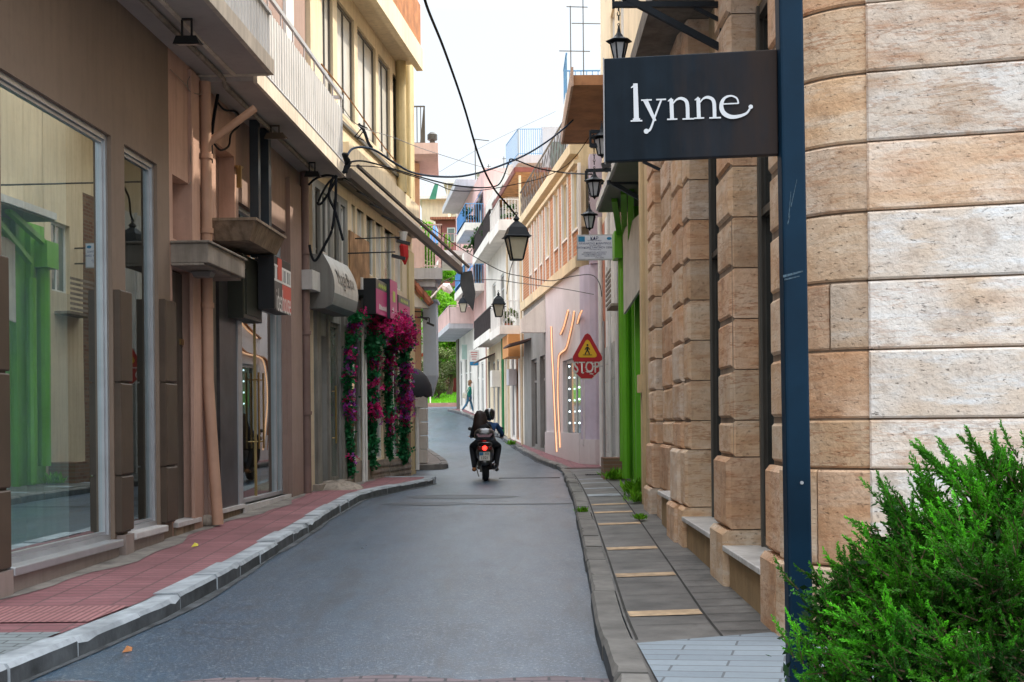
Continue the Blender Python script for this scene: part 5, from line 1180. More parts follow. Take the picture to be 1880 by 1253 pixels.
# corner of the lilac shop, rounded towards the camera
mb = MB(); c = F.pt(33.4,0,0); pts = [(c.x,33.4),(1.86,33.05),(1.98,32.85),(2.12,32.75),(2.6,32.7),(6,32.7),(6,33.38),(c.x+.1,33.39)]
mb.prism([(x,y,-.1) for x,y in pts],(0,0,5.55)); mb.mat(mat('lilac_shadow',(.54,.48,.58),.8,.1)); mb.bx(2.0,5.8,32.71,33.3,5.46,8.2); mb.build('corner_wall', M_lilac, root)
mb = MB(); mb.prism([(x-.04 if x < 2.5 else x,y-.04 if y < 33 else y,-.1) for x,y in pts],(0,0,gs(33)+.1+.75)); mb.box(F, 33.42, yB, 0, .05, 0, gs(36)+.85); mb.build('plinth', M_lilac, root)
def neon(pts, r=.022):
    mb = MB(); pp = []
    for x, y_ in pts: a, z = F.px(x, y_, .08); pp.append(F.pt(a, .08, z))
    mb.tube(smooth_path(pp, 5), r, 6); mb.build('neon_tube', M_neon, root)
    mb = MB(); pp = []
    for x, y_ in pts: a, z = F.px(x, y_, .04); pp.append(F.pt(a, .04, z)+Vector((.0,.07,0)))
    mb.tube(smooth_path(pp, 5), r*1.5, 5); mb.build('neon_backing', M_rust, root)
neon([(1012,600),(1013,640),(1016,700),(1019,770),(1022,830)]); neon([(1054,572),(1051,592),(1046,615),(1039,640),(1028,650),(1025,665),(1024,720),(1026,780),(1028,822)])
neon([(1043,570),(1039,585),(1035,600),(1029,614)]); neon([(1068,571),(1064,580),(1060,594)])
mb = MB(); a0, a1 = F.y(999,0,600), F.y(972,.5,600); zt_, zb_ = F.z(999,550), F.z(999,612); d = .75
mb.add([F.pt(a0,.0,zt_),F.pt(a1,.0,zt_),F.pt(a1,.0,zb_),F.pt(a0,.0,zb_),F.pt(a0,d,zb_+.42),F.pt(a1,d,zb_+.42),F.pt(a1,d,zb_),F.pt(a0,d,zb_)],[(0,1,5,4),(4,5,6,7),(0,4,7,3),(1,2,6,5),(3,7,6,2)]); mb.build('sloped_awning', M_offw, root)
# roof terrace rail and tin roof eave
mb = MB(); za = 8.62
p0, p1 = F.pt(33.6,.1,za), F.pt(46.3,.1,za); railing(mb, p0, p1, 1.0, 36, .008, .08, .022)
for k in range(18):
    a, b = p0.lerp(p1,k/18), p0.lerp(p1,(k+1)/18); mb.bar(a+Vector((0,0,.1)), b+Vector((0,0,.95)), .015,.015); mb.bar(a+Vector((0,0,.95)), b+Vector((0,0,.1)), .015,.015)
mb.build('terrace_railing', mat('old_iron',(.07,.06,.06),.6,.2,4,0), root)

F = FD2
def slab_rail(root, F, a, b, z, dd, th, ms, mr, h=1.0, drop=0):
    mb = MB(); mb.box(F, a, b, 0, dd, z, z+th); mb.box(F, a-.03, b+.03, dd, dd+.05, z-drop, z+th+.06); mb.box(F, a-.03, a, 0, dd, z-drop, z+th+.06); mb.build('balcony_slab', ms, root)
    mb = MB(); railing(mb, F.pt(a,dd,z+th), F.pt(b,dd,z+th), h, int((b-a)*7), .016); railing(mb, F.pt(a,0,z+th), F.pt(a,dd,z+th), h, 7, .016); mb.build('railing', mr, root)
root = thing('apartment_building', 'cream house with white balconies, brown timber eave and orange box over its door', 'building', F.pt(49, 0, 0))
y0, y1 = 46.52, 51.2
hs = [(46.9,47.9,gs(47)+PH+.1,3.9,.15),(48.3,49.2,gs(48)+PH+.1,3.9,.15),(49.7,50.7,gs(50)+PH+.1,4.0,.15)]
hs2 = [(47.4,48.4,5.6,7.6,.15),(49.2,50.2,5.6,7.6,.15),(47.4,48.4,8.8,10.1,.15),(49.2,50.2,8.8,10.1,.15)]
mb = MB().mat(M_offw); wall(mb, F, y0, y1, -.1, 8.7, hs+hs2[:2]); shell(mb, F, y0, y1, -.1, 8.7, 8); mb.box(F, y0, y1, -8, -1.6, 8.7, 10.4); mb.build('wall', None, root)
for i, h in enumerate(hs): window(root, F, *h[:4], (M_white, M_rust, M_alu)[i], (M_glassg, M_conc, M_glassd)[i], -.1, .07, 1, (.75,), name='door')
for h in hs2[:2]: window(root, F, *h[:4], M_white, M_blindw, -.1, .06, 2)
slab_rail(root, F, 47.0, 50.8, 4.78, .76, .14, M_offw, M_white, .95, .1)
mb = MB(); mb.box(F, 47.0, 50.8, .70, .74, 4.95, 5.35); mb.build('balcony_parapet', M_offw, root)
slab_rail(root, F, 47.0, 50.7, 8.5, .76, .22, M_offw, M_white, .8, .1)
mb = MB(); mb.prism([F.pt(46.6,-1.8,10.42),F.pt(53.6,-1.8,10.42),F.pt(53.6,.34,10.30),F.pt(46.6,.24,10.42),],(0,0,.08)); mb.build('timber_eave', mat('timber_eave',(.50,.24,.09),.7,.35,5,.2), root)
mb = MB(); mb.bar(F.pt(46.55,.26,10.47), F.pt(53.65,.36,10.36), .06, .2); mb.bar(F.pt(46.55,-1.8,10.5), F.pt(46.55,.26,10.5), .06, .16); mb.build('eave_board', mat('red_brown_board',(.20,.06,.045),.7,.2), root)
a, b = F.y(958,.5,640), F.y(927,.5,640)
mb = MB(); mb.box(F, 46.6, 48.6, 0, .55, 3.85, 4.65); mb.build('orange_box', M_orange, root)
mb = MB(); mb.prism([FD1.pt(44.2,0,4.3),FD1.pt(46.4,0,4.3),FD1.pt(46.4,.75,4.1),FD1.pt(44.2,.75,4.1)],(0,0,.06)); mb.build('tin_canopy', mat('rusty_tin',(.10,.055,.045),.8,.3,4,.3), root)
mb = MB(); mb.box(F, 48.9, 49.7, 0, .3, 2.9, 3.5); mb.build('air_conditioner', M_lgrey, root)
for y in (46.6, 51.1): mb = MB(); mb.tube([F.pt(y,.08,.6),F.pt(y,.08,10.3)], .05, 6); mb.build('downpipe', M_cream, root)

root = thing('apartment_building', 'white house with two dark railed balconies and a green downpipe', 'building', F.pt(56, 0, 0))
y0, y1 = 51.22, 61
hs = [(51.8,52.8,gs(52)+PH+.1,4.1,.15),(53.6,54.6,gs(54)+PH+.1,4.1,.15),(55.4,56.4,gs(56)+PH+.1,4.2,.15),(57.2,58.2,gs(58)+PH+.1,4.2,.15),(59.4,60.4,gs(60)+PH+.1,4.3,.15),(53,54.4,5.6,7.6,.1),(56.5,58,5.6,7.6,.1),(53,54.4,9.4,11.2,.1),(56.5,58,9.4,11.2,.1)]
mb = MB().mat(M_cream); wall(mb, F, y0, y1, -.1, 4.9, [h for h in hs if h[3] < 4.9]); mb.mat(M_offw); wall(mb, F, y0, y1, 4.9, 11.6, [h for h in hs if h[3] > 5]); shell(mb, F, y0, y1, -.1, 11.6, 8); mb.build('wall', None, root)
for i, h in enumerate(hs): window(root, F, *h[:4], (M_white, M_greyw, M_alu)[i%3], (M_blindw, M_greyw, M_glassg, M_glassd)[i%4], -.08, .07, 1, (.7,))
slab_rail(root, F, 52, 60, 4.95, .66, .22, M_offw, MATS['old_iron'], .95, .1); slab_rail(root, F, 52, 60, 8.8, .66, .22, M_offw, MATS['old_iron'], .95, .1)
mb = MB(); mb.box(F, 52.02, 59.98, .60, .64, 9.1, 9.95); mb.box(F, 52.02, 59.98, .60, .64, 5.2, 6.05); mb.build('railing_mesh', mat('dark_mesh',(.06,.055,.05),.8,.3,9,0), root)
mb = MB(); mb.tube([F.pt(52.9,.1,.9),F.pt(52.9,.1,4.9)],.06,6); mb.build('downpipe', mat('green_pipe',(.02,.18,.06),.5), root)
mb = MB(); mb.box(F, 54.9, 55.7, 0, .35, 3.0, 3.7); mb.build('air_conditioner', M_offw, root)
mb = MB(); mb.prism([F.pt(57,0,4.5),F.pt(60.5,0,4.5),F.pt(60.5,.7,4.2),F.pt(57,.7,4.2)],(0,0,.05)); mb.build('tin_canopy', MATS['rusty_tin'], root)

F = FD3
root = thing('apartment_building', 'rose pink house with blue awnings and pale balconies at the far end', 'building', F.pt(68, 0, 0))
y0, y1 = 61.02, 76.0
hs = [(62,63,gs(62)+PH+.1,4.4,.15),(64,65,gs(64)+PH+.1,4.5,.15),(67.8,69,gs(68)+PH+.1,5,.15),(70,71.4,gs(71)+PH+.1,5,.15),(73,74.2,gs(73)+PH+.1,5,.15),(62.5,64,8.2,10,.1),(69,70.4,7.2,9.2,.1),(73,74.4,7.2,9.2,.1),(69,70.4,11.3,12.8,.1),(73,74.4,11.3,12.8,.1),(62.5,64,10.9,12.6,.1)]
mb = MB().mat(M_offw); wall(mb, F, y0, y1, -.1, 6.3, [h for h in hs if h[3] < 6.3]); mb.mat(M_pinkb); wall(mb, F, y0, y1, 6.3, 13.4, [h for h in hs if h[3] > 6.3]); shell(mb, F, y0, y1, -.1, 13.4, 9); mb.build('wall', None, root)
mb = MB(); mb.box(F, 74.6, 76.05, 0, .06, 2, 6.3); mb.build('dark_cladding', mat('dark_brown_cladding',(.09,.06,.05),.6,.2), root)
for h in hs: window(root, F, *h[:4], M_white, M_glassg, -.08, .07, 1, (.7,))
slab_rail(root, F, 61.2, 65.8, 10.5, .85, .3, M_offw, M_bluer, .95); slab_rail(root, F, 61.4, 66.5, 7.7, .9, .3, M_offw, M_bluer, .95); slab_rail(root, F, 69.5, 76.3, 10.4, 1.2, .2, M_offw, mat('pink_railing',(.6,.33,.33),.6), .95)
slab_rail(root, F, 66.5, 77, 6.3, 1.2, .22, M_lgrey, M_pinkl, .95)
mb = MB(); mb.box(F, 66.5, 77, 1.12, 1.18, 6.55, 7.4); mb.box(F, 66.45, 66.5, 0, 1.18, 6.55, 7.4); mb.build('balcony_parapet', M_pinkl, root)
mb = MB(); mb.box(F, 65.8, 74.5, -8, .9, 13.42, 13.75); mb.build('roof_overhang', M_lgrey, root)
M_blueaw = mat('blue_awning_cloth', (.13,.30,.60), .8, .12, 2, .1)
for (a, b, z, dz, dd) in ((61.4,65.6,12.4,1.5,.95),(61.6,66.3,9.5,1.3,1.0)):
    mb = MB(); mb.prism([F.pt(a,.05,z),F.pt(b,.05,z),F.pt(b,dd,z-dz),F.pt(a,dd,z-dz)],(0,0,.04)); mb.build('blue_awning', M_blueaw, root)
mb = MB(); mb.box(F, 67.6, 68.6, 0, .35, 9.6, 10.3); mb.build('air_conditioner', M_offw, root)
# signs on the far row
for (x0, x1, ya, yb, Y, m, lab) in ((848,866,633,660,70,mat('pale_green_sign',(.45,.62,.55),.5,.1),'pale green sign projecting above the walking woman'),(862,879,643,672,64,M_twh,'white sign with a blue foot on a bracket, near the walking woman')):
    t = thing('office_sign', lab, 'sign', at((x0+x1)/2, yb, Y)); a, b = at(x0, yb, Y), at(x1, ya, Y)
    mb = MB(); mb.bx(a.x, b.x, Y, Y+.06, a.z, b.z); mb.build('sign_board', m, t)
    if Y == 64:
        mb = MB(); mb.bx(a.x+.02, b.x-.02, Y-.01, Y-.003, a.z+.02, a.z+.2); mb.build('blue_band', M_logo, t); mb = MB()
        for k in range(4): zz = b.z-.1-k*.11; mb.bx(a.x+.06+.02*k, b.x-.06-.02*k, Y-.008, Y-.004, zz-.03, zz)
        mb.build('lettering', M_tred, t)
    mb = MB(); mb.bar((b.x, Y+.03, b.z-.1), (b.x+.5, Y+.03, b.z-.1), .04, .04); mb.build('bracket', M_alud, t)

# ------------------------------------------------------------------ corner house beyond the side street (left)
root = thing('apartment_building', 'pink and pale blue corner house with roof railing beyond the flower shop', 'building', (-4, 36, 0))
XC = -2.22
def skew(mb, xl, xr, y0, y1, z0, z1, k=.10): mb.hexa([(xl,y0,z0),(xr,y0,z0),(xr-k*(y1-y0),y1,z0),(xl,y1,z0),(xl,y0,z1),(xr,y0,z1),(xr-k*(y1-y0),y1,z1),(xl,y1,z1)])
mb = MB().mat(M_pinkl); skew(mb, -9, XC-.18, 34.3, 44, -.1, 8.35); mb.mat(mat('peach_plaster',(.66,.42,.28),.85,.12)); mb.bx(-9, XC-.14, 34.2, 34.298, gs(34)+2.1, 8.3); mb.build('wall', None, root)
mb = MB()
for k in range(6): z = gs(34)+PH+.02+k*.36; mb.bx(-2.75, XC+.0, 34.05, 34.6, z, z+.345)
mb.build('rusticated_pier', mat('white_pier',(.50,.47,.44),.8,.1,1.5,.1,streak=.2), root, bevel=.015)
# pale blue box on the corner, tapering below
z1 = at(790,555,34).z; z0 = at(790,690,34).z; zt_ = at(793,728,34).z; xa, xb_ = at(777,600,34).x, at(801,600,34).x
mb = MB(); mb.bx(xa, xb_, 33.9, 34.9, z0, z1); mb.add([(xa,33.9,z0),(xb_,33.9,z0),(xb_,34.9,z0),(xa,34.9,z0),(xb_-.2,34.1,zt_),(xb_-.12,34.1,zt_),(xb_-.12,34.4,zt_),(xb_-.2,34.4,zt_)],[(0,1,5,4),(1,2,6,5),(2,3,7,6),(3,0,4,7),(4,5,6,7)]); mb.bx(xa-.03, xb_+.05, 33.85, 34.95, z1, z1+.06); mb.build('corner_bay', mat('pale_blue_plaster',(.46,.52,.60),.8,.08,1,.1), root)
mb = MB(); zr = at(780,293,34).z; skew(mb, -9, at(805,285,33.5).x, 33.3, 36.3, zr, zr+.28, .05); mb.build('roof_slab', M_pinkl, root)
mb = MB(); xr = at(779,250,33.5).x; railing(mb, (-6,33.6,zr+.28), (xr,33.6,zr+.28), 1.0, 40, .014); railing(mb, (xr,33.6,zr+.28), (xr-.4,38,zr+.28), 1.0, 24, .02); mb.build('roof_railing', M_alud, root)
mb = MB(); zz = at(780,512,34).z; skew(mb, -6, at(813,515,33.2).x, 33.0, 35, zz-.12, zz+.16); mb.bx(-6, at(800,515,33.2).x, 33.1, 34.1, zz-.3, zz-.12); mb.build('balcony_slab', M_lgrey, root)
mb = MB(); xr = at(811,470,33.2).x; corr(mb, Cam(33.1), -6, at(779,470,33.1).x, 0, zz+.18, zz+1.15, .2, .012); railing(mb, (at(779,470,33.1).x,33.08,zz+.16), (xr,33.08,zz+.16), 1.1, 6, .012); railing(mb, (xr,33.08,zz+.16), (xr-.15,34.9,zz+.16), 1.1, 10, .012); mb.build('balcony_screen', M_pinkl, root)
mb = MB(); mb.lathe([(.07,0),(.07,.2),(.13,.22),(.13,.36),(.06,.42)], 10, (at(794,278,34).x,34,zr+.28)); mb.build('roof_vent', M_alud, root, smooth=True)
# tiled lean-to roof fragment
mb = MB().mat(M_roof); A_ = at(757,518,33); B_2 = at(789,556,33)
for k in range(5): p = A_.lerp(B_2, k/5); q = A_.lerp(B_2, (k+1.15)/5); mb.tube([p+Vector((0,0,.03*(k%2))), q], .085, 7); mb.tube([p+Vector((0,.2,.05)), q+Vector((0,.2,0))], .085, 7); mb.tube([p+Vector((0,.4,.05)), q+Vector((0,.4,0))], .085, 7)
mb.mat(M_white); mb.prism([A_+Vector((-.1,.1,-.12)), B_2+Vector((-.05,.1,-.12)), A_+Vector((-.1,.1,-.62))],(0,.4,0)); mb.build('tiled_eave', None, root)
mb = MB()
for yy, pa, pb in ((0,(764,572),(777,586)),(0,(764,583),(789,598))):
    P1 = at(pa[0]-3,pa[1],33); P2 = at(pb[0]-1,pa[1]+1,33); mb.bar(P1,P2,.03,.03); mb.bar(P2,P2+Vector((0,0,-.12)),.03,.03); mb.bar(P2+Vector((-.06,0,-.12)),P2+Vector((.12,0,-.2)),.12,.05)
mb.build('arm_spotlights', M_black, root)
# street lamp head
t = thing('street_lamp', 'white cobra head street lamp on an arm beyond the corner house', 'street lamp', at(808,530,42)); mb = MB(); a = at(796,542,42); b = at(812,524,42); c = at(829,537,42)
mb.tube([at(790,548,42), a, b],[.03,.03,.03],6); mb.build('arm', M_white, t); mb = MB(); mb.tube([b, at(820,528,42), c],[.07,.16,.08],8); mb.build('lamp_head', M_white, t)

# ------------------------------------------------------------------ far background
def house(label, x0, x1, yt, yb, Y, dpt, m, wins=(), roof=None, rail=None, group='houses on the far hillside'):
    a, b = at(x0, yb, Y), at(x1, yt, Y); t = thing('house', label, 'house', ((a.x+b.x)/2, Y+dpt/2, a.z-2), group)
    mb = MB(); mb.bx(a.x, b.x, Y, Y+dpt, a.z-8, b.z); mb.build('wall', m, t)
    for (u0, u1, v0, v1) in wins:
        W, H = b.x-a.x, b.z-a.z; mb = MB(); mb.bx(a.x+W*u0, a.x+W*u1, Y-.05, Y-.01, a.z+H*v0, a.z+H*v1); o = mb.build('window', M_white, t)
        mb = MB(); mb.bx(a.x+W*u0+.08, a.x+W*u1-.08, Y-.09, Y-.055, a.z+H*v0+.08, a.z+H*v1-.08); mb.build('pane', M_glassg, o)
    if roof: mb = MB(); mb.prism([(a.x-.4,Y-.6,b.z),(b.x+.4,Y-.6,b.z),(b.x+.4,Y+dpt,b.z+roof),(a.x-.4,Y+dpt,b.z+roof)],(0,0,.2)); mb.build('roof', M_roof, t)
    else: mb = MB(); mb.bx(a.x-.3, b.x+.3, Y-.6, Y+dpt, b.z, b.z+.25); mb.build('roof_slab', M_offw, t)
    if rail: mb = MB(); railing(mb, (a.x,Y-.5,b.z+.25), (b.x,Y-.5,b.z+.25), 1.0, int((b.x-a.x)*3), .03); mb.build('railing', rail, t)
    return t
house('pale ochre house front between the pink corner house and the red roofs', 775, 822, 367, 470, 112, 8, M_cream, ((.1,.5,.2,.5),), None, M_white)
house('small maroon house with a wavy red tiled roof seen under the awning', 800, 842, 405, 450, 104, 7, mat('maroon_plaster',(.28,.09,.08),.85,.1), ((.5,.85,.1,.7),), 1.0)
house('wide white house with a balustraded terrace at the top of the street', 838, 950, 352, 430, 120, 9, M_offw, ((.1,.25,.3,.7),(.5,.65,.3,.7)), None, M_white)
house('grey flat roofed house highest behind the terrace', 880, 962, 318, 365, 132, 9, M_lgrey, ((.2,.35,.3,.7),), None, M_white)
house('beige block with a roof rail at the centre of the skyline', 820, 880, 338, 400, 140, 9, M_cream, ((.3,.5,.4,.7),), None, M_white)
t = thing('house', 'light grey block rising behind the terrace rail, beside a blue balcony', 'house', (2.5,54,6)); mb = MB(); mb.bx(.75,1.25,50.9,58,6,11.4); mb.bx(1.252,5,50.9,58,6,13.0); mb.build('wall', M_lgrey, t); mb = MB(); mb.bx(1.6,2.2,50.84,50.89,11.2,12.4); mb.build('window', M_glassg, t)
t = thing('balcony', 'blue railed balcony jutting from the light grey block', 'balcony', (.6,51.5,11.4)); za = 11.72
mb = MB(); mb.prism([(.33,50.0,za-.3),(1.25,50.0,za-.3),(1.25,52.9,za-.3),(-.14,52.9,za-.3)],(0,0,.3)); mb.build('slab', M_lgrey, t); mb = MB(); railing(mb, (.34,50.02,za), (1.25,50.02,za), 1.0, 11, .012, top=.014); railing(mb, (.34,50.02,za), (-.13,52.9,za), 1.0, 12, .012, top=.014); mb.build('railing', M_bluer, t)
t = thing('antenna', 'tall roof aerial standing between the cables in mid sky', 'antenna', at(875,400,100)); mb = MB(); mb.tube([at(874,400,100),at(872,256,100)], .04, 5); mb.bar(at(872,256,100), at(898,259,100), .07, .05); mb.build('mast', M_alud, t)
for (x, y0_, y1_) in ((897,330,302),(925,320,288),(809,400,372)):
    t = thing('antenna', 'thin aerial on the far roofs %s' % {897:'left of centre',925:'near the blue balcony',809:'above the red tiled house'}[x], 'antenna', at(x,y0_,118)); mb = MB(); mb.tube([at(x,y0_+20,118),at(x,y1_,118)], .035, 5); mb.bar(at(x-3,y1_+4,118), at(x+4,y1_+4,118), .05, .05); mb.build('mast', M_alud, t)
# green screen and stair beyond the corner
t = thing('net_screen', 'green netting stretched between poles on a far terrace', 'screen', at(795,360,80)); mb = MB(); mb.prism([at(788,366,80),at(800,366,80),at(805,338,80),at(798,338,80)],(0,.05,0)); mb.build('net', mat('green_net',(.05,.22,.13),.8,.2), t)
t = thing('beach_umbrella', 'closed blue parasol on a terrace above the lower balcony', 'umbrella', at(800,450,82)); mb = MB(); mb.tube([at(800,448,82),at(799,435,82),at(798,412,82)],[.45,.35,.04],8); mb.build('canopy', M_blueaw, t); mb = MB(); mb.tube([at(800,470,82),at(798,408,82)],.03,6); mb.build('pole', M_white, t)
# hillside, crossing road, lawn
mb = MB(); vs = []; nx, ny = 18, 14; rr = random.Random(2)
for j in range(ny+1):
    for i in range(nx+1): Y = 92+j*14; X = -60+i*7.5; vs.append((X, Y, 3+ (j/ny)**.9*34 + rr.uniform(-1,1)*(j>0) - max(0, X-5)*.15))
mb.add(vs, [(j*(nx+1)+i, j*(nx+1)+i+1, (j+1)*(nx+1)+i+1, (j+1)*(nx+1)+i) for j in range(ny) for i in range(nx)]); mb.build('hillside', mat('hill_earth',(.14,.15,.09),.95,.4,.12,0), origin=(0,0,0), kind='structure')
mb = MB(); mb.add([(-40,77,gs(77)+.02),(8,77,gs(77)+.02),(8,83,2.55),(-40,83,2.55)],[(0,1,2,3)]); mb.build('cross_street', M_asph, origin=(0,0,0), kind='structure')
mb = MB(); mb.bx(-40,8,82.5,84.3,2.3,2.78); mb.build('far_pavement', mat('pink_far_paving',(.42,.25,.2),.9,.2), origin=(0,0,0), kind='structure')
mb = MB(); mb.add([(-40,84.3,2.8),(8,84.3,2.8),(8,96,4.2),(-40,96,4.2)],[(0,1,2,3)]); mb.build('lawn_soil', mat('lawn_green',(.10,.30,.015),.9,.3,.6,.3), origin=(0,0,0), kind='structure')
rr = random.Random(5); mb = MB().mat(leaf_mat('grass_blades',(.10,.34,.01),(.2,.5,.03),.6,.4))
for i in range(4500):
    x = rr.uniform(-8,-1); y = 84.4+rr.random()**1.6*9; z = 2.8+(y-84.3)*.12; h = rr.uniform(.06,.16); dx = rr.uniform(-.05,.05); mb.tint(rr.uniform(.7,1.2)); mb.add([(x-.02,y,z),(x+.03,y,z),(x+dx,y,z+h)],[(0,1,2)])
mb.build('grass', None, origin=(0,0,0), kind='stuff', label='bright sunlit lawn grass at the end of the street', cat='grass')

# ------------------------------------------------------------------ trees
def leaf_cloud(mb, c, rad, n, size, rr, clumps=14, t0=.45, t1=1.25):
    cs = []
    for k in range(clumps):
        v = Vector((rr.gauss(0,1), rr.gauss(0,1), rr.gauss(0,1))).normalized()*rr.uniform(.35,.95); cs.append((Vector((v.x*rad[0], v.y*rad[1], v.z*rad[2])), rr.uniform(.22,.42), rr.uniform(t0,t1)))
    for i in range(n):
        o, r, tn = cs[rr.randrange(clumps)]; d = Vector((rr.gauss(0,1), rr.gauss(0,1), rr.gauss(0,1))); d = d.normalized()*(rr.random()**.4)*r
        p = Vector(c)+o+Vector((d.x*rad[0], d.y*rad[1], d.z*rad[2])); a = Vector((rr.gauss(0,1), rr.gauss(0,1), rr.gauss(0,.6))).normalized(); b = a.cross(Vector((rr.gauss(0,1), rr.gauss(0,1), rr.gauss(0,1)))).normalized()
        s_ = size*rr.uniform(.6,1.3); mb.tint(tn*rr.uniform(.75,1.25)*(1+.35*d.z/max(.01,r))); mb.add([p, p+a*s_*.5+b*s_*.28, p+a*s_, p+a*s_*.5-b*s_*.28],[(0,1,2,3)])
M_leafb = leaf_mat('bright_leaves', (.09,.30,.01), (.22,.48,.03), .5, .35); M_leafd = leaf_mat('dull_leaves', (.07,.12,.03), (.15,.18,.06), .6, .25); M_leafg = leaf_mat('dark_leaves', (.02,.08,.015), (.05,.15,.02), .5, .2)
M_bark = mat('bark', (.10,.07,.05), .9, .3, 6, .6)
def tree(c, rad, n, size, m, label, seed, group=None, cl=16):
    rr = random.Random(seed); zb = g(c[1])+.6 if c[1] < 90 else c[2]-rad[2]-2.5; t = thing('tree', label, 'tree', (c[0], c[1], zb), group); mb = MB()
    base_ = Vector((c[0], c[1], zb)); tip = Vector((c[0]+.3, c[1], c[2])); mb.tube([base_, base_.lerp(tip,.4)+Vector((.1,0,0)), tip], [.22,.17,.06], 8)
    for k in range(7):
        a = rr.uniform(0,2*PI); s_ = base_.lerp(tip, rr.uniform(.35,.8)); mb.tube([s_, s_+Vector((math.cos(a)*rad[0]*.4, math.sin(a)*rad[1]*.4, rad[2]*.3)), s_+Vector((math.cos(a)*rad[0]*.75, math.sin(a)*rad[1]*.75, rad[2]*.5))], [.09,.05,.02], 5)
    mb.build('trunk', M_bark, t); mb = MB().mat(m); leaf_cloud(mb, c, rad, n, size, rr, cl); mb.build('crown', None, t)
Gt = 'trees beyond the end of the street'
c = at(817,600,93); tree((c.x, 93, c.z+.3), (3.2,3,3.2), 15000, .24, M_leafb, 'bright green leafy tree seen between the corner house and the pink house', 1, Gt, 22)
c = at(806,455,90); tree((c.x-.6, 91, c.z), (2.3,2,1.9), 4500, .22, M_leafb, 'sunlit yellow green tree top behind the corner house balcony', 2, Gt)
c = at(822,668,89.5); tree((c.x, 89.5, c.z), (2.2,1.6,1.35), 7000, .15, M_leafd, 'dull olive bush behind the bright lawn', 3, Gt, 18)
c = at(802,700,87); tree((c.x, 87, c.z-.1), (1.0,.9,1.1), 3000, .13, M_leafd, 'pale feathery shrub at the left edge of the lawn', 4, Gt)
c = at(845,520,95); tree((c.x-1.5, 97, c.z), (2.5,2,2.5), 6000, .24, M_leafb, 'tall green tree directly behind the far lanterns', 6, Gt)
# sunlit wall with red roof edge, dark shed
t = thing('garden_wall', 'long pale pink wall with red coping behind the olive bush', 'wall', at(820,665,98)); a = at(770,640,98); b = at(850,632,98); mb = MB(); mb.prism([(a.x,98,2),(b.x,98,2),(b.x,98,at(850,628,98).z),(a.x,98,at(770,655,98).z)],(0,.3,0)); mb.build('wall_face', M_pinkl, t)
mb = MB(); mb.bar((a.x,98,at(770,654,98).z),(b.x,98,at(850,627,98).z),.6,.22); mb.build('coping', mat('red_coping',(.32,.05,.03),.8,.1), t)
t = thing('shed', 'dark red and black shed at the back of the lawn', 'shed', at(828,722,92)); a = at(806,722,91); b = at(842,696,91); mb = MB(); mb.bx(a.x,b.x-.9,91,92.5,a.z-.3,b.z); mb.build('dark_panel', M_black, t); mb = MB(); mb.bx(b.x-.88,b.x+.2,91.05,92.5,a.z-.3,b.z+.1); mb.build('red_panel', mat('dark_red_panel',(.16,.015,.02),.7), t)
t = thing('bollard', 'thin white post standing on the far kerb before the lawn', 'bollard', at(790,736,84)); mb = MB(); p = at(790,737,83.9); mb.tube([(p.x,83.9,2.75),(p.x,83.9,3.5)], .04, 8); mb.build('post', M_white, t)
# balcony plants
def plant(P, r, label, seed, m=None, cat='plant'):
    rr = random.Random(seed); t = thing('potted_plant', label, cat, P); x, y, z = P; mb = MB(); mb.lathe([(r*.28,0),(r*.4,r*.5),(r*.42,r*.55)], 8, P); mb.build('pot', M_terra, t)
    mb = MB().mat(m or M_leafg); leaf_cloud(mb, (x,y,z+r*1.1), (r,r,r*.9), 500, r*.22, rr, 8); mb.build('foliage', None, t)
plant(FD2.pt(55.2,.4,9.02), .55, 'bushy green plant on the upper dark railed balcony', 1); plant(FD2.pt(59.4,.4,9.02), .7, 'green plant at the far end of the dark railed balcony', 2); plant(FD2.pt(47.5,.4,8.72), .35, 'green potted plant behind the white balustrade', 3); plant(FD2.pt(48.2,.35,4.93), .4, 'straggly plant on the lower white balcony', 4, M_leafd)
plant(FD3.pt(62.0,.5,10.8), .5, 'leafy plant behind the upper blue railing of the pink house', 5)
# ------------------------------------------------------------------ cables
CG = 'overhead cables across the street'
def cable(pts, r, label, m=None, sm=8, cat='cable', group=None):
    mb = MB(); p = [at(*q) for q in pts]; mb.tube(smooth_path(p, sm), r*.78, 5, False); o = mb.build('overhead_cable', m or M_cable, label=label, cat=cat); 
    if group: o['group'] = group
    return o
M_bcab = mat('blue_black_cable', (.008,.025,.055), .6, .1, 3, 0, spec=.2)
cable([(772,-40,14),(783,10,15),(815,90,17),(850,190,19.5),(880,290,21.5),(906,345,22.8),(935,380,23.6),(946,394,24)], .022, 'thick twisted cable coming down from the top of the sky to the big lantern')
cable([(636,290,21.5),(650,272,21.8),(685,275,22.3),(725,300,23),(760,318,24),(810,325,25),(860,322,26),(920,304,27),(980,276,28),(1040,232,29),(1098,172,30)], .026, 'thickest blue black cable sagging low and rising to the right', M_bcab)
cable([(636,300,21.5),(665,296,22),(720,310,23),(780,328,25),(830,340,26.5),(880,345,27.5),(910,342,28),(922,330,28.2),(934,300,28.3),(942,293,28.4),(990,310,29),(1040,318,29.5),(1086,320,21)], .02, 'looping cable passing under the thick one to the wall bracket')
cable([(640,305,21.6),(700,308,22.6),(760,325,24),(800,338,25),(832,350,26),(880,350,27),(940,340,28.5),(1000,325,30),(1050,295,31),(1095,232,31)], .012, 'thin lower cable dipping beside the looping one')
cable([(628,196,20.7),(660,232,22),(720,252,24),(780,275,27),(860,300,32),(940,322,38)], .009, 'thin straight wire from the white balcony across the sky', M_alud)
cable([(590,118,22.4),(640,180,24.2),(690,250,26.8),(735,308,29.9)], .018, 'orange brown wire along the yellow wall', mat('orange_wire',(.40,.18,.06),.6))
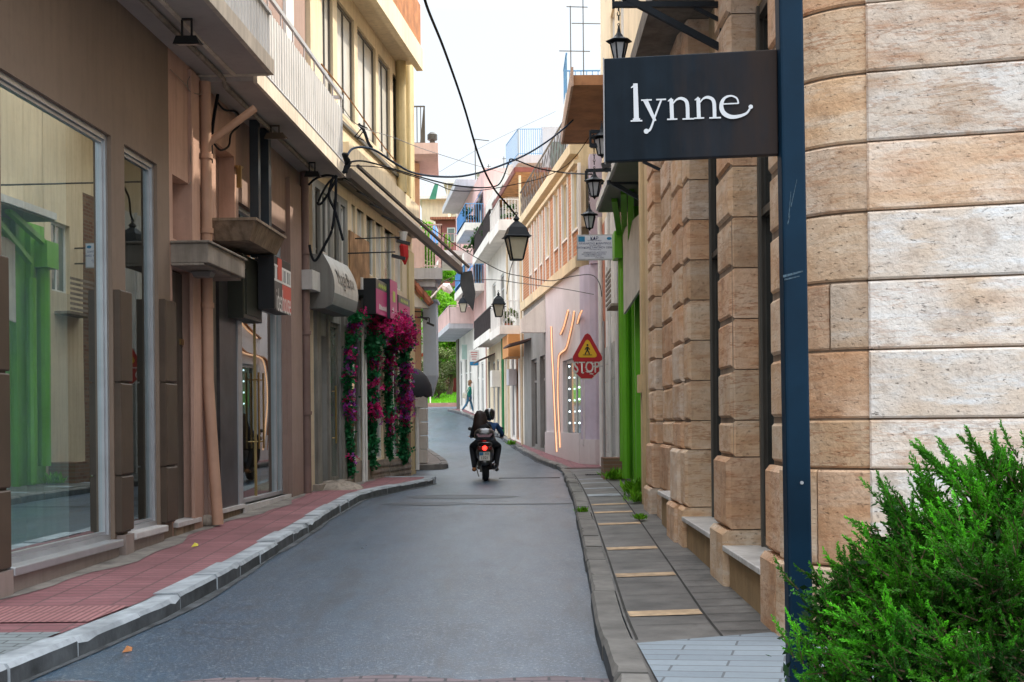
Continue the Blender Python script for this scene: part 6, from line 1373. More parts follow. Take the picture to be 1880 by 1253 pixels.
cable([(760,404,31),(768,402,31),(800,425,31),(860,465,32),(920,498,33.5),(960,508,35),(1010,516,34),(1050,508,33),(1085,505,31),(1100,520,30),(1105,545,30)], .014, 'cable sagging behind the largest lantern to the brick building')
cable([(762,515,34),(840,516,34),(905,514,33),(960,521,33),(1030,530,32),(1090,541,31.5)], .013, 'wire that carries the second lantern', M_alud)
cable([(942,480,24),(936,500,27),(930,540,33)], .010, 'short stay wire between the two nearest lanterns')
cable([(800,320,40),(900,262,40),(1020,205,40)], .006, 'very thin pale wire high in the sky', M_alud)
# cable bunch at the balcony corner
t = thing('cable_bundle', 'tangle of black cables hanging at the far end of the white balcony', 'cable bundle', at(637,300,21.4)); mb = MB(); rr = random.Random(8)
for k in range(6): mb.tube(smooth_path([at(632+rr.uniform(-4,4),282,21.3),at(638+rr.uniform(-3,5),300,21.4),at(634+rr.uniform(-6,6),318,21.4)],4), .028, 5)
mb.tube(smooth_path([at(618,322,21.2),at(600,340,21.2),at(584,372,21.2),at(592,372,21.2),at(612,340,21.2),at(618,325,21.2)],6), .02, 5); mb.tube(smooth_path([at(617,325,21.2),at(616,370,21.2),at(610,420,21.2),at(596,450,21.2),at(580,478,21.2),at(572,470,21.2),at(568,450,21.2)],6), .024, 5)
mb.tube(smooth_path([at(612,325,21.2),at(604,360,21.2),at(616,390,21.2),at(630,442,21.2)],6), .022, 5); mb.tube(smooth_path([at(620,325,21.2),at(600,322,21.2),at(580,328,21.2),at(566,340,21.2)],6), .02, 5); mb.build('cables', M_cable, t)
t = thing('aerial_cable_anchor', 'small tangled wire anchor fixed on the yellow wall', 'cable anchor', at(664,240,23)); mb = MB()
mb.tube(smooth_path([at(658,228,23),at(668,240,23),at(676,262,23),at(683,272,23)],4), .03, 6)
for a, b in (((658,228),(675,236)),((664,236),(652,250)),((668,240),(656,256)),((650,250),(668,258))): mb.tube([at(*a,23),at(*b,23)], .01, 4)
mb.build('wires', M_cable, t)
t = thing('wall_wire', 'thin looping grey wires on the pink wall beside the downpipe', 'wire', FA.pt(15.3,0,3)); mb = MB(); W = lambda x,y_,d=.03: FA.pt(*( (lambda q:(q[0],d,q[1]))(FA.px(x,y_,d)) ))
mb.tube(smooth_path([W(313,128),(W(340,155)),(W(352,172)),(W(368,178))],5), .006, 4); mb.tube(smooth_path([W(370,136),W(350,140),W(344,155),W(352,170),W(385,176,.1)],5), .007, 4)
mb.tube(smooth_path([W(346,340),W(352,330),W(350,290),W(351,260),W(356,252),W(370,266),W(383,298,.1)],5), .006, 4); mb.build('wire', M_conc, t)
t = thing('wall_cable', 'black cables running down behind the pink downpipe', 'cable', FA.pt(16.2,0,3)); mb = MB(); mb.tube(smooth_path([W(371,140,.02),W(372,260,.02),W(373,420,.02)],4), .02, 5); mb.tube(smooth_path([W(400,172,.06),W(392,220,.06),W(388,262,.06),W(388,300,.06)],4), .022, 5)
mb.tube(smooth_path([W(398,186,.06),W(412,202,.06),W(432,205,.06),W(441,218,.06),W(438,232,.06),W(424,246,.06),W(420,268,.06),W(405,276,.06),W(391,262,.06)],5), .014, 5); mb.build('cable', M_cable, t)
t = thing('wall_lamp', 'small brass wall lamp on the mauve wall above the far canopy', 'lamp', FA.pt(17.9,.05,5)); mb = MB(); p0, p1 = W(439,305,.06), W(439,345,.06); mb.bar(p0, p1, .06, .05); mb.bar(W(434,306,.04), W(444,308,.04), .04, .03); mb.build('lamp_body', MATS['brass'], t)
t = thing('intercom_panel', 'small brass intercom plate on the stained marble by the first doorway', 'intercom', FA.pt(15.1,-.13,2)); q = FA.px(336,629,-.13); mb = MB(); mb.box(FA, q[0]-.11, q[0]+.12, -.139, -.12, q[1]-.035, q[1]+.035); mb.build('plate', MATS['brass'], t)

# ------------------------------------------------------------------ flowers around the shop front
M_fl1 = leaf_mat('magenta_petals', (.48,.012,.10), (.62,.03,.22), .6, .3); M_fl2 = leaf_mat('purple_petals', (.25,.03,.28), (.42,.08,.42), .6, .3); M_gl = leaf_mat('artificial_leaves', (.012,.12,.04), (.03,.26,.09), .4, .15)
def garland(label, path, wid, seed, nl, nf, purple=.3, top=None):
    nf = int(nf*.55); nl = int(nl*1.2); wid *= .72
    rr = random.Random(seed); t = thing('flower_garland', label, 'flowers', path[0], 'artificial bougainvillea around the shop windows'); pts = smooth_path(path, 8)
    mb = MB().mat(M_gl)
    for i in range(nl):
        k = rr.random()*(len(pts)-1); p = pts[int(k)].lerp(pts[min(int(k)+1,len(pts)-1)], k-int(k)); ww = wid*(1.2 if k > len(pts)*.6 else .8)*(.7+.5*math.sin(k*1.3+seed))
        p = p+Vector((rr.gauss(0,.5)*ww, rr.gauss(0,.5)*ww, rr.gauss(0,.4)*ww)); a = Vector((rr.gauss(0,1), rr.gauss(0,1), rr.gauss(-.3,.7))).normalized(); b = a.cross(Vector((rr.gauss(0,1),rr.gauss(0,1),rr.gauss(0,1)))).normalized(); s = rr.uniform(.06,.12)
        mb.tint(rr.uniform(.35,1.3)); mb.add([p,p+a*s*.5+b*s*.35,p+a*s,p+a*s*.5-b*s*.35],[(0,1,2,3)])
    mb.build('leaves', None, t)
    mb = MB(); sway = [p+Vector((rr.gauss(0,.3)*wid, rr.gauss(0,.3)*wid, 0)) for p in pts[::3]+[pts[-1]]]; mb.tube(smooth_path(sway, 3), .012, 5); mb.build('stem', MATS['bark'], t)
    mb = MB()
    cl = [(rr.random()**.5 if not top else rr.uniform(.25,1))*(len(pts)-1) for _ in range(22)]
    for i in range(nf):
        k = min(len(pts)-1.01, max(0, cl[rr.randrange(22)]+rr.gauss(0,.6))); p = pts[int(k)].lerp(pts[int(k)+1], k-int(k))+Vector((rr.gauss(.3,.6)*wid, rr.gauss(-.3,.5)*wid, rr.gauss(0,.5)*wid))
        mb.mat(M_fl2 if rr.random() < purple else M_fl1).tint(rr.uniform(.55,1.4)); n_ = Vector((rr.gauss(0,1),rr.gauss(-.6,1),rr.gauss(0,1))).normalized(); u_ = n_.cross(Vector((0,0,1))).normalized(); v_ = n_.cross(u_)
        for q in range(3):
            a = q*2.1+rr.random(); dr_ = u_*math.cos(a)+v_*math.sin(a); sd_ = n_.cross(dr_); s = rr.uniform(.035,.06); mb.add([p,p+dr_*s*.6+sd_*s*.45+n_*.01,p+dr_*s*1.15,p+dr_*s*.6-sd_*s*.45+n_*.01],[(0,1,2,3)])
    mb.build('petals', None, t)
Fb = lambda px, py, d: FB.pt(*(lambda q:(q[0],d,q[1]))(FB.px(px,py,d)))
garland('bougainvillea garland hanging on the nearest window edge of the flower shop', [Fb(645,870,.1),Fb(640,760,.12),Fb(640,680,.14),Fb(645,620,.15),Fb(655,585,.2)], .12, 1, 1500, 650, .5)
garland('middle bougainvillea garland, thickest and arching under the magenta sign', [Fb(683,855,.12),Fb(682,780,.15),Fb(682,710,.2),Fb(686,650,.25),Fb(694,610,.3),Fb(704,590,.3),Fb(716,588,.3)], .19, 2, 4200, 1900, .15)
garland('bougainvillea garland between the middle and the far shop windows', [Fb(716,840,.1),Fb(714,760,.12),Fb(712,690,.14),Fb(718,640,.2),Fb(728,605,.25)], .13, 3, 1800, 900, .2)
garland('farthest bougainvillea garland at the shop corner, with many purple flowers', [Fb(741,848,.14),Fb(741,780,.18),Fb(742,710,.25),Fb(742,650,.3),Fb(744,610,.32),Fb(736,592,.32)], .21, 4, 3400, 2200, .55)
garland('fullest magenta garland arching under the pink box sign', [Fb(684,650,.3),Fb(690,618,.36),Fb(702,597,.4),Fb(718,594,.4),Fb(730,602,.4),Fb(738,625,.4)], .30, 9, 2600, 2500, .06, True)
garland('green and red flower topping along the awning canopy', [Fb(650,583,.25),Fb(668,580,.28),Fb(690,582,.32),Fb(706,584,.34)], .13, 6, 1400, 500, .1)

# ------------------------------------------------------------------ juniper and box shrub in the foreground
M_jun = leaf_mat('juniper_scales', (.020,.12,.006), (.075,.33,.010), .5, .22); M_jstem = mat('juniper_twig', (.09,.055,.03), .85)
M_box = leaf_mat('box_leaves', (.03,.14,.015), (.07,.24,.03), .4, .25)
rr = random.Random(21)
t = thing('juniper_bush', 'large feathery green juniper bush in the right foreground', 'bush', (2.3, 5.3, PH))
mb = MB().mat(M_jun); tw = MB()
def spray(p, d, L_, dens, tone):
    """arching shoot with short side shoots covered in small scale leaves"""
    d = d.normalized(); u = d.cross(Vector((rr.gauss(0,1),rr.gauss(0,1),rr.gauss(0,1)))).normalized(); pts = []; q = Vector(p); dd = Vector(d); n = 7
    for k in range(n+1): pts.append(q.copy()); q = q + dd*L_/n; dd = (dd + Vector((0,0,.035)) + u*.05).normalized()
    tw.tube(pts[::2], [.0035,.0028,.002,.001][:len(pts[::2])], 3, False)
    for i in range(dens):
        f = (i+rr.random())/dens; k = f*n; c = pts[int(k)].lerp(pts[min(int(k)+1,n)], k-int(k)); w_ = L_*.24*(1-f)**.7+.008
        a = rr.uniform(0,2*PI); v = d.cross(u); side = (u*math.cos(a)+v*math.sin(a)); di = (d*1.1+side*rr.uniform(.35,.9)).normalized(); l = w_*rr.uniform(.5,1.1); b = di.cross(Vector((rr.gauss(0,1),rr.gauss(0,1),rr.gauss(0,1)))).normalized()*rr.uniform(.0018,.0031)
        e = c+di*l; m_ = c.lerp(e,.55); tn = tone*(.5+.85*f)*rr.uniform(.75,1.3); mb.tint((tn*1.0,tn,tn)); mb.add([c-b*.4,c+b*.4,m_+b,e,m_-b],[(0,1,2,3,4)])
        s2 = di.cross(b).normalized()*rr.choice((-1,1))*l*.33; mb.add([m_, m_+di*l*.12+b*1.1, m_+s2+di*l*.28, m_+s2*.5],[(0,1,2,3)])
# silhouette control: tip positions in the photo at bush depth
def jpt(px, py, Y): return at(px, py, Y)
heads = [(1700,1010,5.2,150),(1790,960,5.2,150),(1850,930,5.3,140),(1620,1100,5.1,110),(1700,1120,4.9,130),(1800,1080,4.8,150),(1870,1100,4.8,120),(1560,1180,5.1,90),(1640,1200,4.8,110),(1740,1210,4.7,120),(1840,1220,4.7,120),(1560,1110,5.15,70),(1660,1060,5.2,90),(1760,1020,5.0,120),(1855,1010,5.0,110),(1530,1240,5.0,70),(1950,1000,5.2,120),(1950,1150,4.9,120)]
for (hx, hy, Y, n) in heads:
    c = jpt(hx, hy, Y)
    tone = rr.uniform(.35,1.35)
    for i in range(int(n*.85)):
        o = Vector((rr.gauss(0,.085), rr.gauss(0,.08), rr.gauss(0,.085))); d = Vector((-.55+rr.gauss(0,.5), -.25+rr.gauss(0,.5), .55+rr.gauss(0,.45)))+o*4
        spray(c+o-d.normalized()*.06, d, rr.uniform(.09,.20), 62, tone*rr.uniform(.7,1.3)*(1+o.z*2.2))
# long leading shoots
for (x0,y0_,x1,y1_) in ((1760,900,1680,805),(1790,900,1725,800),(1830,880,1762,790),(1850,880,1808,800),(1900,860,1878,795),(1760,970,1665,835),(1740,960,1675,860),(1690,1010,1590,870),(1700,1030,1610,900),(1740,990,1700,905),(1660,1080,1590,965),(1680,1080,1635,980),(1640,1100,1565,1000),(1600,1120,1550,1020),(1580,1110,1556,1010),(1720,960,1690,880),(1860,900,1835,815),(1690,1000,1655,905),(1810,900,1785,830),(1870,870,1850,830)):
    for j in range(3):
        a = jpt(x0+rr.uniform(-12,12), y0_+rr.uniform(-10,10), 5.25+rr.uniform(-.1,.1)); b = jpt(x1+rr.uniform(-9,9)*(j>0), y1_+rr.uniform(0,22)*(j>0), 5.25); spray(a, b-a, (b-a).length*1.02, 110, rr.uniform(.8,1.2))
mb.build('foliage', None, t); tw.build('twigs', M_jstem, t)
mb2 = MB()
for k in range(16):
    a = Vector((2.35,5.35,PH)); e = jpt(rr.uniform(1560,1880), rr.uniform(980,1200), 5.15); mb2.tube([a, a.lerp(e,.5)+Vector((rr.uniform(-.1,.1),0,-.05)), e], [.02,.012,.004], 5)
mb2.build('branches', M_jstem, t)
# inner dark mass so that no ground shows through: many dark short leaves
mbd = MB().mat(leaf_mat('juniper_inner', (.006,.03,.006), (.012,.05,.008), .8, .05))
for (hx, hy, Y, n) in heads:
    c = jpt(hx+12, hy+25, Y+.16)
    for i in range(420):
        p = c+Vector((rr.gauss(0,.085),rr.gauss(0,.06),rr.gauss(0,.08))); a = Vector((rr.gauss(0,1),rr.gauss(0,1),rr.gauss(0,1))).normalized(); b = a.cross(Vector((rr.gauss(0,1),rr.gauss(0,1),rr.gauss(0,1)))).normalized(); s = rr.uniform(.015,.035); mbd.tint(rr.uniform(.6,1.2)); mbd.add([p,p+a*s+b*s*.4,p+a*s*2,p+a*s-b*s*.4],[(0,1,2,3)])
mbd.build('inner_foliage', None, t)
t = thing('box_shrub', 'small leaved light green box shrub at the foot of the blue pole', 'bush', (1.55, 5.35, PH)); mb = MB().mat(M_box)
for k in range(46):
    hx, hy = rr.uniform(1478,1560), rr.uniform(1100,1275)
    if hy < 1180 and hx < 1478+(1180-hy)*.35: hx += 25
    c = jpt(hx, hy, 5.3+rr.uniform(-.12,.12)); d = Vector((rr.gauss(-.3,.5), rr.gauss(-.2,.4), rr.gauss(.7,.3))).normalized(); L_ = rr.uniform(.08,.16); tone = rr.uniform(.55,1.3)
    for i in range(46):
        f = i/46; p = c+d*L_*f; a = (d*.5+Vector((rr.gauss(0,1),rr.gauss(0,1),rr.gauss(0,.8)))).normalized(); b = a.cross(Vector((rr.gauss(0,1),rr.gauss(0,1),rr.gauss(0,1)))).normalized(); s = rr.uniform(.010,.020)
        mb.tint(tone*(.6+.6*f)*rr.uniform(.8,1.25)); mb.add([p,p+a*s*.5+b*s*.32,p+a*s,p+a*s*.5-b*s*.32],[(0,1,2,3)])
mb.build('foliage', None, t)
# weeds
def weed(P, r, label, seed):
    rr = random.Random(seed); x, y, z = P; mb = MB().mat(M_leafb)
    for i in range(160):
        a = rr.uniform(0,2*PI); d = Vector((math.cos(a)*rr.random(), math.sin(a)*rr.random(), rr.uniform(.3,1.1))).normalized(); l = r*rr.uniform(.4,1); b = Vector((-math.sin(a),math.cos(a),0))*l*.12; p = Vector((x+rr.gauss(0,r*.3),y+rr.gauss(0,r*.4),z)); mb.tint(rr.uniform(.4,1.1)); mb.add([p,p+d*l*.6+b,p+d*l,p+d*l*.6-b],[(0,1,2,3)])
    mb.build('weed', None, label=label, cat='weed', group='weeds growing along the right hand wall and kerb')
for i, (x, y, r, lab) in enumerate(((1.93,20.0,.32,'biggest green weed tuft at the foot of the green shop'),(1.95,24.6,.26,'weed tuft beside the low brick pier'),(1.8,18.6,.2,'weed tuft at the far end of the stone building'),(1.9,25.8,.22,'weed growing behind the low brick pier'),(.93,17.3,.10,'small weed in the right kerb joint'),(1.55,15.9,.10,'tiny weed in the slab joint'),(-.02,46.5,.22,'weed on the far right kerb beside the riders'),(.9,46.8,.3,'weed at the foot of the far doors'))):
    weed((x, y, gs(y)+PH+(.03 if x > 1.2 else 0)), r, lab, 40+i)
mb = MB(); rr = random.Random(9); p = Vector((-3.72, 15.9, gs(15.9)+PH)); mb.ball(p+Vector((0,0,.06)), .10, 9, 6, (1,1,.8)); mb.build('stone', M_conc, smooth=True, label='rounded grey stone at the foot of the pink downpipe', cat='stone')
def litter(name, P, s, m, label): 
    mb = MB(); x, y, z = P; r = random.Random(hash(label)%99); mb.add([(x,y,z+.004),(x+s,y+s*.2,z+.012),(x+s*.9,y+s*.8,z+.03),(x+s*.1,y+s,z+.01),(x+s*.4,y+s*.5,z+.045)],[(0,1,4),(1,2,4),(2,3,4),(3,0,4),(0,3,2,1)]); mb.build(name, m, label=label, cat='litter')
litter('dry_leaf', (-2.55,8.5,gs(8.5)), .06, M_rust, 'dry orange leaf lying in the left gutter'); litter('yellow_scrap', (-3.35,13.6,gs(13.6)+PH), .07, mat('yellow_scrap',(.6,.5,.05),.6), 'yellow scrap on the red pavement')

# ------------------------------------------------------------------ people and scooter
def body(name, J, E, parent, m, sub=2, root=0):
    """one continuous skinned surface: J = [(x,y,z,r)], E = edges"""
    o0 = wloc(parent) if parent else Vector((0,0,0)); me = bpy.data.meshes.new(name); me.from_pydata([tuple(Vector(j[:3])-o0) for j in J], E, [])
    o = bpy.data.objects.new(name, me); COL.objects.link(o); me.materials.append(m)
    if parent: o.parent = parent
    md = o.modifiers.new('skin', 'SKIN'); md.use_smooth_shade = True
    for i, j in enumerate(J): r = j[3]; me.skin_vertices[0].data[i].radius = (r, r) if not isinstance(r, tuple) else r; me.skin_vertices[0].data[i].use_root = (i == root)
    s = o.modifiers.new('sub', 'SUBSURF'); s.levels = sub; s.render_levels = sub
    return o
def hand(parent, P, d, side, m, curl=.5):
    """palm plus five separate bent fingers"""
    P = Vector(P); d = Vector(d).normalized(); s = d.cross(Vector((0,0,1))).normalized()*side; n = s.cross(d).normalized(); J = []; E = []
    def a(p, r): J.append((p.x,p.y,p.z,r)); return len(J)-1
    w0 = a(P, .022); w1 = a(P+d*.045, .030); E.append((w0,w1))
    for k, l in enumerate((.068,.078,.072,.056)):
        b = P+d*.07+s*(.028-.019*k); i0 = a(b, .010); i1 = a(b+d*l*.45-n*l*.12*curl, .009); i2 = a(b+d*l*.75-n*l*.5*curl, .008); i3 = a(b+d*l*.85-n*l*.85*curl, .007); E += [(w1,i0),(i0,i1),(i1,i2),(i2,i3)]
    t0 = a(P+d*.03+s*.035, .012); t1 = a(P+d*.06+s*.052-n*.01, .010); t2 = a(P+d*.085+s*.05-n*.02, .008); E += [(w1,t0),(t0,t1),(t1,t2)]
    return body('hand', J, E, parent, m, 1)
M_skin = mat('skin', (.50,.27,.18), .5, .08, 6, 0); M_jeansb = mat('blue_jeans', (.05,.15,.24), .85, .2, 8, .2); M_greenc = mat('green_cardigan', (.01,.22,.16), .85, .15, 5, .2)
M_blkc = mat('black_cloth', (.010,.011,.014), .85, .3, 5, .2); M_bluec = mat('navy_blue_jacket', (.008,.045,.13), .75, .25, 5, .25); M_hair = mat('dark_brown_hair', (.022,.010,.008), .6, .4, 20, .5); M_hairb = mat('light_brown_hair', (.22,.11,.05), .6, .3, 20, .4); M_helm = mat('black_helmet', (.01,.014,.016), .12, .1, 3, 0, spec=.7, coat=.8)
M_shoe = mat('white_shoe', (.6,.6,.58), .6, .08, 4, 0)
# walking woman
Yw = 66.8; fx = at(862,757,Yw); zg = gs(Yw)+PH; X = fx.x; hw = 1.66
wmn = thing('person', 'woman in a green cardigan and blue jeans striding to the right with a pale bag', 'person', (X, Yw, zg))
V = lambda x, y_, z, r: (X+x, Yw+y_, zg+z, r)
J = [V(0,0,.92,.14), V(.0,0,1.08,.115), V(.02,0,1.28,.14), V(.03,0,1.40,.10), V(.045,0,1.47,.05), V(-.01,.09,.86,.085), V(.10,.09,.50,.062), V(.19,.09,.12,.045), V(-.01,-.09,.86,.085), V(-.14,-.09,.50,.062), V(-.36,-.09,.20,.045)]
body('body', [V(.02,0,1.30,.09), V(.045,0,1.45,.045), V(.055,0,1.52,.05), V(.07,0,1.58,.085), V(.07,0,1.64,.07)], [(0,1),(1,2),(2,3),(3,4)], wmn, M_skin)
body('jeans', [J[0],J[5],J[6],J[7],J[8],J[9],J[10]], [(0,1),(1,2),(2,3),(0,4),(4,5),(5,6)], wmn, M_jeansb)
body('cardigan', [V(0,0,.90,.15),V(.01,0,1.08,.12),V(.02,0,1.28,.145),V(.03,0,1.39,.09),V(.03,.17,1.34,.06),V(.0,.21,1.08,.045),V(.07,.20,.88,.036),V(.03,-.17,1.34,.06),V(-.05,-.21,1.08,.045),V(.0,-.20,.86,.036)], [(0,1),(1,2),(2,3),(2,4),(4,5),(5,6),(2,7),(7,8),(8,9)], wmn, M_greenc)
hand(wmn, (X+.08,Yw+.20,zg+.86), (.3,0,-1), 1, M_skin); hand(wmn, (X+.0,Yw-.20,zg+.83), (.1,0,-1), -1, M_skin)
mb = MB(); c = Vector((X+.06,Yw,zg+1.60)); mb.ball(c+Vector((-.025,0,.02)), .108, 12, 9, (1,1,1.08)); mb.ball(c+Vector((-.06,0,-.08)), .08, 10, 7, (.9,1,1.3)); mb.build('hair', M_hairb, wmn, smooth='all')
mb = MB(); f = c+Vector((.085,0,-.01)); mb.ball(f+Vector((.018,0,-.015)), .016, 6, 5, (1,.7,1.3))
mb.build('nose', M_skin, wmn, smooth='all'); mb = MB()
for s_ in (-1,1): mb.ball(f+Vector((.0,s_*.032,.012)), .009, 6, 5)
mb.build('eyes', M_black, wmn); mb = MB(); mb.ball(f+Vector((.004,0,-.05)), .014, 6, 5, (.5,1.3,.5)); mb.build('mouth', M_tred, wmn)
for (x_, y_, z_, r_) in ((.22,.09,.05,0),(-.40,-.09,.13,.9)):
    mb = MB(); mb.tube([(-.10,0,.0),(-.03,0,.01),(.08,0,-.015),(.14,0,-.03)], [.04,.052,.045,.03], 8); mb.xf(Matrix.Translation((X+x_,Yw+y_,zg+z_))@Matrix.Rotation(r_,4,'Y')); mb.build('shoe', M_shoe, wmn, smooth='all')
bag = thing('shoulder_bag', 'pale cream shoulder bag carried at the walking woman\'s side', 'bag', (X-.22,Yw-.26,zg+.78)); mb = MB(); mb.hexa([(X-.36,Yw-.32,zg+.80),(X-.12,Yw-.32,zg+.76),(X-.12,Yw-.22,zg+.76),(X-.36,Yw-.22,zg+.80),(X-.32,Yw-.30,zg+1.06),(X-.12,Yw-.30,zg+1.02),(X-.12,Yw-.24,zg+1.02),(X-.32,Yw-.24,zg+1.06)]); mb.build('bag_body', mat('cream_leather',(.58,.54,.42),.6), bag, bevel=.02); mb = MB(); mb.tube(smooth_path([(X-.30,Yw-.27,zg+1.05),(X-.12,Yw-.24,zg+1.25),(X+.02,Yw-.18,zg+1.40),(X-.02,Yw-.24,zg+1.22),(X-.14,Yw-.27,zg+1.02)],4), .010, 5, False); mb.build('strap', MATS['cream_leather'], bag)

# scooter seen from behind
Ys = 27.7; bx_ = at(890.5,884,Ys); zg = gs(Ys); X = bx_.x
sco = thing('motor_scooter', 'black and grey motor scooter with a lit red tail light and top case', 'scooter', (X, Ys, zg))
M_tyre = mat('tyre_rubber', (.014,.014,.015), .85, .2, 8, .3); M_sblk = mat('scooter_black', (.014,.014,.016), .3, .15, 4, 0, spec=.6, coat=.4); M_sgrey = mat('scooter_bronze', (.06,.05,.045), .3, .15, 4, 0, coat=.5)
q = lambda x, y_, z: (X+x, Ys+y_, zg+z)
for nm, yy in (('wheel',.27),('wheel',1.62)):
    mb = MB(); prof = [(.20,-.055),(.25,-.066),(.272,-.03),(.277,0),(.272,.03),(.25,.066),(.20,.055)]; mb.lathe(prof, 24, q(0,yy,.277), ax='X'); wl = mb.build(nm, M_tyre, sco, smooth=True); mb = MB(); mb.lathe([(.05,-.05),(.19,-.045),(.2,-.03),(.2,.03),(.19,.045),(.05,.05)], 18, q(0,yy,.277), ax='X'); mb.build('rim', M_alud, wl)
def loft(name, secs, m, parent, n=14, smooth='all'):
    """secs: (y, z, halfwidth, halfheight) superellipse sections along Y"""
    mb = MB(); vs = []
    for (y_, z, a, b) in secs:
        for k in range(n):
            t_ = 2*PI*k/n; c, s = math.cos(t_), math.sin(t_); vs.append(q(a*math.copysign(abs(c)**.75, c), y_, z+b*math.copysign(abs(s)**.75, s)))
    fs = [(i*n+k, i*n+(k+1)%n, (i+1)*n+(k+1)%n, (i+1)*n+k) for i in range(len(secs)-1) for k in range(n)] + [tuple(range(n)), tuple((len(secs)-1)*n+k for k in range(n))]
    mb.add(vs, fs); return mb.build(name, m, parent, smooth=smooth)
loft('tail_body', [(-.02,.72,.08,.05),(.05,.72,.17,.10),(.2,.70,.20,.15),(.6,.66,.21,.18),(.95,.62,.2,.2),(1.05,.5,.16,.16)], M_sgrey, sco)
loft('seat', [(.12,.86,.12,.05),(.35,.87,.17,.07),(.8,.86,.18,.07),(1.15,.80,.15,.06)], M_sblk, sco)
loft('front_shield', [(1.45,.75,.12,.35),(1.55,.75,.26,.40),(1.68,.8,.2,.34),(1.78,.8,.05,.2)], M_sgrey, sco)
loft('footboard', [(.9,.30,.18,.06),(1.2,.28,.22,.05),(1.5,.32,.2,.08)], M_sblk, sco)
loft('top_case', [(-.34,1.10,.12,.05),(-.30,1.10,.20,.12),(-.15,1.10,.235,.16),(.05,1.10,.235,.165),(.14,1.10,.2,.13)], M_sblk, sco)
mb = MB(); mb.prism([q(-.19,-.335,1.13),q(.19,-.335,1.13),q(.13,-.355,1.05),q(-.13,-.355,1.05)],(0,.03,0)); tc = [o for o in sco.children if o.name.startswith('top_case')][0]; mb.build('reflector', mat('dark_red_reflector',(.10,.008,.02),.2,.1), tc)
loft('mudguard', [(-.12,.42,.06,.05),(-.08,.47,.11,.09),(.05,.52,.12,.11),(.2,.55,.12,.10)], M_sblk, sco)
mb = MB(); mb.prism([q(-.12,-.125,.50),q(.12,-.125,.50),q(.12,-.10,.74),q(-.12,-.10,.74)][0:2]+[q(.12,-.10,.70),q(-.12,-.10,.70)],(0,.01,0)); pl = mb.build('number_plate', M_twh, sco)
mb = MB(); mb.quad(q(-.115,-.116,.62),q(-.03,-.116,.62),q(-.03,-.108,.695),q(-.115,-.108,.695)); mb.build('blue_field', M_logo, pl)
text_mesh(pl, 'XII', q(.05,-.118,.655), (1,0,0), (0,-.12,1), .085, M_tblk, 'lettering'); text_mesh(pl, '1321', q(0,-.132,.56), (1,0,0), (0,-.12,1), .09, M_tblk, 'lettering')
mb = MB(); mb.lathe([(.0001,-.02),(.045,-.015),(.055,0),(.05,.02)], 14, q(.0,-.05,.79), ax='Y'); mb.xf(Matrix.Identity(4)); mb.build('tail_light', mat('tail_light_glow',(.8,.02,.01),.3,.02,3,0,emit=(1,.03,.02),es=5), sco, smooth='all')
for s_ in (-1,1): mb = MB(); mb.lathe([(.0001,-.02),(.05,-.01),(.06,.02)], 10, q(s_*.115,-.03,.79), ax='Y'); mb.build('tail_lens', mat('tail_lens_dark',(.16,.02,.015),.15,.1), sco)
mb = MB(); mb.tube([q(.19,.75,.28),q(.21,.4,.30),q(.22,.05,.36),q(.22,-.08,.38)], [.035,.055,.07,.06], 10); mb.build('exhaust', M_sblk, sco, smooth='all')
mb = MB(); mb.box(Cam(Ys), X-.12, X-.07, -.7, -.1, zg+.22, zg+.36); mb.tube([q(-.16,.5,.45),q(-.20,.1,.33),q(-.14,.0,.12)],[.02,.015,.012],6); mb.tube([q(-.13,.25,.5),q(-.13,.28,.28)], .035, 8); mb.build('swing_arm', M_alud, sco)
mb = MB(); mb.tube(smooth_path([q(-.36,1.28,1.02),q(-.2,1.42,1.04),q(0,1.5,1.0),q(.2,1.42,1.04),q(.36,1.28,1.02)],4), .016, 8); mb.build('handlebar', M_sblk, sco)
for s_ in (-1,1): mb = MB(); mb.tube([q(s_*.26,1.4,1.04),q(s_*.33,1.38,1.20)], .008, 5); mb.ball(q(s_*.36,1.37,1.24), .06, 8, 6, (1.1,.4,.8)); mb.build('mirror', M_sblk, sco)
# rider (in front, right) and passenger (behind, left)
q3 = lambda x, y_, z, r: (X+x, Ys+y_, zg+z, r)
rid = thing('person', 'rider in a navy blue jacket and black helmet steering the scooter', 'person', (X+.05, Ys+.8, zg+.85))
body('jacket', [q3(.03,.92,.93,.16),q3(.06,.92,1.10,.15),q3(.08,.93,1.30,.175),q3(.09,.95,1.42,.11),q3(.26,.94,1.34,.075),q3(.40,1.0,1.10,.058),q3(.37,1.26,1.06,.042),q3(-.12,.96,1.34,.075),q3(-.30,1.02,1.12,.058),q3(-.35,1.28,1.06,.042)], [(0,1),(1,2),(2,3),(2,4),(4,5),(5,6),(2,7),(7,8),(8,9)], rid, M_bluec)
body('trousers', [q3(.03,.90,.92,.16),q3(.18,1.05,.84,.11),q3(.27,1.28,.74,.085),q3(.25,1.26,.40,.06),q3(-.13,1.05,.84,.11),q3(-.22,1.28,.74,.085),q3(-.2,1.26,.40,.06)], [(0,1),(1,2),(2,3),(0,4),(4,5),(5,6)], rid, M_blkc)
body('body', [q3(.09,.96,1.42,.06),q3(.095,.97,1.50,.055),q3(.10,.98,1.57,.09),q3(.10,.98,1.62,.07)], [(0,1),(1,2),(2,3)], rid, M_skin)
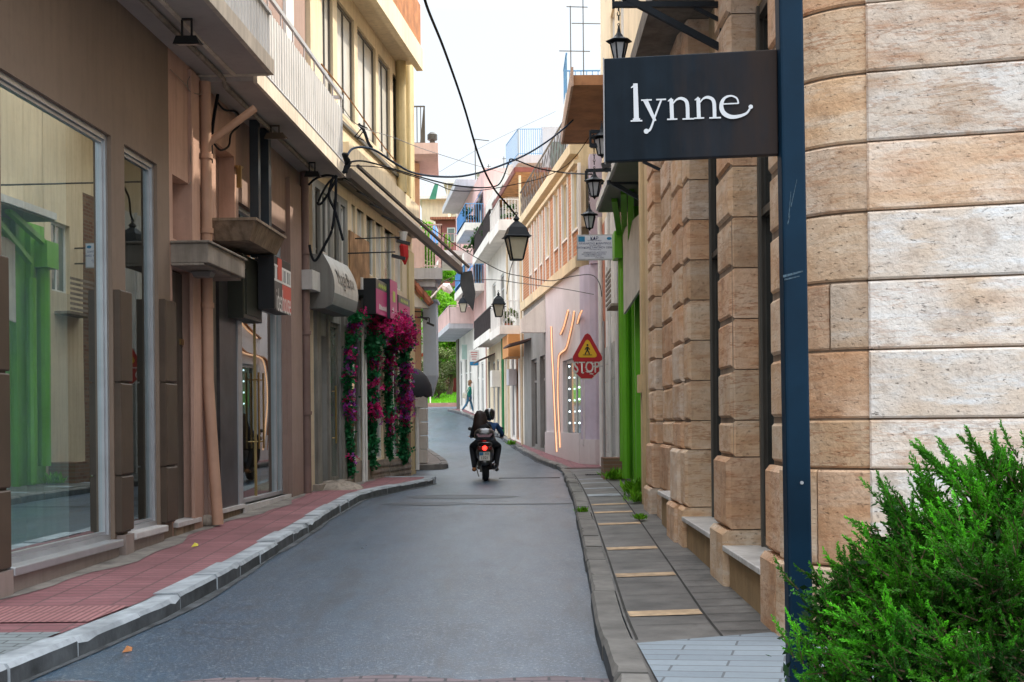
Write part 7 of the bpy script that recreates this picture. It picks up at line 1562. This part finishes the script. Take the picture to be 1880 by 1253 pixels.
mb = MB(); c = Vector(q(.10,.97,1.60)); prof = [(.0001,-.15),(.09,-.148),(.115,-.11),(.128,-.03),(.132,.03),(.115,.09),(.07,.125),(.0001,.138)]; mb.lathe(prof, 16, c); mb.build('helmet', M_helm, rid, smooth='all'); mb = MB(); mb.prism([c+Vector((-.10,.11,-.05)),c+Vector((.10,.11,-.05)),c+Vector((.09,.12,.05)),c+Vector((-.09,.12,.05))],(0,.02,0)); mb.build('visor', M_glassd, rid)
hand(rid, q(.37,1.27,1.05), (0,1,-.1), 1, M_skin, .9); hand(rid, q(-.35,1.28,1.05), (0,1,-.1), -1, M_skin, .9)
for s_ in (-1,1): mb = MB(); mb.tube([q(s_*.24,1.16,.37),q(s_*.24,1.26,.38),q(s_*.25,1.42,.35)], [.04,.055,.035], 8); mb.build('shoe', M_blkc, rid, smooth='all')
pas = thing('person', 'passenger with long dark hair in black clothes sitting behind the rider', 'person', (X-.06, Ys+.5, zg+.85))
body('jacket', [q3(-.02,.50,.95,.165),q3(-.05,.52,1.12,.15),q3(-.08,.56,1.30,.16),q3(-.09,.58,1.42,.09),q3(.08,.58,1.34,.065),q3(.16,.66,1.12,.05),q3(.12,.86,1.05,.04),q3(-.24,.58,1.34,.065),q3(-.31,.62,1.10,.05),q3(-.20,.84,1.02,.04)], [(0,1),(1,2),(2,3),(2,4),(4,5),(5,6),(2,7),(7,8),(8,9)], pas, M_blkc)
body('trousers', [q3(0,.48,.92,.17),q3(.19,.58,.88,.11),q3(.31,.80,.82,.085),q3(.27,.62,.50,.062),q3(.25,.52,.30,.05),q3(-.19,.58,.88,.11),q3(-.31,.80,.82,.085),q3(-.28,.62,.50,.062),q3(-.26,.52,.30,.05)], [(0,1),(1,2),(2,3),(3,4),(0,5),(5,6),(6,7),(7,8)], pas, M_blkc)
body('body', [q3(-.09,.58,1.40,.055),q3(-.09,.59,1.46,.05),q3(-.09,.61,1.53,.085),q3(-.09,.61,1.58,.07)], [(0,1),(1,2),(2,3)], pas, M_skin)
hand(pas, q(.12,.87,1.05), (-.5,1,0), 1, M_skin, .7); hand(pas, q(-.20,.85,1.02), (.6,1,0), -1, M_skin, .7)
mb = MB(); prof = [(.10,-.42),(.15,-.36),(.185,-.26),(.17,-.12),(.14,0),(.125,.07),(.085,.12),(.0001,.14)]; mb.lathe(prof, 22, q(-.11,.56,1.53)); rr = random.Random(3)
for v in mb.v: v.y = Ys+.56+(v.y-Ys-.56)*.75; v.x += rr.uniform(-.018,.018); v.z += rr.uniform(-.02,.02)
mb.build('hair', M_hair, pas, smooth='all')
mb = MB(); mb.bar(q(.02,.36,1.38), q(.16,.38,1.24), .018, .006); mb.build('bag_strap', M_conc, pas)
for s_ in (-1,1): mb = MB(); mb.tube([q(s_*.26,.42,.27),q(s_*.26,.52,.27),q(s_*.27,.68,.25)], [.04,.055,.035], 8); mb.build('shoe', M_sgrey if s_ > 0 else M_rust, pas, smooth='all')

for r_ in (sco, rid, pas):
    b_ = Vector((X, Ys, zg)); r_.location = b_ + (r_.location-b_)*.9; r_.scale = (.93,.93,.9)
